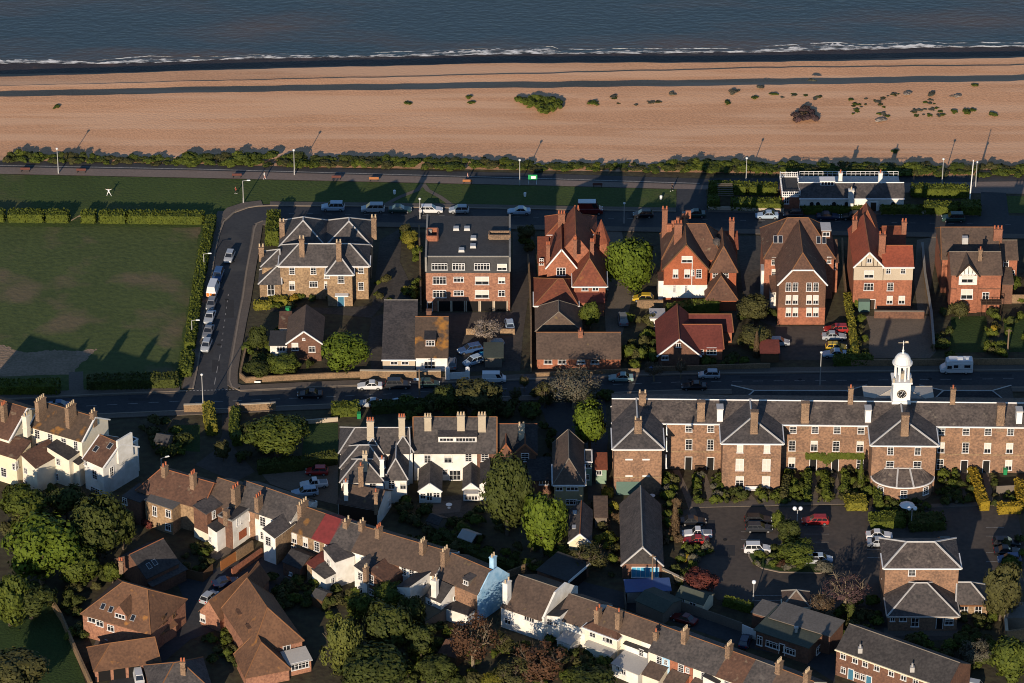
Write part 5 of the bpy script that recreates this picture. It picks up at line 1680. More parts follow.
h, w = terr('wide white rendered terraced house with dark slate roof and slate gabled rear extension', (254.7, 511.8), (289.5, 523.8), WR, 'slate', board=None)
h.win(w, [(263, 521.5, 1.2, 1.9), (275, 525, .8, .9, 'case'), (263, 535.5, 1.0, 1.5)])
w2 = h.wing((263.2, 533.6), (275.4, 538.3), 5.3, 5.6, 'leanx', 1.0, WR, 'slate')
h.slab(w2, 'brick_side', w2.w - .03, w2.w + .05, .0, 5.5, 0, 5.2, 'yellow_brick')
h.win(w2, [(268.5, 541, 1.2, 1.8)])
h.slab(w, 'party_wall', w.w - .15, w.w + .2, .1, 8.0, 5.0, 5.9, WR)
stack(h, 303, 498, 511, 7.6, 2.6, .8, 'chimney_brick', 4, 'pale_pot')
h, w = terr('terraced house with mottled brown roof and yellow brick wall beside the red painted roof', (292.6, 530.6), (312, 537.5), 'yellow_brick', 'lichen_tile')
h.win(w, [(294.5, 538, 1.0, 1.9, 'blind'), (305.7, 542, 1.0, 1.9, 'blind'), (294, 549, 1.0, 1.4)])
w2 = h.wing((283, 562), (300, 569), 2.6, 5, 'gable', 1.2, 'brown_brick', 'dark_slate', o=.1)
h.win(w2, [(291, 574, .7, .7, 'case')])
h, w = terr('terraced house with a bright red painted roof and yellow brick wall', (312.2, 537.6), (329.5, 543.9), 'yellow_brick', 'red_paint_tile', cap='red_paint_tile')
h.win(w, [(317, 546.3, 1.1, 1.9), (326.5, 547, .7, 1.0)])
w2 = h.wing((307, 567), (318.5, 571.5), 3.0, 4.2, 'leanx', .8, 'yellow_brick', 'maroon_tile')
h, w = terr('white terraced house with dark slate roof next to the red painted roof', (329.8, 544), (351.5, 550.6), WR, 'slate', cap='ridge_grey')
h.win(w, [(349.5, 559, .9, 1.6), (349.7, 568.5, .9, 1.6)])
w2 = h.wing((323.8, 551.8), (336, 562.5), 5.0, 3.6, 'leanx', .8, WR, 'slate')
h.win(w2, [(328.8, 563, 1.0, 1.4)])
w3 = h.wing((312, 571), (325.5, 579), 2.8, 4.0, 'leanx', .5, WR, 'slate')
h.win(w3, [(318, 584, .7, .9, 'case')])
h.win(w3, [(332.5, 580.5, .8, 1.2, 'case'), (339, 575, .8, 1.2, 'case')], f='r')
stack(h, 347, 515, 531, 6.6, 1.6, .8, 'chimney_brick', 2, 'pale_pot')
stack(h, 362, 517, 531, 7.4, 1.2, .8, 'chimney_brick', 2, 'pale_pot')
h, w = terr('white terraced house with brown roof in the middle of the slanting terrace', (351.7, 550.7), (374, 557.5), WR, 'grey_brown_tile')
h.win(w, [(364, 562.5, 1.0, 1.5)])
w2 = h.wing((354.5, 569.5), (366.5, 574.3), 5.0, 4.8, 'leanx', .8, WR, 'slate')
h.win(w2, [(360.5, 576, 1.0, 1.5), (360.5, 590, 1.1, 1.2, 'case')])
stack(h, 379, 522, 537, 7.4, 1.4, .8, 'chimney_brick', 3)
h, w = terr('terraced house of brown roof and shaded brick with a brown tiled rear wing', (374.2, 557.6), (399, 565), 'brown_brick', 'grey_brown_tile')
h.win(w, [(393.5, 571.5, 1.2, 1.7), (393, 582, 1.0, 1.4)])
w2 = h.wing((369.5, 576), (386.5, 583), 4.6, 6.0, 'leanx', 1.2, 'brown_brick', 'brown_tile')
h.win(w2, [(371.5, 579.5, 1.0, 1.8), (371.5, 592, 1.0, 1.2)])
w3 = h.wing((376, 592), (388, 597), 2.8, 4, 'leanx', .7, WR, 'slate')
h.win(w3, [(382.5, 600, .8, 1.1, 'case')])
stack(h, 366, 563, 574, 6.0, .9, .7, 'chimney_brick', 2, 'pale_pot')
h, w = terr('white terraced house with brown roof and square white two storey extension', (399.2, 565), (435, 575.8), WR, 'grey_brown_tile', board=None)
h.win(w, [(404, 571, 1.0, 1.6), (412, 573.5, 1.0, 1.6)])
w2 = h.wing((397, 586.5), (410, 592), 5.0, 5.6, 'leanx', -1.0, WR, 'dark_slate')
h.win(w2, [(403, 597, 1.0, 1.3), (403.5, 608, 1.6, 1.1, 'case')])
h.win(w2, [(424.5, 584, .8, .9, 'case')], f='r')
h.slab(w, 'party_wall', w.w - .12, w.w + .14, .1, 8.0, 5.0, 5.85, WR)
stack(h, 423, 536, 552, 7.4, 1.4, .8, 'chimney_brick', 3, 'pale_pot')
w3 = h.wing((402, 610), (425, 622), 2.2, 6, 'slab', 0, 'grey_timber', 'green_felt', o=.1)
h, w = terr('end terrace house with pale blue painted gable wall and broad brown roof', (436.5, 576.5), (478, 594.5), 'stock_brick', 'grey_brown_tile')
h.slab(w, 'blue_gable', w.w - .05, w.w + .1, -.1, 8.2, -.2, 5.5, 'blue_render')
mb = MB()
mb.prism([h.L(w, w.w + .12, -.1, 5.5), h.L(w, w.w + .12, 8.2, 5.5), h.L(w, w.w + .12, 4.05, 8.3)], .01)
T = lambda y, z, x: h.L(w, x, y, z)
mb = MB()
i = [T(-.1, 5.4, w.w + .1), T(8.2, 5.4, w.w + .1), T(5.2, 8.3, w.w + .1), T(3.0, 8.3, w.w + .1)]
j = [T(-.1, 5.4, w.w - .1), T(8.2, 5.4, w.w - .1), T(5.2, 8.3, w.w - .1), T(3.0, 8.3, w.w - .1)]
mb.poly(i); mb.poly(j[::-1])
for k in range(4):
    mb.poly([i[k], j[k], j[(k + 1) % 4], i[(k + 1) % 4]])
h.part(mb, 'blue_gable', 'blue_render')
w2 = h.wing((425.5, 596), (441, 603), 3.8, 6.0, 'gable', 1.7, WR, 'dark_slate', o=.1, g=.05)
h.win(w2, [(430, 604.5, 1.1, 1.5)])
h.win(w2, [(455, 597.5, .9, .9, 'case')], f='r')
h.chim(435, 578, 597, 3.9, .95, .8, WR, 2, 'pale_pot', rz=RZ)
w3 = h.wing((441, 607), (468, 616), 2.3, 5, 'slab', 0, WR, 'dark_slate', o=.1)
stack(h, 445, 545, 560, 7.6, 1.8, .8, 'chimney_brick', 3, 'pale_pot')
stack(h, 493, 551, 568, 7.9, 1.1, .8, 'blue_render', 2, 'pale_pot')
h.dormer(w, 466, 582.5, 1.2, 1.0, 2, 'flat', 'grey_timber', 'slate', [('case', 0, 1.0, .8)])
# second part of the row
h, w = terr('detached white cottage with wide dark brown roof and tall white end chimneys', (501, 606.5), (542, 620.5), WR, 'grey_brown_tile', 4.0, 11, 3.0, 'ridge_grey', 1, 'white_cottage', board=None)
h.win(w, [(508, 621, 1.2, 1.2, 'case'), (527, 618, 1.0, .9, 'case'), (532, 620, 1.0, .9, 'case')])
h.slab(w, 'party_wall', w.w - .1, w.w + .3, .1, 10.9, -.2, 4.6, WR)
mb = MB()
i = [h.L(w, w.w + .3, y, z) for y, z in ((.1, 4.5), (10.9, 4.5), (7.2, 7.4), (3.8, 7.4))]
j = [h.L(w, w.w - .05, y, z) for y, z in ((.1, 4.5), (10.9, 4.5), (7.2, 7.4), (3.8, 7.4))]
mb.poly(i); mb.poly(j[::-1])
for k in range(4):
    mb.poly([i[k], j[k], j[(k + 1) % 4], i[(k + 1) % 4]])
h.part(mb, 'white_gable', WR)
h.chim(507, 580, 600, 4.8, 1.3, .9, WR, 2, 'pale_pot', rz=RZ + math.pi / 2)
h, w = terr('white cottage with two small slate roofs stepped down beside the wide brown roof', (556.5, 618), (588, 628.5), WR, 'grey_brown_tile', 4.2, 8, 2.4, 'ridge_grey', name='white_cottage')
w2 = h.wing((542.5, 614.5), (560, 621.5), 4.3, 6.5, 'leanx', -1.0, WR, 'dark_slate')
h.win(w2, [(549.8, 622, 1.1, 1.3), (556, 624.5, .8, 1.1), (550, 636.5, 1.5, 1.0, 'case')])
w3 = h.wing((557, 640), (570, 645), 2.2, 6, 'lean', .4, WR, 'corrugated', o=.1)
stack(h, 598, 605, 614, 7.0, 1.4, .8, 'red_chimney', 2)
h, w = terr('cream cottage with hipped brown rear wing above a corrugated lean-to', (598, 624), (641, 639.5), CRM, 'grey_brown_tile', 5.4, 5.6, 1.9, 'ridge_orange', name='cream_cottage')
w2 = h.wing((585, 626.5), (617, 638.5), 4.8, 7.0, 'hip', 1.8, CRM, 'brown_tile', None, e=3.0, e2=3.0, gutter='white_paint')
h.win(w2, [(592.8, 633, 1.2, 1.5), (604.5, 637.5, .7, 1.4), (609.5, 639.5, 1.3, 1.4, 'case')])
w3 = h.wing((585, 645.5), (610, 656), 2.2, 4.6, 'lean', .7, CRM, 'corrugated', o=.1)
stack(h, 618.8, 607, 620, 7.2, 1.2, .8, 'red_chimney', 1)
h, w = terr('white cottage with flat dark rear roof and striped glass lean-to', (641.2, 639.6), (652, 643.5), WR, 'grey_brown_tile', 5.4, 5.6, 1.9, 'ridge_orange', name='white_cottage')
w2 = h.wing((624.5, 644), (647, 652.5), 4.0, 5.4, 'lean', .5, WR, 'dark_slate', o=.15)
h.win(w2, [(641.5, 652.5, .9, 1.3)])
w3 = h.wing((612, 664), (638, 675), 2.2, 6.2, 'lean', .9, WR, 'corrugated', o=.1)
h.win(w3, [(618, 668, .7, .9, 'case'), (624, 672, .9, 1, 'case')])
stack(h, 656, 628, 636, 7.2, .8, .7, 'red_chimney', 1)
rowd = [('terraced house with slate roof, cream and pale blue walls beside the striped lean-to', (648.5, 650.5), (670, 658.4), CRM, 'slate', 685, 'ridge_orange'),
        ('terraced house with slate roof and an exposed red brick back wall', (670.2, 658.5), (693, 667), 'red_brick', 'slate', None, 'ridge_orange'),
        ('terraced house with slate roof and a cream wall beside its grey flat extension', (693.2, 667), (716, 675.4), CRM, 'slate', 729, 'ridge_orange'),
        ('terraced house with rusty brown tiles in the lower row', (716.2, 675.5), (742, 685), CRM, 'brown_tile', None, 'ridge_orange'),
        ('terraced house with grey slates near the bottom edge', (742.2, 685), (766, 694), CRM, 'slate', 779, 'ridge_grey'),
        ('last terraced house in view of the lower row, brown ridge by the dark office', (766.2, 694), (800, 707), CRM, 'grey_brown_tile', 807, 'ridge_orange')]
for lab, A, B, wl_, rm_, cx, cp in rowd:
    h, w = terr(lab, A, B, wl_, rm_, 5.4, 8.1, 2.4, cp)
    h.win(w, [(A[0] + 11, A[1] + 9.5, 1.1, 1.5), (A[0] + 17.5, A[1] + 11.5, .7, 1.0)])
    if cx == 685:
        h.slab(w, 'blue_panel', w.w * .55, w.w - .02, -.04, .2, 0, 5.2, 'blue_render')
    if cx == 729:
        w2 = h.wing((703, 679), (719, 684), 4.6, 4, 'leanx', .6, WR, 'dark_slate')
    if cx:
        yb = {685: 640, 729: 655, 779: 672, 807: 682}[cx]
        stack(h, cx, yb - 15.5, yb, 7.5, 1.5, .8, 'chimney_brick', 4, 'pale_pot')
    w3 = h.wing((A[0] - 6, A[1] + 24), (A[0] + 10, A[1] + 30), 2.6, 5, 'gable', 1.0, wl_, 'grey_brown_tile', None, None, o=.1)
# the close at the lower left
h = House('detached_house', 'large orange brown tiled house with hipped roof and three small skylights', (125, 645))
w = h.wing((82.5, 613), (150, 633), 4.6, 11, 'hip', 4.0, 'flats_brick', 'orange_tile', 'ridge_orange', e=4.5, e2=3.6)
h.win(w, [(92, 619, 1.5, 1.2, 'case'), (100, 623, 1.4, 1.2, 'case'), (111, 628, 1.3, 1.2, 'case')])
h.win(w, [(163.5, 619.5, .9, 1.4, 'brown'), (173.5, 613.5, .9, 1.4, 'brown')], f='r')
h.skylights(w, [(103, 606.5), (111, 609.5), (133, 618)], .8, 1.1)
h.dormer(w, 120.5, 616, 2.4, 1.0, 3.2, 'gable', 'flats_brick', 'orange_tile', [('case', 0, 1.9, .8)], rise=1.6)
w2 = h.wing((160, 634), (176, 624), 2.4, 2.0, 'lean', .9, 'flats_brick', 'orange_tile')
h = House('garage_block', 'long orange tiled garage with four dark open bays behind a white van', (128, 680), 'garage')
w = h.wing((95, 670), (159, 661), 2.4, 6.5, 'hip', 2.4, 'flats_brick', 'orange_tile', 'ridge_orange', e=3.2, e2=.01)
for k in range(4):
    x0 = .5 + k * (w.w - .6) / 4
    h.slab(w, 'garage_bay', x0, x0 + (w.w - .6) / 4 - .5, -.04, .2, 0, 2.1, 'garage_dark')  # shade inside the open bay painted as a near-black panel
h = House('detached_house', 'biggest orange tiled house of the close, with steep mottled roof and a hipped front', (285, 672))
w = h.wing((252, 651), (302, 639), 4.2, 13.5, 'hipf', 4.6, 'flats_brick', 'orange_tile', 'ridge_orange', e=4.0, e2=.01)
h.win(w, [(286.5, 647, 1.3, 1.5, 'case')])
w2 = h.wing((246, 676), (289, 668), 2.4, 6.5, 'hipf', 3.4, 'flats_brick', 'orange_tile', 'ridge_orange', e=3.4, e2=.01)
w3 = h.wing((288, 665), (311, 659.5), 2.3, 3, 'lean', .6, 'flats_brick', 'corrugated')
h.win(w3, [(300, 665, 3.0, 1.4, 'panes')])
w4 = h.wing((200, 610.5), (220, 618.5), 2.7, 10, 'gablef', 2.6, 'flats_brick', 'orange_tile', 'ridge_orange', o=.25)
h.win(w4, [(203, 618, 1.1, 1.5, 'blind')])
w5 = h.wing((232, 596), (252, 600), 2.9, 7, 'gablef', 2.6, 'flats_brick', 'orange_tile', 'ridge_orange', o=.25)
mb = MB()
for y_ in (4.5, 9.0):
    q = h.L(w, 1.4, y_, 5.3)
    mb = MB(); mb.box((q.x, q.y, q.z + .1), (1.3, 1.6, 1.0), math.atan2(w.u.y, w.u.x)); h.part(mb, 'dormer', 'orange_tile')
h = House('slate_cottage', 'dark slate cottage with a red ridge running up to the right and two skylights', (150, 590))
w = h.wing((146.5, 578), (178.5, 562.5), 3.6, 8.0, 'gable', 2.7, 'brown_brick', 'dark_slate', 'ridge_red', o=.25)
h.skylights(w, [(149, 566), (154.5, 562.5)], .8, 1.1)
stack(h, 121, 557, 565, 5.6, .8, .7, 'red_chimney', 2, rz=0)
w2 = h.wing((152, 586), (186, 569), 2.3, 4.0, 'lean', .9, 'brown_brick', 'slate')
h = House('slate_bungalow', 'grey slate hipped bungalow with a red ridge, cut by the bottom edge', (190, 700))
w = h.wing((155, 699), (212, 691), 3.0, 9.5, 'hip', 3.0, 'brown_brick', 'slate', 'ridge_orange', e=4, e2=4)
stack(h, 183, 657, 668, 6.0, .9, .8, 'red_chimney', 2, rz=0)

# ---------------------------------------------------------------- walls, fences
def wall(name, label, cat, px, ht, th, m, coping=None, group=None, piers=None):
    pts = [G(a, b) for a, b in px]
    o = thing(name, label, cat, pts[0], 0, group)
    mb = MB()
    L, Rr = ribbon(pts, th, 0)
    for i in range(len(pts) - 1):
        q = [Rr[i], Rr[i + 1], L[i + 1], L[i]]
        mb.prism([p + Vector((0, 0, ht)) - pts[0] for p in q], ht + .2)
    mb.build('wall' if name.endswith('wall') else 'panel', m, o)
    if coping:
        mb = MB()
        L, Rr = ribbon(pts, th + .16, 0)
        for i in range(len(pts) - 1):
            q = [Rr[i], Rr[i + 1], L[i + 1], L[i]]
            mb.prism([p + Vector((0, 0, ht + .12)) - pts[0] for p in q], .12)
        mb.build('coping', coping, o)
    if piers:
        for a, b in piers:
            p = G(a, b) - pts[0]
            mb = MB()
            mb.box((p.x, p.y, ht / 2 + .2), (th + .25, th + .25, ht + .4))
            mb.build('pier' if 'wall' in name else 'post', m, o)
    return o
OW = 'old_wall'
wall('garden_wall', 'old yellow brick wall curving round the corner garden of the brick bungalow', 'wall', [(246, 352), (241.5, 372), (240.5, 378), (246, 382.5), (280, 380.5), (320, 378.5), (382, 376)], 1.1, .35, OW, None)
wall('garden_wall', 'flint and brick wall in front of the long grey workshop', 'wall', [(360, 378.5), (416, 379.5), (441, 379)], 1.7, .35, OW, 'stone')
wall('garden_wall', 'low brick wall along the pavement below the brown bungalow', 'wall', [(535, 377), (640, 372.5)], .9, .3, OW)
wall('garden_wall', 'brick roadside wall below the maroon roofed house', 'wall', [(652, 372), (770, 368.5)], 1.1, .3, OW, None)
wall('garden_wall', 'long dark brick wall beside the campervan road', 'wall', [(850, 366), (1024, 364.5), (1100, 364)], 1.3, .3, OW, None)
wall('garden_wall', 'pale stone wall edging the hedged seafront garden left of the white lodge', 'wall', [(708, 210), (784, 212)], .8, .4, 'stone')
wall('garden_wall', 'pale stone wall edging the seafront hedge right of the white lodge', 'wall', [(880, 213), (980, 215.5)], .8, .4, 'stone')
wall('garden_wall', 'terrace wall of red brick below the pebbledash house', 'wall', [(874, 318), (924, 318.5)], 1.5, .3, 'brown_brick', 'ridge_grey')
wall('garden_wall', 'side wall running back between the pebbledash and timbered houses', 'wall', [(933.5, 352), (931, 320), (924.5, 280), (922, 250)], 1.6, .3, OW, 'concrete')
wall('garden_wall', 'yellow brick wall by the driveway entrance on the lower road', 'wall', [(184, 412.5), (205, 412)], 1.6, .3, OW, 'stone', piers=[(211, 412)])
wall('garden_wall', 'brick wall with a square pier in front of the wide dark green tree', 'wall', [(236, 412), (276, 410)], 1.5, .3, OW, 'stone', piers=[(237.5, 412), (230.5, 416)])
wall('garden_wall', 'pale wall beside the clipped green hedge and the white villa', 'wall', [(304, 424), (338, 421)], .8, .3, 'stone')
wall('garden_wall', 'brick wall running down past the summerhouse to the car park', 'wall', [(661, 577), (690, 591), (707, 599.5)], 1.7, .35, OW, 'stone')
wall('garden_wall', 'tall dark brick wall stepping down beside the brick lodge', 'wall', [(999, 596), (1004, 620), (1006, 642)], 2.2, .35, OW, 'stone')
wall('garden_wall', 'brick wall closing the yard at the lower right corner', 'wall', [(1006, 642), (1024, 640)], 2.2, .35, OW)
wall('garden_wall', 'low wall pieces around the messy yard below the flats', 'wall', [(466, 334.5), (480, 334.5)], 1.2, .3, 'yellow_brick')
wall('garden_wall', 'short orange wall right of the blossom tree', 'wall', [(500, 334.5), (515, 334.5)], 1.2, .3, 'yellow_brick')
wall('garden_wall', 'flint wall beside the dark lawn at the lower left', 'wall', [(42, 590), (62, 622), (76, 655), (92, 690)], 1.6, .35, OW)
wall('garden_wall', 'lane wall behind the white terrace gardens', 'wall', [(488, 585), (520, 573), (536, 566)], 1.3, .3, OW)
wall('garden_wall', 'brick party wall left of the flats, hung with green', 'wall', [(421, 312), (420, 262), (419, 232)], 1.5, .3, OW)
wall('garden_wall', 'brick party wall between the driveway and the red gabled house', 'wall', [(531, 372), (531, 330), (530, 290), (528, 262)], 1.7, .3, OW)
wall('garden_wall', 'party wall right of the brown mansion drive', 'wall', [(846, 300), (843, 270), (842, 245)], 1.6, .3, OW)
wall('garden_wall', 'brick yard wall beside the timbered house, at the right edge', 'wall', [(1003, 303), (1040, 303)], 1.8, .3, OW)
wall('garden_wall', 'old brick wall in front of the small yellow car by the big tree', 'wall', [(637, 308), (663, 308)], 1.7, .35, OW)
wall('board_fence', 'long weathered board fence along the back lane by the dark red car', 'fence', [(676, 609), (700, 617), (742, 632)], 1.8, .12, 'grey_timber')
wall('board_fence', 'new orange timber fence panel behind the terrace yards', 'fence', [(221, 571), (236, 561)], 1.9, .12, 'orange_timber')
wall('board_fence', 'brown timber fence beside the orange fence panel', 'fence', [(186, 578), (203, 582), (213, 573)], 1.8, .12, 'timber')
wall('garden_wall', 'brick yard wall stepping up behind the brick terrace', 'wall', [(236, 561), (253, 550)], 1.9, .3, OW)
wall('garden_wall', 'dark red yard wall below the slate gabled extension', 'wall', [(232, 577), (262, 556)], 1.6, .3, 'red_brick')
wall('board_fence', 'weathered fence left of the curved lock-up shed', 'fence', [(624, 596), (626, 612)], 1.7, .12, 'grey_timber')
wall('board_fence', 'white gates of the yard behind the flat roofed office', 'gate', [(742, 634), (756, 640)], 1.9, .14, 'white_paint')
wall('board_fence', 'pale timber screen in a front garden right of the bowed pavilion', 'fence', [(996, 494), (1014, 493)], 1.6, .12, 'grey_timber')
o = wall('white_gate', 'white double gate between two round-topped white piers on the lower road', 'gate', [(449.5, 380), (466, 379)], 1.5, .12, 'white_paint')
for px in (447.7, 467.6):
    p = G(px, 379.5) - G(449.5, 380)
    mb = MB()
    mb.box((p.x, p.y, 1.1), (.8, .8, 2.3))
    mb.lathe((p.x, p.y, 2.2), [(.45, 0), (.42, .25), (.2, .45)], 10)
    mb.build('gate_pier', 'white_paint', o)
h = House('pergola', 'small dark timber pergola over the path through the seafront hedges', (725, 200), 'pergola')
c = G(725, 200) - h.o
for sx in (-1.1, 1.1):
    for sy in (-2.2, 2.2):
        mb = MB(); mb.tube((sx, sy, 0), (sx, sy, 2.2), .09, n=5); h.part(mb, 'post', 'timber')
for k in range(7):
    mb = MB(); mb.box((0, -2.4 + k * .8, 2.3), (3.0, .12, .14)); h.part(mb, 'rafter', 'grey_timber')
h = House('garden_shed', 'weathered shed with a sagging ivy roof between the cream house and the slate hall', (602, 528), 'shed')
w = h.wing((595, 517), (607, 517), 2.2, 5, 'lean', 1.0, 'grey_timber', 'grey_brown_tile')
h = House('garden_shed', 'little timber shed in the shaded garden of the white terrace', (432, 528), 'shed')
w = h.wing((427, 521), (438, 525), 2.0, 2.6, 'gable', .7, 'grey_timber', 'dark_slate', o=.15)
h = House('garden_shed', 'dark red shed roof beside the topiary at the roadside, below the brown mansion', (770, 358), 'shed')
w = h.wing((761, 353), (779, 353), 2.0, 3.5, 'lean', .7, 'timber', 'maroon_tile')
h = House('garden_shed', 'brown lean-to shed under the rusty tree by the white gable extensions', (455, 668), 'shed')
w = h.wing((440, 652), (456, 657), 2.2, 4.5, 'gable', 1.0, 'timber', 'brown_tile')
# ================================================================ trees, shrubs, hedges
rnd = random.Random(11)

def rdir(r=rnd):
    while True:
        v = Vector((r.uniform(-1, 1), r.uniform(-1, 1), r.uniform(-1, 1)))
        if .05 < v.length < 1:
            return v.normalized()

def leafquad(V, F, p, n, s, r=rnd):
    a = n.cross(rdir(r))
    if a.length < 1e-3:
        return
    a.normalize()
    b = n.cross(a)
    a, b = a * s * r.uniform(.7, 1.2), b * s * r.uniform(.5, .9)
    i = len(V)
    V += [tuple(p - a), tuple(p - b), tuple(p + a), tuple(p + b)]
    F.append((i, i + 1, i + 2, i + 3))

def icore(V, F, c, rad, n=8):
    i = len(V)
    for j in range(1, 5):
        t = math.pi * j / 5
        for k in range(n):
            a = 2 * math.pi * k / n
            V.append((c.x + rad.x * math.sin(t) * math.cos(a), c.y + rad.y * math.sin(t) * math.sin(a), c.z + rad.z * math.cos(t)))
    for j in range(3):
        for k in range(n):
            k2 = (k + 1) % n
            F.append((i + j * n + k, i + (j + 1) * n + k, i + (j + 1) * n + k2, i + j * n + k2))
    F.append(tuple(i + k for k in range(n)))
    F.append(tuple(i + 3 * n + k for k in reversed(range(n))))

def crown_mesh(name, seed, shape='round', nc=22, nl=3400, leaf=.08, core=.42, sparse=1.0):
    r = random.Random(seed)
    V, F = [], []
    clumps = []
    for k in range(nc):
        d = rdir(r)
        if shape == 'round':
            d.z = d.z * .9 + .08
            c = d * r.uniform(.46, .78)
            rc = r.uniform(.18, .38)
        elif shape == 'cone':
            z = r.uniform(-.85, .85)
            a = r.uniform(0, 6.3)
            rr = (.95 - z) * .36 * r.uniform(.6, 1)
            c = Vector((rr * math.cos(a), rr * math.sin(a), z))
            rc = .16 + (.9 - z) * .12
        elif shape == 'weep':
            a = r.uniform(0, 6.3)
            rr = r.uniform(.2, .72)
            c = Vector((rr * math.cos(a), rr * math.sin(a), r.uniform(-.7, .65) * (1.15 - rr)))
            rc = r.uniform(.2, .32)
        else:                      # low wide bush
            d.z = abs(d.z) * .9 - .1
            c = d * r.uniform(.35, .85)
            rc = r.uniform(.16, .42)
        clumps.append((c, rc))
    for k in range(int(nl * sparse)):
        c, rc = clumps[r.randrange(nc)]
        d = rdir(r)
        if d.dot(c) < -.25 and r.random() < .8:
            d = -d
        out = c.normalized() if c.length > .05 else Vector((0, 0, 1))
        p = c + d * rc * (r.uniform(.7, 1.15) if r.random() < .85 else r.uniform(1.0, 1.5))
        if shape == 'weep':
            p.z -= r.uniform(0, .25)
        n = (d * 1.1 + out * .4 + rdir(r) * .55).normalized()
        leafquad(V, F, p, n, leaf * r.uniform(.6, 1.35), r)
    if core:
        icore(V, F, Vector((0, 0, -.05 if shape != 'bush' else .1)), Vector((core, core, core)) if shape != 'cone' else Vector((core * .5, core * .5, core * 1.4)))
    me = bpy.data.meshes.new(name)
    me.from_pydata(V, [], F)
    me.update()
    return me

def trunk_mesh(seed, limbs=7, twigs=0):
    r = random.Random(seed)
    mb = MB()
    top = Vector((r.uniform(-.05, .05), r.uniform(-.05, .05), .62))
    mb.tube((0, 0, -.04), top, .085, .055, 7)
    mb.tube(top, (top.x + r.uniform(-.1, .1), top.y + r.uniform(-.1, .1), 1.25), .055, .015, 5)
    for k in range(limbs):
        a = 2 * math.pi * (k + r.uniform(-.3, .3)) / limbs
        z0 = r.uniform(.5, .68)
        m_ = Vector((.28 * math.cos(a), .28 * math.sin(a), z0 + r.uniform(.12, .25)))
        e = Vector((r.uniform(.55, .78) * math.cos(a + r.uniform(-.3, .3)), r.uniform(.55, .78) * math.sin(a), z0 + r.uniform(.35, .75)))
        mb.tube((top.x * z0, top.y * z0, z0), m_, .042, .028, 5)
        mb.tube(m_, e, .028, .010, 5)
        for q in range(twigs):
            t = r.uniform(.2, .95)
            s = m_.lerp(e, t)
            mb.tube(s, s + rdir(r) * r.uniform(.12, .32) + Vector((0, 0, .1)), .010, .004, 3)
    return mb.mesh('trunk', 'bark')

TR = {'round': [crown_mesh('crown', 100 + k, 'round', 34, 4600) for k in range(3)],
      'dense': [crown_mesh('crown', 120 + k, 'round', 46, 6400, .066) for k in range(2)],
      'cone': [crown_mesh('crown', 140 + k, 'cone', 26, 2600, .08) for k in range(2)],
      'weep': [crown_mesh('crown', 150, 'weep', 34, 5000, .06)],
      'bare': [crown_mesh('crown', 160 + k, 'round', 30, 2600, .045, 0) for k in range(2)],
      'thin': [crown_mesh('crown', 170 + k, 'round', 26, 2600, .06, 0) for k in range(2)]}
TK = [trunk_mesh(1), trunk_mesh(2), trunk_mesh(3, 9, 14)]
BU = [crown_mesh('foliage', 200 + k, 'bush', 16, 800, .15, .38) for k in range(4)]
for k in list(TR.values()):
    for me in k:
        me.materials.append(MT['leaf_mid'])
for me in BU:
    me.materials.append(MT['leaf_mid'])

def setmat(o, m):
    o.material_slots[0].link = 'OBJECT'
    o.material_slots[0].material = MT[m]

nt_ = [0]
def tree(px, py, rx, ry, zc, kind, m, label, name='tree', group=None, bark=None):
    """(px, py) the middle of the crown, rx/ry its half size in the photograph, zc its height above ground in metres"""
    c = G(px, py, zc)
    s = sc(py)
    R_ = rx / s
    sv = math.sin(PITCH + math.atan((py - 341.5) / FPX))
    rz = math.sqrt(max((ry / s) ** 2 - (R_ * sv) ** 2, (R_ * .45) ** 2)) / math.sqrt(1 - sv * sv)
    rz = min(rz, zc * 1.02)
    nt_[0] += 1
    lib = TR[kind]
    k = nt_[0]
    o = thing(name, label, 'tree', (c.x, c.y, 0), 0, group)
    cr = put('crown', lib[k % len(lib)], o, (0, 0, zc), k * 1.7, (R_, R_, rz))
    setmat(cr, m)
    tk = put('trunk', TK[2] if kind in ('bare', 'thin') else TK[k % 2], o, (0, 0, 0), k * 2.3, (R_, R_, zc * (1.0 if kind not in ('bare', 'thin') else 1.05)))
    if bark:
        setmat(tk, bark)
    return o

def bush(px, py, r, h, m, label, name='shrub', cat='shrub', group=None, world=None):
    """(px, py): where it stands on the ground; r, h in metres"""
    p = G(px, py) if world is None else world
    nt_[0] += 1
    o = put(name, BU[nt_[0] % 4], None, (p.x, p.y, h * .42 + (p.z if world is not None else 0)), nt_[0] * 1.9, (r * rnd.uniform(.85, 1.25), r * rnd.uniform(.7, 1.1), h * .62))
    setmat(o, m)
    tag(o, label, cat, group)
    return o

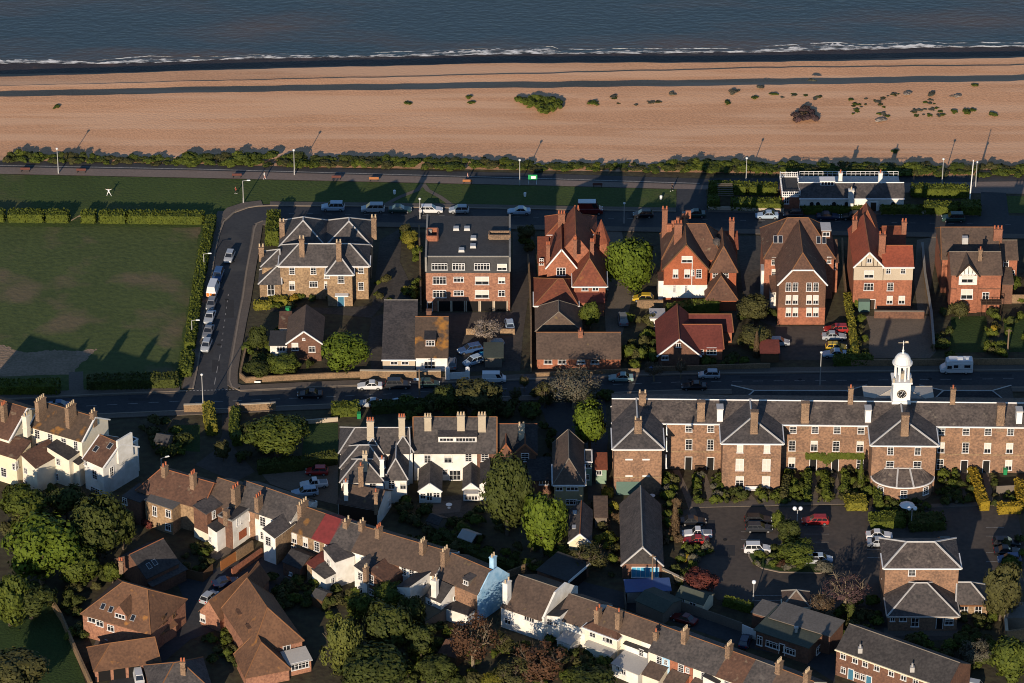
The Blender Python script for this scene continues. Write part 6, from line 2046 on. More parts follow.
def hedge(label, px, w, h, m, name='hedge', group=None, leaf=.24, dens=11, wob=.12, z0=0.0):
    pts = [G(a, b) for a, b in px]
    L, Rr = ribbon(pts, w, 0)
    V, F = [], []
    o0 = pts[0]
    for i in range(len(pts) - 1):
        a, b, c, d = Rr[i] - o0, Rr[i + 1] - o0, L[i + 1] - o0, L[i] - o0
        q = [a, b, c, d]
        up = Vector((0, 0, h))
        # solid heart
        sh = [(p - (a + b + c + d) / 4) * .93 + (a + b + c + d) / 4 for p in q] if len(pts) == 2 else q
        k = len(V)
        V += [tuple(p - Vector((0, 0, .1))) for p in sh] + [tuple(p + up * .93) for p in sh]
        for f in ((4, 5, 6, 7), (0, 1, 5, 4), (1, 2, 6, 5), (2, 3, 7, 6), (3, 0, 4, 7)):
            F.append(tuple(k + j for j in f))
        sides = [(a, b, up), (b, c, up), (c, d, up), (d, a, up)]
        for s0, s1, u_ in sides:
            e = s1 - s0
            n = Vector((e.y, -e.x, 0))
            if n.length < 1e-4:
                continue
            n.normalize()
            for j in range(int(e.length * h * dens)):
                p = s0 + e * rnd.random() + u_ * rnd.random()
                leafquad(V, F, p + n * rnd.uniform(-wob, wob), (n + rdir() * 1.05 + Vector((0, 0, .3))).normalized(), leaf * rnd.uniform(.6, 1.3))
        ar = (b - a).length * (d - a).length
        for j in range(int(ar * dens)):
            tw = rnd.random()
            p = a + (b - a) * rnd.random() + (d - a) * tw + up * (1 - .16 * abs(2 * tw - 1) ** 3)
            leafquad(V, F, p + Vector((0, 0, rnd.uniform(-wob, wob * 1.8))), (Vector((0, 0, 1)) + rdir() * 1.5).normalized(), leaf * rnd.uniform(.6, 1.3))
    me = bpy.data.meshes.new(name)
    me.from_pydata(V, [], F)
    me.materials.append(MT[m])
    o = put(name, me, None, (o0.x, o0.y, z0))
    return tag(o, label, 'hedge', group)

SHR = []
def scatter(label, box, n, r, h, mats, cat='shrub', group=None, name='shrub', avoid=()):
    x0, y0, x1, y1 = box
    k = 0
    tries = 0
    while k < n and tries < n * 20:
        tries += 1
        px, py = rnd.uniform(x0, x1), rnd.uniform(y0, y1)
        if any(a <= px <= c and b <= py <= d for a, b, c, d in avoid):
            continue
        f = rnd.random()
        SHR.append((px, py, r[0] + (r[1] - r[0]) * f, (h[0] + (h[1] - h[0]) * f) * rnd.uniform(.85, 1.15), rnd.choice(mats), label, name, cat, group or label))
        k += 1
# ---- trees one can tell apart
for a in [
    (630, 263, 27, 31, 5.8, 'dense', 'leaf_bright', 'big bright green tree between the red gabled house and the red and white gable house'),
    (343, 353, 25, 21, 4.0, 'dense', 'leaf_bright', 'round bright green tree beside the brick bungalow on the lower road'),
    (258, 338, 11, 13, 2.6, 'round', 'leaf_dark', 'dark tree at the garden wall left of the brick bungalow'),
    (284, 364, 17, 12, 2.6, 'round', 'leaf_mid', 'low spreading tree in front of the brick bungalow'),
    (257, 369, 14, 8, 1.9, 'round', 'leaf_dark', 'low dark tree in the corner garden by the road junction'),
    (590, 314, 11, 14, 3.2, 'round', 'leaf_mid', 'small green tree in front of the rambling red house'),
    (590, 424, 19, 24, 5.5, 'dense', 'leaf_bright', 'bright green tree beside the left end of the long brick terrace'),
    (507, 492, 27, 40, 8.5, 'dense', 'leaf_dark', 'tall dark evergreen tree in front of the brick cottage'),
    (543, 522, 24, 33, 6.8, 'round', 'leaf_bright', 'tall bright green tree in front of the dark evergreen'),
    (588, 556, 21, 12, 3.0, 'thin', 'leaf_olive', 'thin olive tree below the little garden house'),
    (477, 394, 24, 18, 4.2, 'round', 'leaf_olive', 'olive brown tree on the lower road above the white terrace'),
    (446, 398, 15, 15, 3.8, 'round', 'leaf_dark', 'darker tree left of the olive brown roadside tree'),
    (574, 386, 28, 20, 4.8, 'bare', 'leaf_grey', 'wide bare twiggy tree on the road below the brown bungalow'),
    (545, 392, 12, 12, 3.2, 'thin', 'leaf_olive', 'small thin olive tree left of the wide bare roadside tree'),
    (524, 381, 6, 6, 2.2, 'thin', 'leaf_olive', 'tiny round roadside tree behind the small thin olive tree'),
    (516, 393, 7, 7, 2.0, 'thin', 'leaf_olive', 'little round olive tree by the lower road kerb'),
    (276, 435, 32, 18, 4.2, 'dense', 'leaf_mid', 'wide spreading green tree in the shaded garden beside the pillared drive'),
    (223, 450, 9, 10, 2.2, 'round', 'leaf_olive', 'small olive tree standing in the drive at the lower road'),
    (654, 369, 11, 8, 2.6, 'bare', 'leaf_brown', 'bare brown street tree by the white car road, left one'),
    (681, 367, 7, 7, 2.6, 'bare', 'leaf_brown', 'smaller bare brown street tree above the long brick terrace'),
    (753, 308, 16, 15, 3.6, 'dense', 'leaf_olive', 'round dark olive tree beside the brown mansion house'),
    (755, 336, 17, 12, 2.6, 'round', 'leaf_olive', 'low olive tree beside the brown cypress'),
    (756.5, 343, 4.5, 13, 3.0, 'cone', 'leaf_brown', 'narrow brown cypress by the lower road'),
    (40, 549, 40, 36, 6.5, 'dense', 'leaf_bright', 'huge bright green tree at the left edge below the white house'),
    (97, 527, 30, 34, 6.5, 'dense', 'leaf_dark', 'large dark green tree right of the huge bright green one'),
    (8, 600, 22, 28, 5.0, 'round', 'leaf_mid', 'shadowed tree at the left edge above the dark lawn'),
    (112, 572, 10, 11, 2.4, 'round', 'leaf_mid', 'small light tree beside the dark slate cottage'),
    (14, 670, 34, 22, 5.0, 'round', 'leaf_olive', 'olive brown tree in the bottom left corner'),
    (340, 640, 24, 36, 6.2, 'weep', 'leaf_willow', 'yellow green weeping willow beside the biggest orange roof'),
    (387, 627, 26, 27, 5.5, 'round', 'leaf_dark', 'dark green tree right of the willow'),
    (372, 668, 40, 22, 5.0, 'dense', 'leaf_dark', 'broad very dark tree at the bottom below the willow'),
    (420, 640, 18, 18, 4.0, 'round', 'leaf_dark', 'dark tree behind the rusty tree with pale branches'),
    (473, 640, 26, 27, 5.6, 'bare', 'leaf_rust', 'rusty brown tree with pale bare branches below the blue gable'),
    (541, 662, 29, 25, 5.2, 'thin', 'leaf_rust', 'dark rusty brown tree in front of the white cottages'),
    (518, 672, 26, 20, 3.8, 'thin', 'leaf_olive', 'olive tree at the bottom between the two rusty trees'),
    (492, 682, 13, 10, 2.0, 'round', 'leaf_yellow', 'yellow green bushy tree at the bottom edge'),
    (592, 684, 26, 18, 3.4, 'round', 'leaf_dark', 'dark green tree at the bottom below the cream cottage'),
    (846, 589, 25, 18, 4.4, 'bare', 'leaf_purple', 'bare mauve brown tree beside the car park and the slate hut'),
    (822, 604, 14, 12, 3.2, 'bare', 'leaf_brown', 'small bare tree with forked pale trunk right of the pyramid roofed hut'),
    (851, 610, 9, 13, 2.4, 'cone', 'leaf_dark', 'dark conifer under the bare mauve tree'),
    (1002, 592, 20, 36, 5.5, 'round', 'leaf_olive', 'tall olive tree at the right edge beside the brick lodge'),
    (1012, 660, 24, 26, 4.5, 'round', 'leaf_mid', 'green tree in the bottom right corner'),
    (976, 652, 18, 14, 2.6, 'thin', 'leaf_grey', 'grey leafed small tree below the brick lodge'),
    (701, 580, 17, 13, 2.8, 'round', 'leaf_red', 'dark red leaved tree at the left side of the car park'),
    (675, 520, 7, 20, 3.6, 'cone', 'leaf_brown', 'narrow brown conifer left of the parked white pickup'),
    (789, 531, 13, 14, 2.8, 'round', 'leaf_dark', 'dark tree under the double globe lamp in the car park'),
    (798, 552, 20, 12, 2.6, 'round', 'leaf_mid', 'green tree on the planted island in the car park'),
    (778, 520, 7, 10, 2.0, 'round', 'leaf_mid', 'small green tree between parked black cars and the globe lamp'),
    (861, 474, 5, 17, 3.2, 'cone', 'leaf_mid', 'narrow dark green cypress beside the bowed pavilion'),
    (485, 329, 17, 10, 2.2, 'bare', 'blossom', 'pale blossoming tree in the yard below the flats'),
    (410, 238, 9, 8, 2.0, 'round', 'leaf_yellow', 'yellow green tree beside the left wall of the flats'),
    (527, 233, 10, 9, 2.4, 'round', 'leaf_olive', 'small olive tree between the flats and the rambling red house'),
    (24, 506, 24, 20, 4.5, 'round', 'leaf_mid', 'shadowed green tree at the left edge right below the cream walls'),
    (66, 500, 20, 17, 4.5, 'round', 'leaf_dark', 'dark tree touching the lower walls of the white house'),
    (122, 527, 14, 22, 4.5, 'round', 'leaf_dark', 'dark tree by the tall white side wall of the white house'),
    (78, 566, 22, 20, 4.0, 'round', 'leaf_mid', 'mid green tree between the huge bright tree and the slate cottage'),
    (30, 598, 26, 20, 4.0, 'round', 'leaf_dark', 'dark tree overhanging the top of the dark lawn'),
    (388, 594, 18, 14, 3.6, 'round', 'leaf_mid', 'mid green tree in a yard of the brown tiled rear wing'),
    (362, 604, 15, 13, 3.4, 'round', 'leaf_mid', 'light green tree above the willow by the white yards'),
    (412, 612, 16, 18, 3.6, 'round', 'leaf_dark', 'dark tree right below the square white extension'),
    (436, 668, 20, 16, 3.2, 'round', 'leaf_dark', 'dark low tree left of the rusty tree with pale branches'),
    (500, 640, 12, 11, 2.4, 'thin', 'leaf_olive', 'small olive tree below the white end chimney cottage'),
    (1009, 282, 12, 10, 2.4, 'round', 'leaf_mid', 'green tree at the right edge beside the timbered house'),
    (960, 310, 9, 9, 1.8, 'dense', 'leaf_olive', 'round clipped olive tree in front of the timbered house'),
]:
    tree(*a, bark='pale_bark' if 'pale' in a[7] or a[5] == 'bare' else None)
# ---- hedges
hl = [(-12, 5), (9, 44), (46.5, 69.5), (82, 96), (100, 126.5), (128, 204)]
nm = ['cut by the left edge', 'second from the left edge', 'third from the left edge, before the gap', 'shortest, right of the gap with the stick', 'between the shortest and the longest', 'longest, ending at the side street']
for (a, b), t in zip(hl, nm):
    hedge('clipped hedge segment across the big lawn, ' + t, [(a, 219.5 + a * .012), (b, 219.5 + b * .012)], 2.6, 1.9, 'leaf_hedge', group='hedge segments across the lawn')
hedge('long clipped hedge along the side street edge of the big lawn', [(211.5, 222), (206, 250), (200, 280), (194, 320), (190, 350)], 1.8, 1.7, 'leaf_hedge')
hedge('lower end of the side street hedge by the bus lay-by', [(188.5, 358), (185.5, 378)], 2.2, 1.8, 'leaf_mid')
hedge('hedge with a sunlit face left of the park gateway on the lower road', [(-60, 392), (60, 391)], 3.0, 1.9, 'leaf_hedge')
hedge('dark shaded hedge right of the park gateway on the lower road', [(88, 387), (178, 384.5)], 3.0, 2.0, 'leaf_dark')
hedge('upright green hedge at the corner of the yellow brick villa', [(272, 246), (274.5, 224)], 2.4, 3.2, 'leaf_hedge')
hedge('yellow green hedge in front of the villa, left piece', [(254, 308.5), (271, 308)], 1.6, 1.4, 'leaf_yellow')
hedge('yellow green hedge in front of the villa, right piece', [(269, 303.5), (288, 303.5)], 1.6, 1.3, 'leaf_yellow')
hedge('ivy covered hedge behind the maroon roofed house', [(668, 317), (690, 313), (718, 311)], 2.2, 2.4, 'leaf_mid', dens=7)
hedge('bright narrow hedge running down beside the parked red estate car', [(847, 300), (851, 325), (856, 362)], 1.1, 1.7, 'leaf_yellow')
hedge('sunlit green hedge on the seafront, back row left of the white lodge', [(709, 191), (747, 192.5)], 2.6, 1.9, 'leaf_hedge')
hedge('short back hedge next to the white lodge terrace', [(749, 192.5), (777, 193)], 2.4, 1.9, 'leaf_hedge')
hedge('front hedge along the upper road left of the white lodge', [(731, 208), (783, 209)], 2.6, 1.9, 'leaf_hedge')
hedge('dark hedge block left of the timber pergola', [(708, 207), (719, 207)], 3.0, 2.2, 'leaf_mid')
hedge('dark low hedge along the front of the white lodge', [(800, 213.2), (866, 213.2)], 1.4, 1.4, 'leaf_mid')
hedge('dark low hedge right of the white porch', [(880, 213), (922, 213.5)], 1.6, 1.6, 'leaf_mid')
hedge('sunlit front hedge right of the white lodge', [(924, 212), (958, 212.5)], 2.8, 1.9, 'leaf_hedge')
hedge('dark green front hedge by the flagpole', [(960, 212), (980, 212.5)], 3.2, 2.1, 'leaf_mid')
hedge('back hedge right of the white lodge, behind the front hedge', [(911, 194.5), (968, 195.5)], 2.6, 2.0, 'leaf_hedge')
hedge('tall yellow hedge at the gate pier of the lower drive', [(208.5, 413), (212, 436)], 1.9, 2.4, 'leaf_yellow')
hedge('dark hedge lining the right side of the lower drive', [(236, 416), (234, 432), (238, 446)], 1.6, 2.0, 'leaf_mid')
hedge('clipped square hedge by the lower road beside a green bin', [(332, 414), (359, 413)], 2.6, 2.0, 'leaf_hedge')
hedge('long dark hedge below the wide spreading tree', [(258, 472), (300, 468), (336, 462)], 2.0, 2.0, 'leaf_dark')
hedge('hedge behind the parked cars at the lower road above the white villa', [(372, 412), (408, 409.5), (430, 408.5)], 2.0, 1.8, 'leaf_dark')
hedge('yellow green square hedge left of the bowed pavilion garden', [(845, 507), (866, 506.5)], 3.0, 1.7, 'leaf_yellow')
hedge('clipped hedge along the car park below the bowed pavilion', [(870, 524), (904, 523)], 3.4, 1.5, 'leaf_hedge')
hedge('narrow upright hedge at the left of the bowed pavilion garden', [(876, 492), (879, 511)], 1.2, 2.0, 'leaf_mid')
hedge('dark hedge below the globe lamp right of the bowed pavilion', [(908, 527), (944, 525)], 3.6, 1.8, 'leaf_dark')
hedge('golden hedge slanting down beside a path of the long brick terrace', [(972, 476), (977, 492), (985, 511)], 1.5, 1.9, 'leaf_gold')
hedge('golden hedge along the bottom of the right hand front garden', [(998, 512.5), (1021, 511.5)], 1.6, 1.7, 'leaf_gold')
hedge('golden hedge down the right side of the right hand front garden', [(1018, 487), (1021, 508)], 1.4, 1.8, 'leaf_gold')
hedge('low green hedge beside the car park at the end of the brick wall', [(724, 604), (752, 612)], 1.3, 1.5, 'leaf_hedge')
hedge('dark hedge at the roadside by the brown mansion car park', [(834, 364), (872, 363)], 2.2, 1.6, 'leaf_mid')
hedge('sunlit strip of hedge along the lane behind the white terrace', [(440, 536), (480, 560), (515, 571)], 1.8, 1.5, 'leaf_dark')
hedge('narrow dark hedge between garden paths left of the two climber doors', [(808, 481), (807, 503)], 1.0, 1.8, 'leaf_mid')
hedge('narrow green hedge between the two climber door paths', [(825, 479), (827, 503)], .9, 1.5, 'leaf_hedge')
hedge('narrow hedge running down from the brick wall left of the cypress', [(846, 481), (844, 496)], 1.0, 1.7, 'leaf_mid')
hedge('narrow olive hedge below the second pavilion corner', [(787, 483), (783, 504)], 1.1, 1.9, 'leaf_olive')
# ---- thicket between promenade and beach
GB = 'bushes between promenade and beach'
x = 2.0
segs = [(8, 97, 1.0, 2.2), (100, 185, .9, 1.5), (188, 330, 1.3, 2.4), (330, 520, 1.2, 2.0), (520, 672, .9, 1.3), (672, 752, 1.3, 2.4), (752, 905, 1.2, 2.0), (905, 1030, 1.2, 2.0)]
for x0, x1, r_, h_ in segs:
    x = x0
    while x < x1:
        for row in (0, 1):
            f = rnd.uniform(.7, 1.3)
            py = line(0, 163.3, 1024, 177)(x) - 1.6 - row * 4.0 * r_ + rnd.uniform(-1.4, 1.4)
            bush(x + row * 4 + rnd.uniform(-3, 3), py, r_ * f * 1.3, h_ * f * rnd.uniform(.35, .65), rnd.choice(['leaf_mid', 'leaf_mid', 'leaf_dark', 'leaf_hedge', 'leaf_olive']), 'bush in the low green thicket between the promenade and the shingle beach', 'beach_bush', 'bush', GB)
        x += 8.0 * rnd.uniform(.8, 1.2)
# ---- plants on the shingle
def onbeach(px, py):
    a, b = line(0, 163, 1024, 177)(px), c1(px)
    t = (a - py) / (a - b)
    prof = lin([(0, -.02), (.12, -.25), (.3, -.15), (.5, .1), (.72, .4), (.9, .75), (1, .9), (1.15, -.7), (1.4, -.6)])
    return G(px, py, prof(t))
def bb(px, py, r, h, m, label, group=None):
    p = onbeach(px, py)
    return bush(px, py, r, h, m, label, 'beach_shrub', 'shrub', group, Vector((p.x, p.y, p.z - .05)))
big = [(520, 103), (528, 104), (536, 101), (545, 104), (552, 103), (540, 109), (549, 111), (532, 107), (558, 105), (543, 114), (556, 109)]
for a, b in big:
    bb(a, b, 1.5, 1.6, rnd.choice(['leaf_mid', 'leaf_hedge']), 'green bush of the biggest clump on the shingle', 'bushes of the biggest clump on the shingle')
for a, b in [(797, 118), (803, 117), (809, 119), (805, 112), (799, 122), (811, 115), (806, 121), (814, 120)]:
    bb(a, b, 1.3, 1.4, rnd.choice(['leaf_purple', 'leaf_olive', 'leaf_brown']), 'mauve brown bush of the dark clump on the shingle', 'bushes of the mauve clump on the shingle')
for a, b, r, m, t in [(57, 107, .9, 'leaf_mid', 'lone small bush on the shingle far left'), (408, 104, .9, 'leaf_mid', 'small flat bush on the shingle left of a double bush'), (469, 98, 1.0, 'leaf_mid', 'upper bush of a pair on the shingle'), (471, 103, .8, 'leaf_mid', 'lower bush of a pair on the shingle'),
                      (593, 104, 1.2, 'leaf_mid', 'low round bush right of the biggest shingle clump'), (614, 97, .9, 'leaf_grey', 'grey green cushion plant on the shingle'), (672, 94.5, .9, 'leaf_grey', 'grey plant near the dark shingle step'), (727, 103.5, 1.0, 'leaf_mid', 'flat green bush on the shingle above the seafront hedges'),
                      (733, 93, 1.3, 'leaf_grey', 'taller grey plant close under the shingle step'), (755, 98, .9, 'leaf_mid', 'green tuft left of the mauve clump'), (760, 88, 1.0, 'leaf_grey', 'pale plant at the shingle step'), (774, 95, .9, 'leaf_mid', 'green tuft above the mauve clump'),
                      (812, 81, .9, 'leaf_grey', 'pale plant in the dark step of the beach'), (880, 121, 1.2, 'blossom', 'white flowering plant on the shingle'), (907, 95, 1.2, 'blossom', 'white flowering plant near the beach step'), (932, 95, 1.1, 'leaf_grey', 'grey plant on the right half of the beach'),
                      (957, 97, 1.1, 'blossom', 'white flowering plant at the far right of the beach'), (966, 113, 1.3, 'leaf_hedge', 'bright green bush at the right of the beach'), (973, 111, .9, 'leaf_mid', 'small bush beside the bright green bush on the beach'), (993, 115, 1.1, 'leaf_mid', 'rightmost green bush on the beach'), (954, 112, .9, 'leaf_mid', 'tuft left of the bright green bush on the beach'), (975, 86, .9, 'leaf_mid', 'tuft below the dark beach step at the right'), (895, 152, .9, 'leaf_mid', 'green tuft in the shadow of the white lodge chimney')]:
    bb(a, b, r, r * .6, m, t)
GP = 'low plants scattered on the shingle'
for x0, x1, y0, y1, n in ((590, 640, 97, 105, 4), (645, 670, 100, 105, 6), (780, 828, 94, 99, 9), (850, 885, 98, 108, 14), (845, 860, 108, 114, 4), (876, 890, 110, 117, 4), (912, 945, 108, 116, 16), (880, 905, 92, 98, 6), (925, 935, 100, 104, 5)):
    for k in range(n):
        bb(rnd.uniform(x0, x1), rnd.uniform(y0, y1), rnd.uniform(.35, .85), rnd.uniform(.15, .35), rnd.choice(['leaf_mid', 'leaf_grey', 'leaf_olive', 'leaf_grey']), 'low plant scattered on the orange shingle', GP)
# ---- garden shrubs
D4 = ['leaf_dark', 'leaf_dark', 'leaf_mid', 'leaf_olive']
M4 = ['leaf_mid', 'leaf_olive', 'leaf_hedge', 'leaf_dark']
scatter('shrub below the front wall of the yellow brick villa', (262, 298, 330, 312), 10, (.5, 1.1), (.8, 1.7), M4)
bush(295, 302, 1.2, 1.6, 'leaf_gold', 'golden round shrub in front of the yellow brick villa')
scatter('shrub in the corner garden around the brick bungalow', (246, 335, 282, 374), 16, (.8, 1.6), (1.2, 2.4), D4)
scatter('shrub in the corner garden around the brick bungalow', (282, 366, 316, 375), 6, (.7, 1.2), (1.0, 1.8), D4)
scatter('shrub along the drive left of the flats', (401, 228, 420, 302), 18, (.9, 1.5), (1.4, 2.6), ['leaf_yellow', 'leaf_mid', 'leaf_olive', 'leaf_hedge'], avoid=[(404, 262, 416, 292)])
scatter('shrub in the forecourt right of the yellow brick villa', (366, 280, 392, 302), 5, (.7, 1.3), (1.0, 1.8), M4)
scatter('shrub on the strip between the flats drive and the red house', (520, 236, 534, 262), 5, (.9, 1.4), (1.5, 2.6), D4)
scatter('shrub along the gravel drive right of the brown bungalow', (624, 318, 654, 370), 18, (.9, 1.7), (1.2, 2.8), M4)
scatter('shrub around the round olive tree by the brown mansion', (738, 312, 776, 352), 10, (.8, 1.4), (1.0, 2.0), D4)
scatter('shrub in front of the maroon roofed house', (700, 358, 752, 366), 10, (.6, 1.2), (.9, 1.7), D4)
scatter('shrub between the red estate car and the patio', (850, 305, 866, 362), 16, (.7, 1.3), (1.0, 2.2), M4)
scatter('shrub in the gardens of the timbered house', (936, 302, 952, 362), 14, (.7, 1.4), (1.0, 2.2), D4)
scatter('shrub in the gardens of the timbered house', (986, 316, 1004, 362), 12, (.7, 1.4), (1.0, 2.2), M4)
bush(993, 334, 1.2, 2.0, 'leaf_gold', 'golden shrub in the garden of the timbered house')
scatter('shrub in the gardens of the timbered house', (1006, 300, 1030, 345), 6, (.7, 1.4), (1.0, 2.2), M4)
scatter('shrub behind the park wall by the lower road', (130, 424, 205, 456), 16, (.8, 1.6), (1.0, 2.2), D4)
scatter('shrub around the wide spreading tree', (240, 425, 300, 468), 16, (.9, 1.7), (1.2, 2.6), D4)
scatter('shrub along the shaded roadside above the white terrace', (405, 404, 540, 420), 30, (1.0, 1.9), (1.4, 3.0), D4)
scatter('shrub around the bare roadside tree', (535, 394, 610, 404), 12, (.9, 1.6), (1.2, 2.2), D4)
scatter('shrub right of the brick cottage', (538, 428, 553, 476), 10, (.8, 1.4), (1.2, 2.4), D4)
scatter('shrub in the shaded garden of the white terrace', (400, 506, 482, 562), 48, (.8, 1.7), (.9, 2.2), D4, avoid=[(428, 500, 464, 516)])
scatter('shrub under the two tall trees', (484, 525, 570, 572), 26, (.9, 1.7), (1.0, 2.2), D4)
scatter('shrub between the sheds and the slate hall', (594, 500, 620, 580), 24, (.6, 1.2), (.8, 1.8), ['leaf_olive', 'leaf_mid', 'leaf_brown', 'leaf_yellow'])
bush(607, 498, 1.4, 2.2, 'leaf_gold', 'golden shrub beside the green garage door of the long terrace')
FG = 'shrub in the front gardens of the long brick terrace'
av = [(676, 466, 694, 515), (702, 474, 712, 506), (748, 490, 757, 505), (811, 466, 816, 505), (832, 466, 839, 502), (961, 468, 967, 506), (984, 468, 991, 512), (873, 440, 938, 501), (722, 440, 783, 491)]
scatter(FG, (664, 478, 722, 504), 46, (.5, 1.2), (.8, 1.9), ['leaf_mid', 'leaf_olive', 'leaf_dark', 'leaf_grey', 'leaf_hedge', 'leaf_mid'], avoid=av)
scatter(FG, (724, 492, 786, 504), 34, (.5, 1.1), (.8, 1.7), ['leaf_mid', 'leaf_olive', 'leaf_dark', 'leaf_hedge'], avoid=av)
scatter(FG, (786, 474, 870, 503), 64, (.45, 1.1), (.7, 1.9), ['leaf_mid', 'leaf_olive', 'leaf_dark', 'leaf_hedge', 'leaf_mid'], avoid=av)
for bx in ((664, 478, 722, 504), (724, 492, 786, 504), (786, 474, 870, 503), (938, 474, 972, 506), (882, 502, 930, 520)):
    scatter(FG, bx, 60, (.25, .5), (.3, 1.3), ['leaf_mid', 'leaf_olive', 'leaf_dark', 'leaf_hedge', 'leaf_grey'], avoid=av)
scatter(FG, (938, 474, 972, 506), 26, (.5, 1.1), (.7, 1.7), ['leaf_mid', 'leaf_dark', 'leaf_dark'], avoid=av)
scatter(FG, (990, 476, 1018, 508), 12, (.5, 1.0), (.7, 1.4), ['leaf_mid', 'leaf_dark', 'leaf_olive'], avoid=av)
scatter(FG, (882, 502, 930, 520), 22, (.5, 1.0), (.7, 1.4), ['leaf_mid', 'leaf_dark', 'leaf_dark'])
for a in ((812, 499), (822, 482), (870, 505), (850, 488)):
    pass
scatter('shrub on the planted island in the car park', (756, 550, 830, 571), 34, (.6, 1.2), (.8, 1.6), ['leaf_mid', 'leaf_hedge', 'leaf_olive', 'leaf_dark', 'leaf_grey'])
bush(786, 567, 1.5, 1.3, 'leaf_rust', 'rusty shrub at the front of the planted island')
bush(824, 571, 1.9, 2.0, 'leaf_grey', 'big grey green shrub at the right end of the planted island')
scatter('shrub at the left side of the car park', (666, 504, 682, 545), 14, (.6, 1.2), (.9, 2.0), ['leaf_mid', 'leaf_olive', 'leaf_brown', 'leaf_dark'])
scatter('shrub at the left side of the car park', (672, 544, 710, 588), 26, (.7, 1.3), (1.0, 2.2), ['leaf_mid', 'leaf_olive', 'leaf_grey', 'leaf_mid', 'leaf_dark'])
bush(687, 560, .8, 1.2, 'leaf_gold', 'golden shrub in front of the parked red car')
scatter('shrub below the brick lodge', (884, 640, 1000, 672), 40, (.8, 1.7), (.9, 2.2), D4)
scatter('shrub below the brick lodge', (960, 618, 996, 640), 12, (.7, 1.3), (.9, 1.8), M4)
scatter('shrub along the right edge of the car park', (1000, 540, 1026, 570), 8, (.8, 1.4), (1.2, 2.2), M4)
scatter('shrub around the bare mauve tree', (838, 604, 878, 640), 18, (.8, 1.5), (1.0, 2.2), D4)
scatter('shrub in the yards behind the brick terraced houses', (184, 545, 212, 574), 12, (.6, 1.2), (.8, 1.6), D4)
bush(204, 556, 1.2, 1.6, 'leaf_hedge', 'light green shrub in a yard behind the brick terraced houses')
bush(150, 527, 1.6, 1.8, 'leaf_red', 'red leaved shrub below the yellow brick flat roofed extension')
GY = 'shrub in the overgrown gardens below the slanting terrace'
scatter(GY, (325, 592, 395, 625), 26, (.8, 1.6), (.9, 2.0), ['leaf_mid', 'leaf_dark', 'leaf_hedge', 'leaf_olive'])
scatter(GY, (395, 632, 480, 690), 46, (.9, 1.8), (1.0, 2.4), ['leaf_mid', 'leaf_dark', 'leaf_dark', 'leaf_olive', 'leaf_hedge'], avoid=[(438, 640, 470, 672)])
scatter(GY, (480, 632, 640, 695), 64, (.9, 1.8), (1.0, 2.4), ['leaf_mid', 'leaf_dark', 'leaf_dark', 'leaf_olive'], avoid=[(500, 600, 545, 646), (606, 650, 640, 690)])
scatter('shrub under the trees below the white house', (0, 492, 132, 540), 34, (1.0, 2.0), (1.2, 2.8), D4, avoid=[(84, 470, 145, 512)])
scatter('shrub around the dark lawn at the left', (66, 575, 84, 640), 16, (.8, 1.6), (1.0, 2.2), D4)
scatter('shrub between the orange roofed houses', (205, 632, 248, 668), 18, (.7, 1.5), (.8, 1.8), M4)
scatter('shrub right of the biggest orange roof', (268, 580, 330, 612), 30, (.8, 1.6), (.9, 2.2), D4)
scatter('shrub around the slate cottage', (95, 560, 125, 590), 10, (.8, 1.4), (1.0, 2.0), D4)
# the largest shrubs one by one, the small undergrowth between them as one mass
SHR.sort(key=lambda a: -a[2] * a[3])
for a in SHR[:230]:
    bush(*a)
V, F, MI = [], [], []
UM = sorted({a[4] for a in SHR})
for a in SHR[230:]:
    p = G(a[0], a[1])
    me = BU[rnd.randrange(4)]
    rz_ = rnd.uniform(0, 6.3)
    co, si = math.cos(rz_), math.sin(rz_)
    i0 = len(V)
    for v in me.vertices:
        x_, y_, z_ = v.co.x * a[2], v.co.y * a[2], v.co.z * a[3] * .62 + a[3] * .42
        V.append((p.x + x_ * co - y_ * si, p.y + x_ * si + y_ * co, z_))
    for f in me.polygons:
        F.append([i0 + k for k in f.vertices])
        MI.append(UM.index(a[4]))
me = bpy.data.meshes.new('undergrowth')
me.from_pydata(V, [], F)
for m in UM:
    me.materials.append(MT[m])
me.polygons.foreach_set('material_index', MI)
me.update()
struct(put('undergrowth', me), 'stuff')
# ivy over the doors of the terrace
V, F = [], []
ivy0 = G(825, 471)
for k in range(900):
    px = rnd.uniform(806, 864)
    t = (px - 835) / 29
    py = 455.5 + rnd.uniform(-2.2, 3.2) + (rnd.random() ** 2) * 9 * max(0, 1 - abs((px - 826) / 9))
    d = ray(px, py)
    yw = G(830, 424.1, 9.5).y - .2
    q = CAM + d * ((yw - CAM.y) / d.y)
    leafquad(V, F, q - ivy0 + Vector((0, rnd.uniform(-.18, .1), 0)), (Vector((0, -1, .3)) + rdir() * .6).normalized(), .26)
me = bpy.data.meshes.new('climbing_plant')
me.from_pydata(V, [], F)
me.materials.append(MT['leaf_hedge'])
tag(put('climbing_plant', me, None, ivy0), 'green climber trained over two black doors of the long brick terrace', 'climbing plant')
# ================================================================ vehicles
def loft(mb, secs, mi=0):
    """closed body through sections (x, [(y, z)...])"""
    i0 = len(mb.v)
    n = len(secs[0][1])
    for x, sec in secs:
        for y, z in sec:
            mb.v.append((x, y, z))
    for j in range(len(secs) - 1):
        for k in range(n):
            k2 = (k + 1) % n
            mb.f.append([i0 + j * n + k, i0 + (j + 1) * n + k, i0 + (j + 1) * n + k2, i0 + j * n + k2])
            mb.m.append(mi)
    mb.f.append([i0 + k for k in range(n)])
    mb.f.append([i0 + (len(secs) - 1) * n + k for k in reversed(range(n))])
    mb.m += [mi, mi]

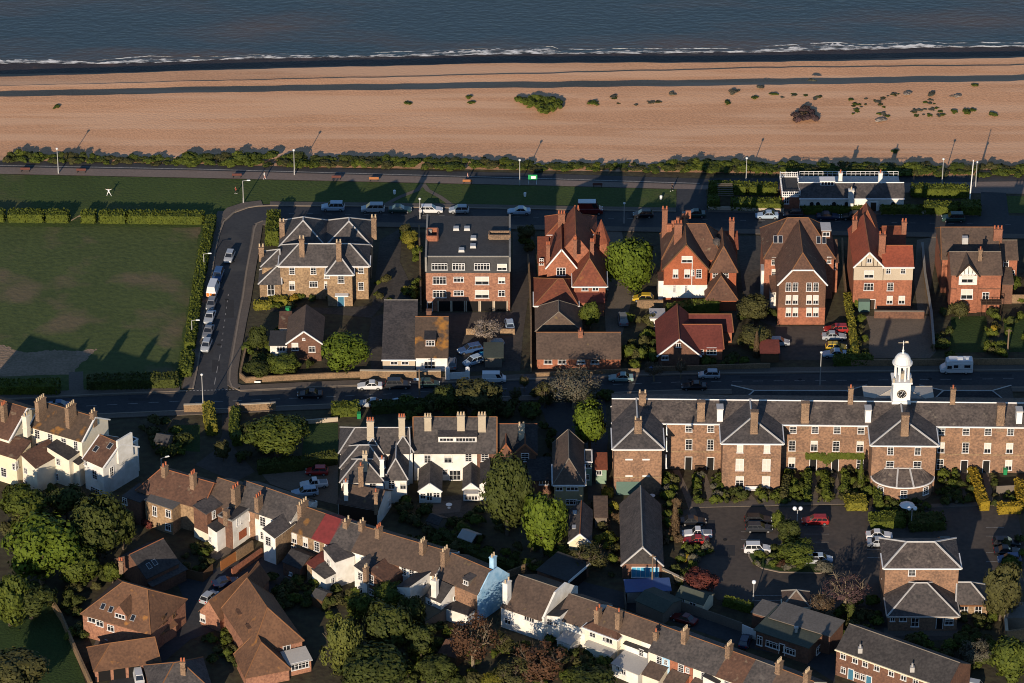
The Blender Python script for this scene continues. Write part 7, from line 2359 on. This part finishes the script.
def sec(hw, zb, zs, zt):
    """half width, sill, shoulder, top"""
    return [(-hw * .92, zb), (hw * .92, zb), (hw, zb + .18), (hw, zs - .08), (hw * .93, zs), (hw * .86, zt), (-hw * .86, zt), (-hw * .93, zs), (-hw, zs - .08), (-hw, zb + .18)]

CARK = {}
def car_meshes(kind):
    """front of the car at +x"""
    if kind in CARK:
        return CARK[kind]
    L_, hw, zs, zr, hood, ws, rs, tail = {   # length, half width, shoulder, roof, bonnet height, windscreen foot/top x, rear
        'hatch': (3.95, .84, .88, 1.46, .86, (.95, .25), (-1.85, -1.45), .95),
        'saloon': (4.5, .88, .88, 1.40, .82, (.85, .1), (-1.5, -.85), .92),
        'estate': (4.65, .88, .90, 1.46, .84, (.95, .2), (-2.2, -1.85), .96),
        'suv': (4.5, .91, 1.02, 1.72, 1.0, (1.0, .45), (-2.15, -1.85), 1.05),
        'mpv': (4.6, .90, 1.0, 1.72, .95, (1.35, .55), (-2.2, -1.95), 1.02),
        'van': (5.0, .96, 1.2, 2.1, 1.1, (1.75, 1.15), (-2.42, -2.38), 1.2),
        'pickup': (5.1, .9, .98, 1.72, .98, (.85, .3), (-.75, -.55), .98)}[kind]
    h = L_ / 2
    b = MB()
    loft(b, [(-h, sec(hw * .88, .32, tail * .82, tail * .86)), (-h + .12, sec(hw * .97, .26, tail * .95, tail)), (rs[0] + .1, sec(hw, .24, zs, zs + .03)), (0, sec(hw, .24, zs, zs + .03)),
             (ws[0], sec(hw, .24, zs - .02, hood + .06)), (h - .5, sec(hw * .97, .24, hood - .1, hood - .06)), (h - .1, sec(hw * .9, .26, hood - .22, hood - .2)), (h, sec(hw * .8, .32, hood - .32, hood - .3))])
    # cabin
    hb, ht = hw * .90, hw * .72
    x = [ws[0], ws[1], rs[1], rs[0]]
    def cabin(mb, e, lo=0.0):
        p = [(x[3] - e, -hb - e, zs), (x[0] + e, -hb - e, zs), (x[0] + e, hb + e, zs), (x[3] - e, hb + e, zs), (x[2] - e, -ht - e, zr), (x[1] + e, -ht - e, zr), (x[1] + e, ht + e, zr), (x[2] - e, ht + e, zr)]
        return [Vector(q) for q in p]
    P = cabin(b, 0)
    for f in ((0, 1, 5, 4), (1, 2, 6, 5), (2, 3, 7, 6), (3, 0, 4, 7)):
        b.poly([P[i] for i in f])
    top = [P[4], P[5], P[6], P[7]]
    b.prism([p + Vector((0, 0, .05)) for p in top], .05)
    if kind == 'van':
        pass
    Q = cabin(b, .012)
    def inset(f, lo, hi, s0=.06, s1=.94):
        a, c, d, e = [Q[i] for i in f]        # a,c bottom; d,e top (d over c)
        bl, br = a.lerp(e, lo), c.lerp(d, lo)
        tl, tr = a.lerp(e, hi), c.lerp(d, hi)
        return [bl.lerp(br, s0), bl.lerp(br, s1), tl.lerp(tr, s1), tl.lerp(tr, s0)]
    gl = {}
    g = MB(); g.poly(inset((1, 2, 6, 5), .06, .92)); gl['windscreen'] = [g]
    if kind != 'van':
        g = MB(); g.poly(inset((3, 0, 4, 7), .1, .9)); gl['rear_window'] = [g]
    sw = []
    for f in ((0, 1, 5, 4), (2, 3, 7, 6)):
        rev = f[0] == 2
        spans = [(.04, .34), (.37, .66), (.69, .95)] if kind in ('estate', 'suv', 'mpv') else [(.05, .48), (.52, .95)]
        if kind == 'van':
            spans = [(.74, .96)]
        if rev:
            spans = [(1 - b_, 1 - a_) for a_, b_ in spans]
        for s0, s1 in spans:
            g = MB(); g.poly(inset(f, .1, .88, s0, s1)); sw.append(g)
    gl['side_window'] = sw
    parts = {k: [g.mesh(k, 'glass') for g in v] for k, v in gl.items()}
    if kind == 'pickup':
        g = MB(); g.box(((x[3] - h) / 2 - .05, 0, zs + .045), (x[3] + h - .5, hw * 1.5, .02)); parts['load_bed'] = [g.mesh('load_bed', 'car_grey')]
    wl = MB()
    wl.tube((0, -.09, 0), (0, .09, 0), .31, n=14)
    rm = MB()
    rm.tube((0, -.1, 0), (0, .1, 0), .19, n=10)
    hl, tl = MB(), MB()
    hl.box((0, 0, 0), (.1, .32, .16))
    tl.box((0, 0, 0), (.08, .24, .22))
    CARK[kind] = dict(body=b.mesh('body', 'car_white'), parts=parts, wheel=wl.mesh('tyre', 'tyre'), rim=rm.mesh('rim', 'rim'), hl=hl.mesh('headlight', 'lamp_clear'), tl=tl.mesh('tail_light', 'lamp_red'), h=h, hw=hw, zh=hood - .25, zt=tail * .78, wb=(h - .82, -h + .78))
    return CARK[kind]

def car(px, py, rz, kind, colr, label, group=None, z=.06, name='parked_car', cat='car', s=1.0, size=None):
    """(px, py): ground under the middle of the car; rz: heading of its front, degrees, 0 = right"""
    k = car_meshes(kind)
    p = G(px, py)
    o = thing(name, label, cat, (p.x, p.y, z), R(rz), group)
    o.scale = size or (s, s, s)
    b = put('body', k['body'], o)
    setmat(b, 'car_' + colr)
    for nm_, ms in k['parts'].items():
        for m in ms:
            put(nm_, m, o)
    for x_ in k['wb']:
        for sy in (-1, 1):
            w_ = put('wheel', k['wheel'], o, (x_, sy * (k['hw'] - .07), .31))
            put('rim', k['rim'], w_)
    for sy in (-1, 1):
        put('headlight', k['hl'], o, (k['h'] - .07, sy * k['hw'] * .58, k['zh']))
        put('tail_light', k['tl'], o, (-k['h'] + .02, sy * k['hw'] * .68, k['zt']))
    return o
P1, P2, P3 = 'cars parked along the seafront road', 'cars parked in the side street', 'cars in the walled car park'
car(333, 210, 180, 'suv', 'silverblue', 'small silver blue estate parked behind the villa, leftmost on the seafront road', P1)
car(373, 211.5, 180, 'mpv', 'silver', 'pale blue people carrier parked left of the dark green saloon', P1)
car(400, 212, 0, 'saloon', 'green', 'dark green saloon parked between two pale cars on the seafront road', P1)
car(431, 212.3, 0, 'estate', 'white', 'white estate car parked behind the flats', P1)
car(459, 212.5, 180, 'hatch', 'silver', 'silver hatchback parked behind the flats roof', P1)
car(519, 213.8, 180, 'saloon', 'silverblue', 'silver blue coupe parked alone right of the flats', P1)
car(643, 217, 180, 'hatch', 'black', 'black car on the seafront road above the big green tree', P1)
car(694, 216.5, 180, 'saloon', 'green', 'dark green saloon behind the stepped chimney of the red gable house', P1)
car(767, 218, 180, 'saloon', 'silverblue', 'silver blue saloon half hidden by the brown mansion roof', P1)
car(793, 217, 180, 'hatch', 'dark', 'dark hatchback in front of the hedge by the white lodge', P1)
car(828, 219, 0, 'saloon', 'navy', 'dark blue saloon parked below the white lodge', P1)
car(853, 219, 180, 'estate', 'black', 'black estate parked beside the white porch', P1)
car(953, 221, 180, 'suv', 'green', 'dark green off-roader parked by the pale seafront wall at the right', P1)
# red van with white roof
o = car(590, 213.5, 0, 'van', 'darkred', 'dark red delivery van with a white roof behind the red gabled house', None, name='delivery_van', cat='van', s=1.0, size=(1.0, 1.05, 1.2))
mb = MB(); mb.box((-.6, 0, 2.2), (3.4, 1.5, .12)); mb.build('roof_panel', 'car_white', o)
car(229.5, 259.5, -98, 'hatch', 'silver', 'silver car driving down the side street, clear of the parked row', name='moving_car')
car(218, 279, -97, 'suv', 'blue', 'dark blue car at the head of the parked row in the side street', P2)
o = car(213.5, 293, 83, 'van', 'white', 'white van with orange striped tail, facing away in the side street', P2, name='parked_van', cat='van', size=(.95, 1.0, 1.15))
for sy in (-.5, 0, .5):
    mb = MB(); mb.box((-2.53, sy * 1.2, .72), (.06, .5, .6)); mb.build('orange_stripe', 'orange_stripe', o)
o['label'] = 'white van with orange stripes in the parked row of the side street'
car(211.5, 307, -97, 'hatch', 'grey', 'grey hatchback parked right behind the orange striped van', P2)
car(209.8, 320, -97, 'saloon', 'silver', 'silver saloon third from the end of the side street row', P2)
car(208.3, 334.5, -97, 'saloon', 'grey', 'grey silver saloon second from the end of the side street row', P2)
car(206.3, 348.5, -97, 'hatch', 'silver', 'pale silver hatchback nearest the junction in the side street row', P2)
P4 = 'cars on the lower road'
car(310, 397, 180, 'saloon', 'black', 'black saloon driving in the tree shadow on the lower road', P4)
car(370, 388.5, 180, 'saloon', 'white', 'white saloon parked at the wall below the grey workshop', P4)
car(398, 387.5, 0, 'suv', 'dark', 'dark off-roader parked beside the white saloon on the lower road', P4)
car(429, 386.5, 0, 'hatch', 'green', 'dark green hatchback beside the wooden street pole', P4)
car(371, 406, 180, 'saloon', 'silver', 'silver saloon half hidden by the hedge on the near side of the lower road', P4)
car(405, 404, 180, 'saloon', 'silverblue', 'pale blue saloon on the near side of the lower road', P4)
o = car(494, 381.5, 0, 'van', 'white', 'small white van parked by the white gate piers', P4, name='parked_van', cat='van', s=.88)
car(621, 380.5, 180, 'saloon', 'palegreen', 'pale green classic saloon driving below the brown bungalow', P4)
car(709, 377.5, 180, 'hatch', 'silver', 'silver hatchback driving above the long brick terrace', P4)
car(694, 389, 180, 'saloon', 'black', 'black saloon close behind the terrace roof on the lower road', P4)
car(61, 408, 0, 'saloon', 'blue', 'blue car behind the chimneys of the white house', P4)
# motorhome
p = G(956, 372)
o = thing('motorhome', 'white motorhome with raised rear roof driving on the road behind the long brick terrace', 'motorhome', (p.x, p.y, .06), math.pi)
b = MB()
loft(b, [(-2.9, sec(1.05, .35, 2.2, 2.6)), (-2.75, sec(1.1, .3, 2.3, 2.75)), (1.2, sec(1.1, .3, 2.3, 2.75)), (1.9, sec(1.08, .3, 2.1, 2.45)), (2.0, sec(1.02, .3, 1.25, 1.5)), (2.75, sec(.95, .32, .95, 1.05)), (2.95, sec(.85, .36, .7, .75))])
bo_ = b.build('body', 'car_white', o)
for nm_, x0, x1, z0, z1 in (('side_window', .95, 1.75, 1.25, 1.85), ('side_window', -.2, .6, 1.4, 2.0), ('side_window', -2.4, -1.3, 1.45, 2.0)):
    for sy in (-1, 1):
        g = MB(); g.box(((x0 + x1) / 2, sy * 1.105, (z0 + z1) / 2), (x1 - x0, .03, z1 - z0)); g.build(nm_, 'glass', o)
g = MB(); g.poly([(2.03, -.85, 1.3), (2.03, .85, 1.3), (1.93, .85, 2.05), (1.93, -.85, 2.05)]); g.build('windscreen', 'glass', o)
for sy in (-1, 1):
    g = MB(); g.box((-.6, sy * 1.112, 1.05), (4.2, .02, .1)); g.build('stripe', 'car_grey', o)
    g = MB(); g.box((2.9, sy * .6, .75), (.1, .3, .18)); g.build('headlight', 'lamp_clear', o)
    g = MB(); g.box((-2.9, sy * .8, .8), (.08, .2, .3)); g.build('tail_light', 'lamp_red', o)
    for x_ in (1.9, -1.7):
        w_ = put('wheel', car_meshes('van')['wheel'], o, (x_, sy * .98, .33), 0, (1.1, 1.1, 1.1))
        put('rim', car_meshes('van')['rim'], w_)
g = MB(); g.box((-.6, 0, 2.82), (1.0, .8, .2)); g.build('roof_hatch', 'sign_white', o)
g = MB(); g.box((-1.9, 0, 2.80), (.6, .6, .15)); g.build('roof_hatch', 'sign_white', o)
# mansion car park
P5 = 'cars beside the bright narrow hedge'
car(836, 332, 180, 'estate', 'red', 'red estate car parked at the top of the mansion car park', P5)
car(834, 339, 0, 'saloon', 'silver', 'silver saloon parked under the red estate car', P5)
car(836, 350, 0, 'hatch', 'yellow', 'yellow car parked in the mansion car park', P5)
car(834.5, 356.5, 180, 'saloon', 'silverblue', 'silver blue saloon parked under the yellow car', P5)
car(779, 345, 0, 'hatch', 'silver', 'silver car half under the low olive tree by the mansion')
# yard below the flats
car(470, 352, 200, 'estate', 'blue', 'dark blue estate car in the messy yard below the flats')
car(473, 364, 215, 'hatch', 'silverblue', 'silver blue car beside the cyan tarpaulin in the yard')
car(452, 366, 90, 'hatch', 'grey', 'grey car squeezed behind the white gate')
car(509.5, 327, 95, 'hatch', 'silverblue', 'pale blue car near the short orange wall below the flats')
car(603, 297, 80, 'hatch', 'dark', 'dark car in the shade of the big bright green tree')
car(643, 301, 175, 'hatch', 'yellow', 'small yellow car under the right side of the big bright green tree')
car(623, 322, 92, 'suv', 'grey', 'grey car on the gravel drive right of the brown bungalow')
# yard of the white villa
car(317, 474, 180, 'hatch', 'red', 'red car in the yard left of the white villa')
o = car(314, 487, 190, 'pickup', 'white', 'white pickup in the yard left of the white villa', s=.95)
car(305, 495, 190, 'estate', 'silverblue', 'silver blue estate in the yard left of the white villa')
# close at the lower left
car(209.5, 600, 60, 'hatch', 'silver', 'pale silver hatchback beside the orange tiled garage wing')
car(226, 585, 20, 'saloon', 'navy', 'dark blue car in the close below the orange fence')
car(139, 681, -78, 'van', 'white', 'white van nosing out of the four bay garage', name='parked_van', cat='van', s=.82)
# main car park
car(693, 524, 0, 'saloon', 'black', 'black saloon beside the white pickup in the car park', P3)
car(697, 537, 180, 'pickup', 'white', 'white double cab pickup in the car park', P3)
car(696, 543.5, 180, 'saloon', 'red', 'bright red saloon below the white pickup', P3)
car(758, 522.5, 0, 'estate', 'black', 'black estate car, upper of two black cars left of the globe lamp', P3)
car(759, 531, 0, 'estate', 'dark', 'black car, lower of two left of the globe lamp', P3)
car(757, 552, 0, 'suv', 'white', 'white off-roader parked at the left of the planted island', P3)
car(815, 523.5, 180, 'estate', 'red', 'red estate car right of the double globe lamp', P3)
car(809, 562.5, 180, 'hatch', 'silver', 'silver car behind the planted island, left one', P3)
car(821, 562, 0, 'hatch', 'silverblue', 'silver blue car behind the planted island, right one', P3)
car(879, 538, 0, 'saloon', 'white', 'white saloon at the hedge left of the brick lodge', P3)
car(880, 545.5, 0, 'saloon', 'silver', 'silver saloon under the white one, left of the brick lodge', P3)
car(941, 546, 180, 'hatch', 'green', 'dark green car hidden behind the brick lodge roof', P3)
car(1006, 545.5, 0, 'estate', 'black', 'black estate, upper of the two black cars at the right edge', P3)
car(1007, 554, 0, 'saloon', 'black', 'black saloon, lower of the two black cars at the right edge', P3)
car(1009, 562, 180, 'hatch', 'blue', 'blue car under the two black ones at the right edge', P3)
# back lane
car(684, 622, 150, 'saloon', 'darkred', 'dark red saloon parked in the back lane by the board fence')
car(717, 0 + 643, 80, 'hatch', 'dark', 'dark hatchback in the back lane beside the white gates') if 0 else car(745, 644, 75, 'hatch', 'navy', 'dark blue hatchback in the back lane beside the white gates')
car(970, 688, 160, 'hatch', 'silver', 'pale car at the bottom edge right of the brown cottage row')
# covered boat and tarpaulins in the yard
p = G(493, 357)
o = thing('tarpaulin', 'cyan tarpaulin heaped beside the silver blue car in the yard', 'tarpaulin', G(482, 358))
def heap(o, r, h, m, nm_, off=(0, 0)):
    rr = random.Random(len(nm_) + int(r * 10))
    mb = MB()
    n = 12
    rings = [(1, 0), (.9, .5), (.6, .85), (.2, 1.0)]
    i0 = len(mb.v)
    for q, z in rings:
        for k in range(n):
            a = 2 * math.pi * k / n
            j = rr.uniform(.8, 1.15)
            mb.v.append((off[0] + r * q * j * math.cos(a), off[1] + r * .8 * q * j * math.sin(a), h * z * rr.uniform(.85, 1.1)))
    for a in range(3):
        for k in range(n):
            k2 = (k + 1) % n
            mb.f.append([i0 + a * n + k, i0 + a * n + k2, i0 + (a + 1) * n + k2, i0 + (a + 1) * n + k]); mb.m.append(0)
    mb.f.append([i0 + 3 * n + k for k in range(n)]); mb.m.append(0)
    return mb.build(nm_, m, o)
heap(o, 1.3, 1.2, 'cyan_tarp', 'cover')
o = thing('tarpaulin', 'grey cover over a heap beside the cyan tarpaulin', 'tarpaulin', G(494, 361)); heap(o, 1.9, 1.3, 'green_felt', 'cover')
o = thing('tarpaulin', 'pale heap of bags near the blossom tree in the yard', 'rubbish heap', G(497, 343)); heap(o, 1.4, .9, 'corrugated', 'cover')
h = House('yard_shed', 'low green felt shed roof in the messy yard below the flats', (497, 366), 'shed')
h.wing((485, 358), (502, 358), 2.0, 5.0, 'slab', 0, 'grey_timber', 'green_felt')
# ================================================================ street furniture
def lamp(px, py, hgt, label, kind='mast', group=None, rz=0.0):
    p = G(px, py)
    o = thing('street_lamp', label, 'street lamp', p, rz, group)
    mb = MB(); mb.tube((0, 0, -.1), (0, 0, hgt), .11, .07, 8); mb.tube((0, 0, 0), (0, 0, 1.2), .15, .13, 8)
    mb.build('post', 'steel', o)
    if kind == 'mast':
        mb = MB(); mb.tube((0, 0, hgt - .05), (.9, 0, hgt + .12), .05, n=6); mb.build('bracket', 'steel', o)
        mb = MB(); mb.box((1.15, 0, hgt + .12), (.75, .26, .16), taper=.8); mb.build('lantern', 'lamp_clear', o)
    elif kind == 'top':
        mb = MB(); mb.lathe((0, 0, hgt), [(.12, 0), (.24, .15), (.26, .3), (.05, .42)], 10); mb.build('lantern', 'lamp_clear', o)
    else:
        n = 2 if kind == 'twin' else 1
        if n == 2:
            mb = MB(); mb.tube((-.5, 0, hgt), (.5, 0, hgt), .05, n=6); mb.build('crossbar', 'steel', o)
        for s_ in ((-.5, .5) if n == 2 else (0,)):
            mb = MB(); mb.lathe((s_, 0, hgt), [(.12, 0), (.30, .12), (.36, .34), (.30, .56), (.1, .68)], 12); mb.build('globe', 'globe', o)
    return o
GL = 'grey lamp posts along the promenade'
for px, py, t in ((58.5, 173.5, 'grey lamp post on the promenade at the left, by a red bench'), (294.5, 175, 'grey lamp post on the promenade behind the yellow brick villa'), (519.7, 185, 'grey lamp post on the promenade beside the green sign'), (746, 183, 'grey lamp post on the promenade behind the hedges left of the lodge'), (942, 184, 'grey lamp post behind the hedge between lodge and flagpole'), (975.5, 187, 'grey lamp post right next to the white flagpole')):
    lamp(px, py, 5.3, t, 'top', GL)
lamp(243.5, 203.5, 5.0, 'lamp post on the big lawn by the bend of the seafront road', 'mast')
lamp(204.3, 270.5, 3.6, 'short lamp post rising from the side street hedge, upper one', 'mast')
lamp(192.3, 337.5, 3.6, 'short lamp post rising from the side street hedge, lower one', 'mast')
lamp(203.4, 412.5, 7.6, 'tall lamp post at the road junction beside the yellow hedge', 'top')
lamp(420, 219, 4.2, 'lamp post on the seafront road above the flats garden', 'top')
lamp(624, 223.5, 4.2, 'lamp post on the seafront road above the big green tree', 'top')
lamp(819.7, 389, 7.4, 'tall lamp post on the road above the second pavilion gap of the terrace', 'top')
lamp(796.7, 531, 4.2, 'double globe lamp in the middle of the car park', 'twin')
lamp(911, 529, 3.8, 'double globe lamp below the bowed pavilion', 'twin')
lamp(753.3, 601, 3.4, 'single globe lamp at the bottom of the car park', 'one')
lamp(617, 615, 2.0, 'small lane lamp behind the white cottages', 'one') if 0 else None
lamp(322.5, 480, 5.0, 'lamp post behind the terrace by the yard', 'mast') if 0 else None
lamp(162, 478, 4.0, 'small street lamp behind the brick terraced houses', 'mast', rz=.4)
def pole(px, py, hgt, label, sign=False, m='pole_wood'):
    o = thing('utility_pole', label, 'pole', G(px, py))
    mb = MB(); mb.tube((0, 0, -.1), (0, 0, hgt), .17, .12, 8); mb.build('post', m, o)
    mb = MB(); mb.box((0, 0, hgt - .35), (1.1, .1, .12)); mb.build('crossarm', m, o)
    if sign:
        mb = MB(); mb.box((-.55, -.2, hgt - 1.9), (.9, .06, .5)); mb.build('sign', 'car_silverblue', o)
    return o
pole(419.5, 395.5, 5.4, 'wooden street pole with a small blue sign outside the white walled house', True)
pole(652, 591, 7.2, 'tall wooden pole in front of the blue glazed hall')
pole(1007.5, 352, 4.8, 'wooden pole in the garden right of the timbered house')
# flagpole
o = thing('flagpole', 'tall white flagpole in the seafront hedge at the right', 'flagpole', G(969.5, 202))
mb = MB(); mb.tube((0, 0, -.1), (.25, 0, 9.0), .15, .08, 10); mb.build('pole', 'white_paint', o)
mb = MB(); mb.lathe((.25, 0, 9.0), [(.08, 0), (.15, .12), (.05, .25)], 8); mb.build('finial', 'white_paint', o)
# green information sign on the promenade
o = thing('information_sign', 'green information board with white panel on two white legs on the promenade', 'sign', G(532.6, 184.5))
for sx in (-.75, .75):
    mb = MB(); mb.tube((sx, 0, 0), (sx, 0, 1.0), .06, n=6); mb.build('leg', 'sign_white', o)
mb = MB(); mb.box((0, 0, 1.55), (1.8, .1, 1.2)); bd = mb.build('board', 'sign_green', o)
mb = MB(); mb.box((.15, -.06, 1.6), (.9, .03, .55)); mb.build('panel', 'sign_white', bd)
# street name plate
o = thing('street_sign', 'white street name plate on the corner garden wall', 'sign', G(257.5, 384.6))
mb = MB(); mb.box((0, 0, .55), (1.1, .05, .3)); mb.build('plate', 'sign_white', o)
for sx in (-.45, .45):
    mb = MB(); mb.box((sx, .03, .25), (.08, .08, .7)); mb.build('leg', 'black_paint', o)
# benches
def bench(px, py, m, label, rz=0.0):
    o = thing('park_bench', label, 'bench', G(px, py) + Vector((0, 0, .05)), rz, 'benches on the promenade')
    for i in range(3):
        pass
    mb = MB(); mb.box((0, 0, .45), (1.9, .5, .07)); mb.build('seat', m, o)
    mb = MB(); mb.box((0, -.26, .75), (1.9, .07, .42)); mb.build('backrest', m, o)
    for sx in (-.75, .75):
        for sy in (-.2, .2):
            mb = MB(); mb.box((sx, sy, .21), (.08, .08, .42)); mb.build('leg', 'black_paint', o)
bench(25.5, 171.5, 'bench_red', 'red bench on the promenade left of the lamp post at the left')
bench(81.5, 172.5, 'bench_red', 'red bench on the promenade right of the lamp post at the left')
bench(237, 177.5, 'bench_red', 'dark red bench behind the runner on the lawn')
bench(336.5, 179.5, 'bench_red', 'dark bench in the villa shadow on the promenade')
bench(374, 181, 'bench_orange', 'bright orange brown bench on the promenade')
bench(467.5, 183.5, 'bench_orange', 'stone coloured bench beside the walker behind the flats')
bench(597.5, 187, 'bench_red', 'dark bench in the shadow of the red gabled house')
# bins and garden pieces
o = thing('wheelie_bin', 'bright green wheelie bin in the villa forecourt', 'bin', G(288.5, 312.5))
mb = MB(); mb.box((0, 0, .55), (.9, .7, 1.0), taper=1.15); mb.build('tub', 'bin_green', o)
mb = MB(); mb.box((0, 0, 1.1), (1.05, .85, .1)); mb.build('lid', 'bin_green', o)
o = thing('wheelie_bin', 'green wheelie bin beside the clipped square hedge on the lower road', 'bin', G(359, 418))
mb = MB(); mb.box((0, 0, .5), (.6, .7, 1.0), taper=1.15); mb.build('tub', 'bin_green', o)
mb = MB(); mb.box((0, 0, 1.05), (.7, .85, .1)); mb.build('lid', 'bin_green', o)
def bin2(px, py, label, m):
    o = thing('wheelie_bin', label, 'bin', G(px, py))
    mb = MB(); mb.box((0, 0, .5), (.6, .7, 1.0), taper=1.15); mb.build('tub', m, o)
    mb = MB(); mb.box((0, 0, 1.05), (.7, .85, .1)); mb.build('lid', m, o)
bin2(651, 372, 'blue wheelie bin by the drive of the maroon roofed house', 'blue_cover')
bin2(1005, 474, 'small green tub beside the white window of the right hand front garden', 'bin_green')
o = thing('parasol', 'white garden parasol in front of the bowed pavilion', 'parasol', G(906.5, 514.5))
mb = MB(); mb.tube((0, 0, 0), (0, 0, 2.3), .04, n=6); mb.build('pole', 'steel', o)
mb = MB(); mb.lathe((0, 0, 1.9), [(1.35, 0), (.7, .35), (.05, .55)], 8); mb.build('canopy', 'cloth_white', o)
o = thing('garden_bench', 'white garden bench against the second pavilion of the brick terrace', 'bench', G(752.5, 492))
mb = MB(); mb.box((0, 0, .45), (2.6, .5, .07)); mb.build('seat', 'white_paint', o)
mb = MB(); mb.box((0, .26, .75), (2.6, .06, .5)); mb.build('backrest', 'white_paint', o)
for sx in (-1.1, 1.1):
    mb = MB(); mb.box((sx, 0, .21), (.08, .45, .42)); mb.build('leg', 'white_paint', o)
o = thing('garden_bench', 'dark wooden bench between two doors of the brick terrace', 'bench', G(699.5, 471.5))
mb = MB(); mb.box((0, 0, .45), (1.7, .5, .07)); mb.build('seat', 'dark_timber', o)
mb = MB(); mb.box((0, .26, .75), (1.7, .06, .5)); mb.build('backrest', 'dark_timber', o)
for sx in (-.7, .7):
    mb = MB(); mb.box((sx, 0, .21), (.08, .45, .42)); mb.build('leg', 'dark_timber', o)
o = thing('driftwood_log', 'pale fallen branch leaning in the gap of the lawn hedge', 'branch', G(76.5, 219))
mb = MB(); mb.tube((-.9, -.8, .12), (.9, 1.0, .5), .13, .08, 6); mb.tube((.2, .3, .3), (1.0, .2, .5), .06, .03, 5); mb.build('wood', 'pale_bark', o)
o = thing('litter_bin', 'small pale bin on the shaded lawn behind the flats', 'bin', G(525, 196.5)); mb = MB(); mb.lathe((0, 0, 0), [(.22, 0), (.28, .8), (.1, .9)], 10); mb.build('tub', 'sign_white', o)
o = thing('litter_bin', 'small pale bin on the lawn left of the flats', 'bin', G(394.5, 194)); mb = MB(); mb.lathe((0, 0, 0), [(.22, 0), (.28, .8), (.1, .9)], 10); mb.build('tub', 'sign_white', o)
o = thing('litter_bin', 'small pale bin on the lawn left of the access way', 'bin', G(661, 199.5)); mb = MB(); mb.lathe((0, 0, 0), [(.22, 0), (.28, .8), (.1, .9)], 10); mb.build('tub', 'sign_white', o)
# ---- small things of the yards and gardens
def patio(px, m='pavement', z=.045):
    sheet('patio', px, z, m)
patio([(425, 503), (462, 500), (460, 512), (428, 515)])
patio([(205, 545), (232, 536), (240, 548), (214, 562)], 'gravel')
patio([(296, 556), (322, 562), (306, 584), (284, 578)], 'gravel', .05)
patio([(100, 632), (122, 640), (112, 652), (94, 645)], 'pavement', .05)
patio([(884, 628), (958, 628), (958, 636), (884, 636)], 'pavement', .05)
patio([(946, 480), (962, 480), (962, 500), (946, 500)], 'gravel', .05)
def table_set(px, py, label, m='sign_white'):
    o = thing('garden_table', label, 'garden table', G(px, py))
    mb = MB(); mb.lathe((0, 0, .68), [(.55, 0), (.55, .05)], 12); mb.build('tabletop', m, o)
    mb = MB(); mb.tube((0, 0, 0), (0, 0, .7), .05, n=6); mb.tube((0, 0, 0), (0, 0, .05), .3, n=8); mb.build('pedestal', m, o)
table_set(652, 499, 'round pale garden table below the left end of the brick terrace')
table_set(449, 508, 'white round table on the paved yard of the white terrace')
table_set(108, 642, 'white round garden table behind the four bay garage')
h = House('greenhouse', 'small grey glass greenhouse in the shaded back gardens of the white terrace', (465, 545), 'greenhouse')
h.wing((459, 538), (470, 542), 1.5, 3, 'gable', .8, 'glass', 'corrugated', None, 'steel', o=.05)
h = House('garden_shed', 'little brown shed behind the biggest orange roof', (318, 606), 'shed')
h.wing((312, 596), (322, 600), 1.9, 2.6, 'gable', .7, 'timber', 'felt', o=.15)
h = House('garden_shed', 'grey shed in the corner of the park wall gardens by the lower road', (160, 452), 'shed')
h.wing((155, 441), (167, 443), 1.9, 2.6, 'gable', .7, 'grey_timber', 'felt', o=.15)
h = House('porch_roof', 'pale concrete outbuilding roof beside the timber screen at the right edge', (1016, 628), 'outbuilding')
h.wing((1008, 618), (1030, 618), 2.2, 4, 'slab', 0, 'grey_timber', 'grey_felt')
for k, (px, py, c) in enumerate(((726, 603, 'blue_cover'), (731, 604, 'bin_green'))):
    bin2(px, py, ('blue' if k == 0 else 'dark green') + ' bin by the low hedge at the bottom of the car park', c)
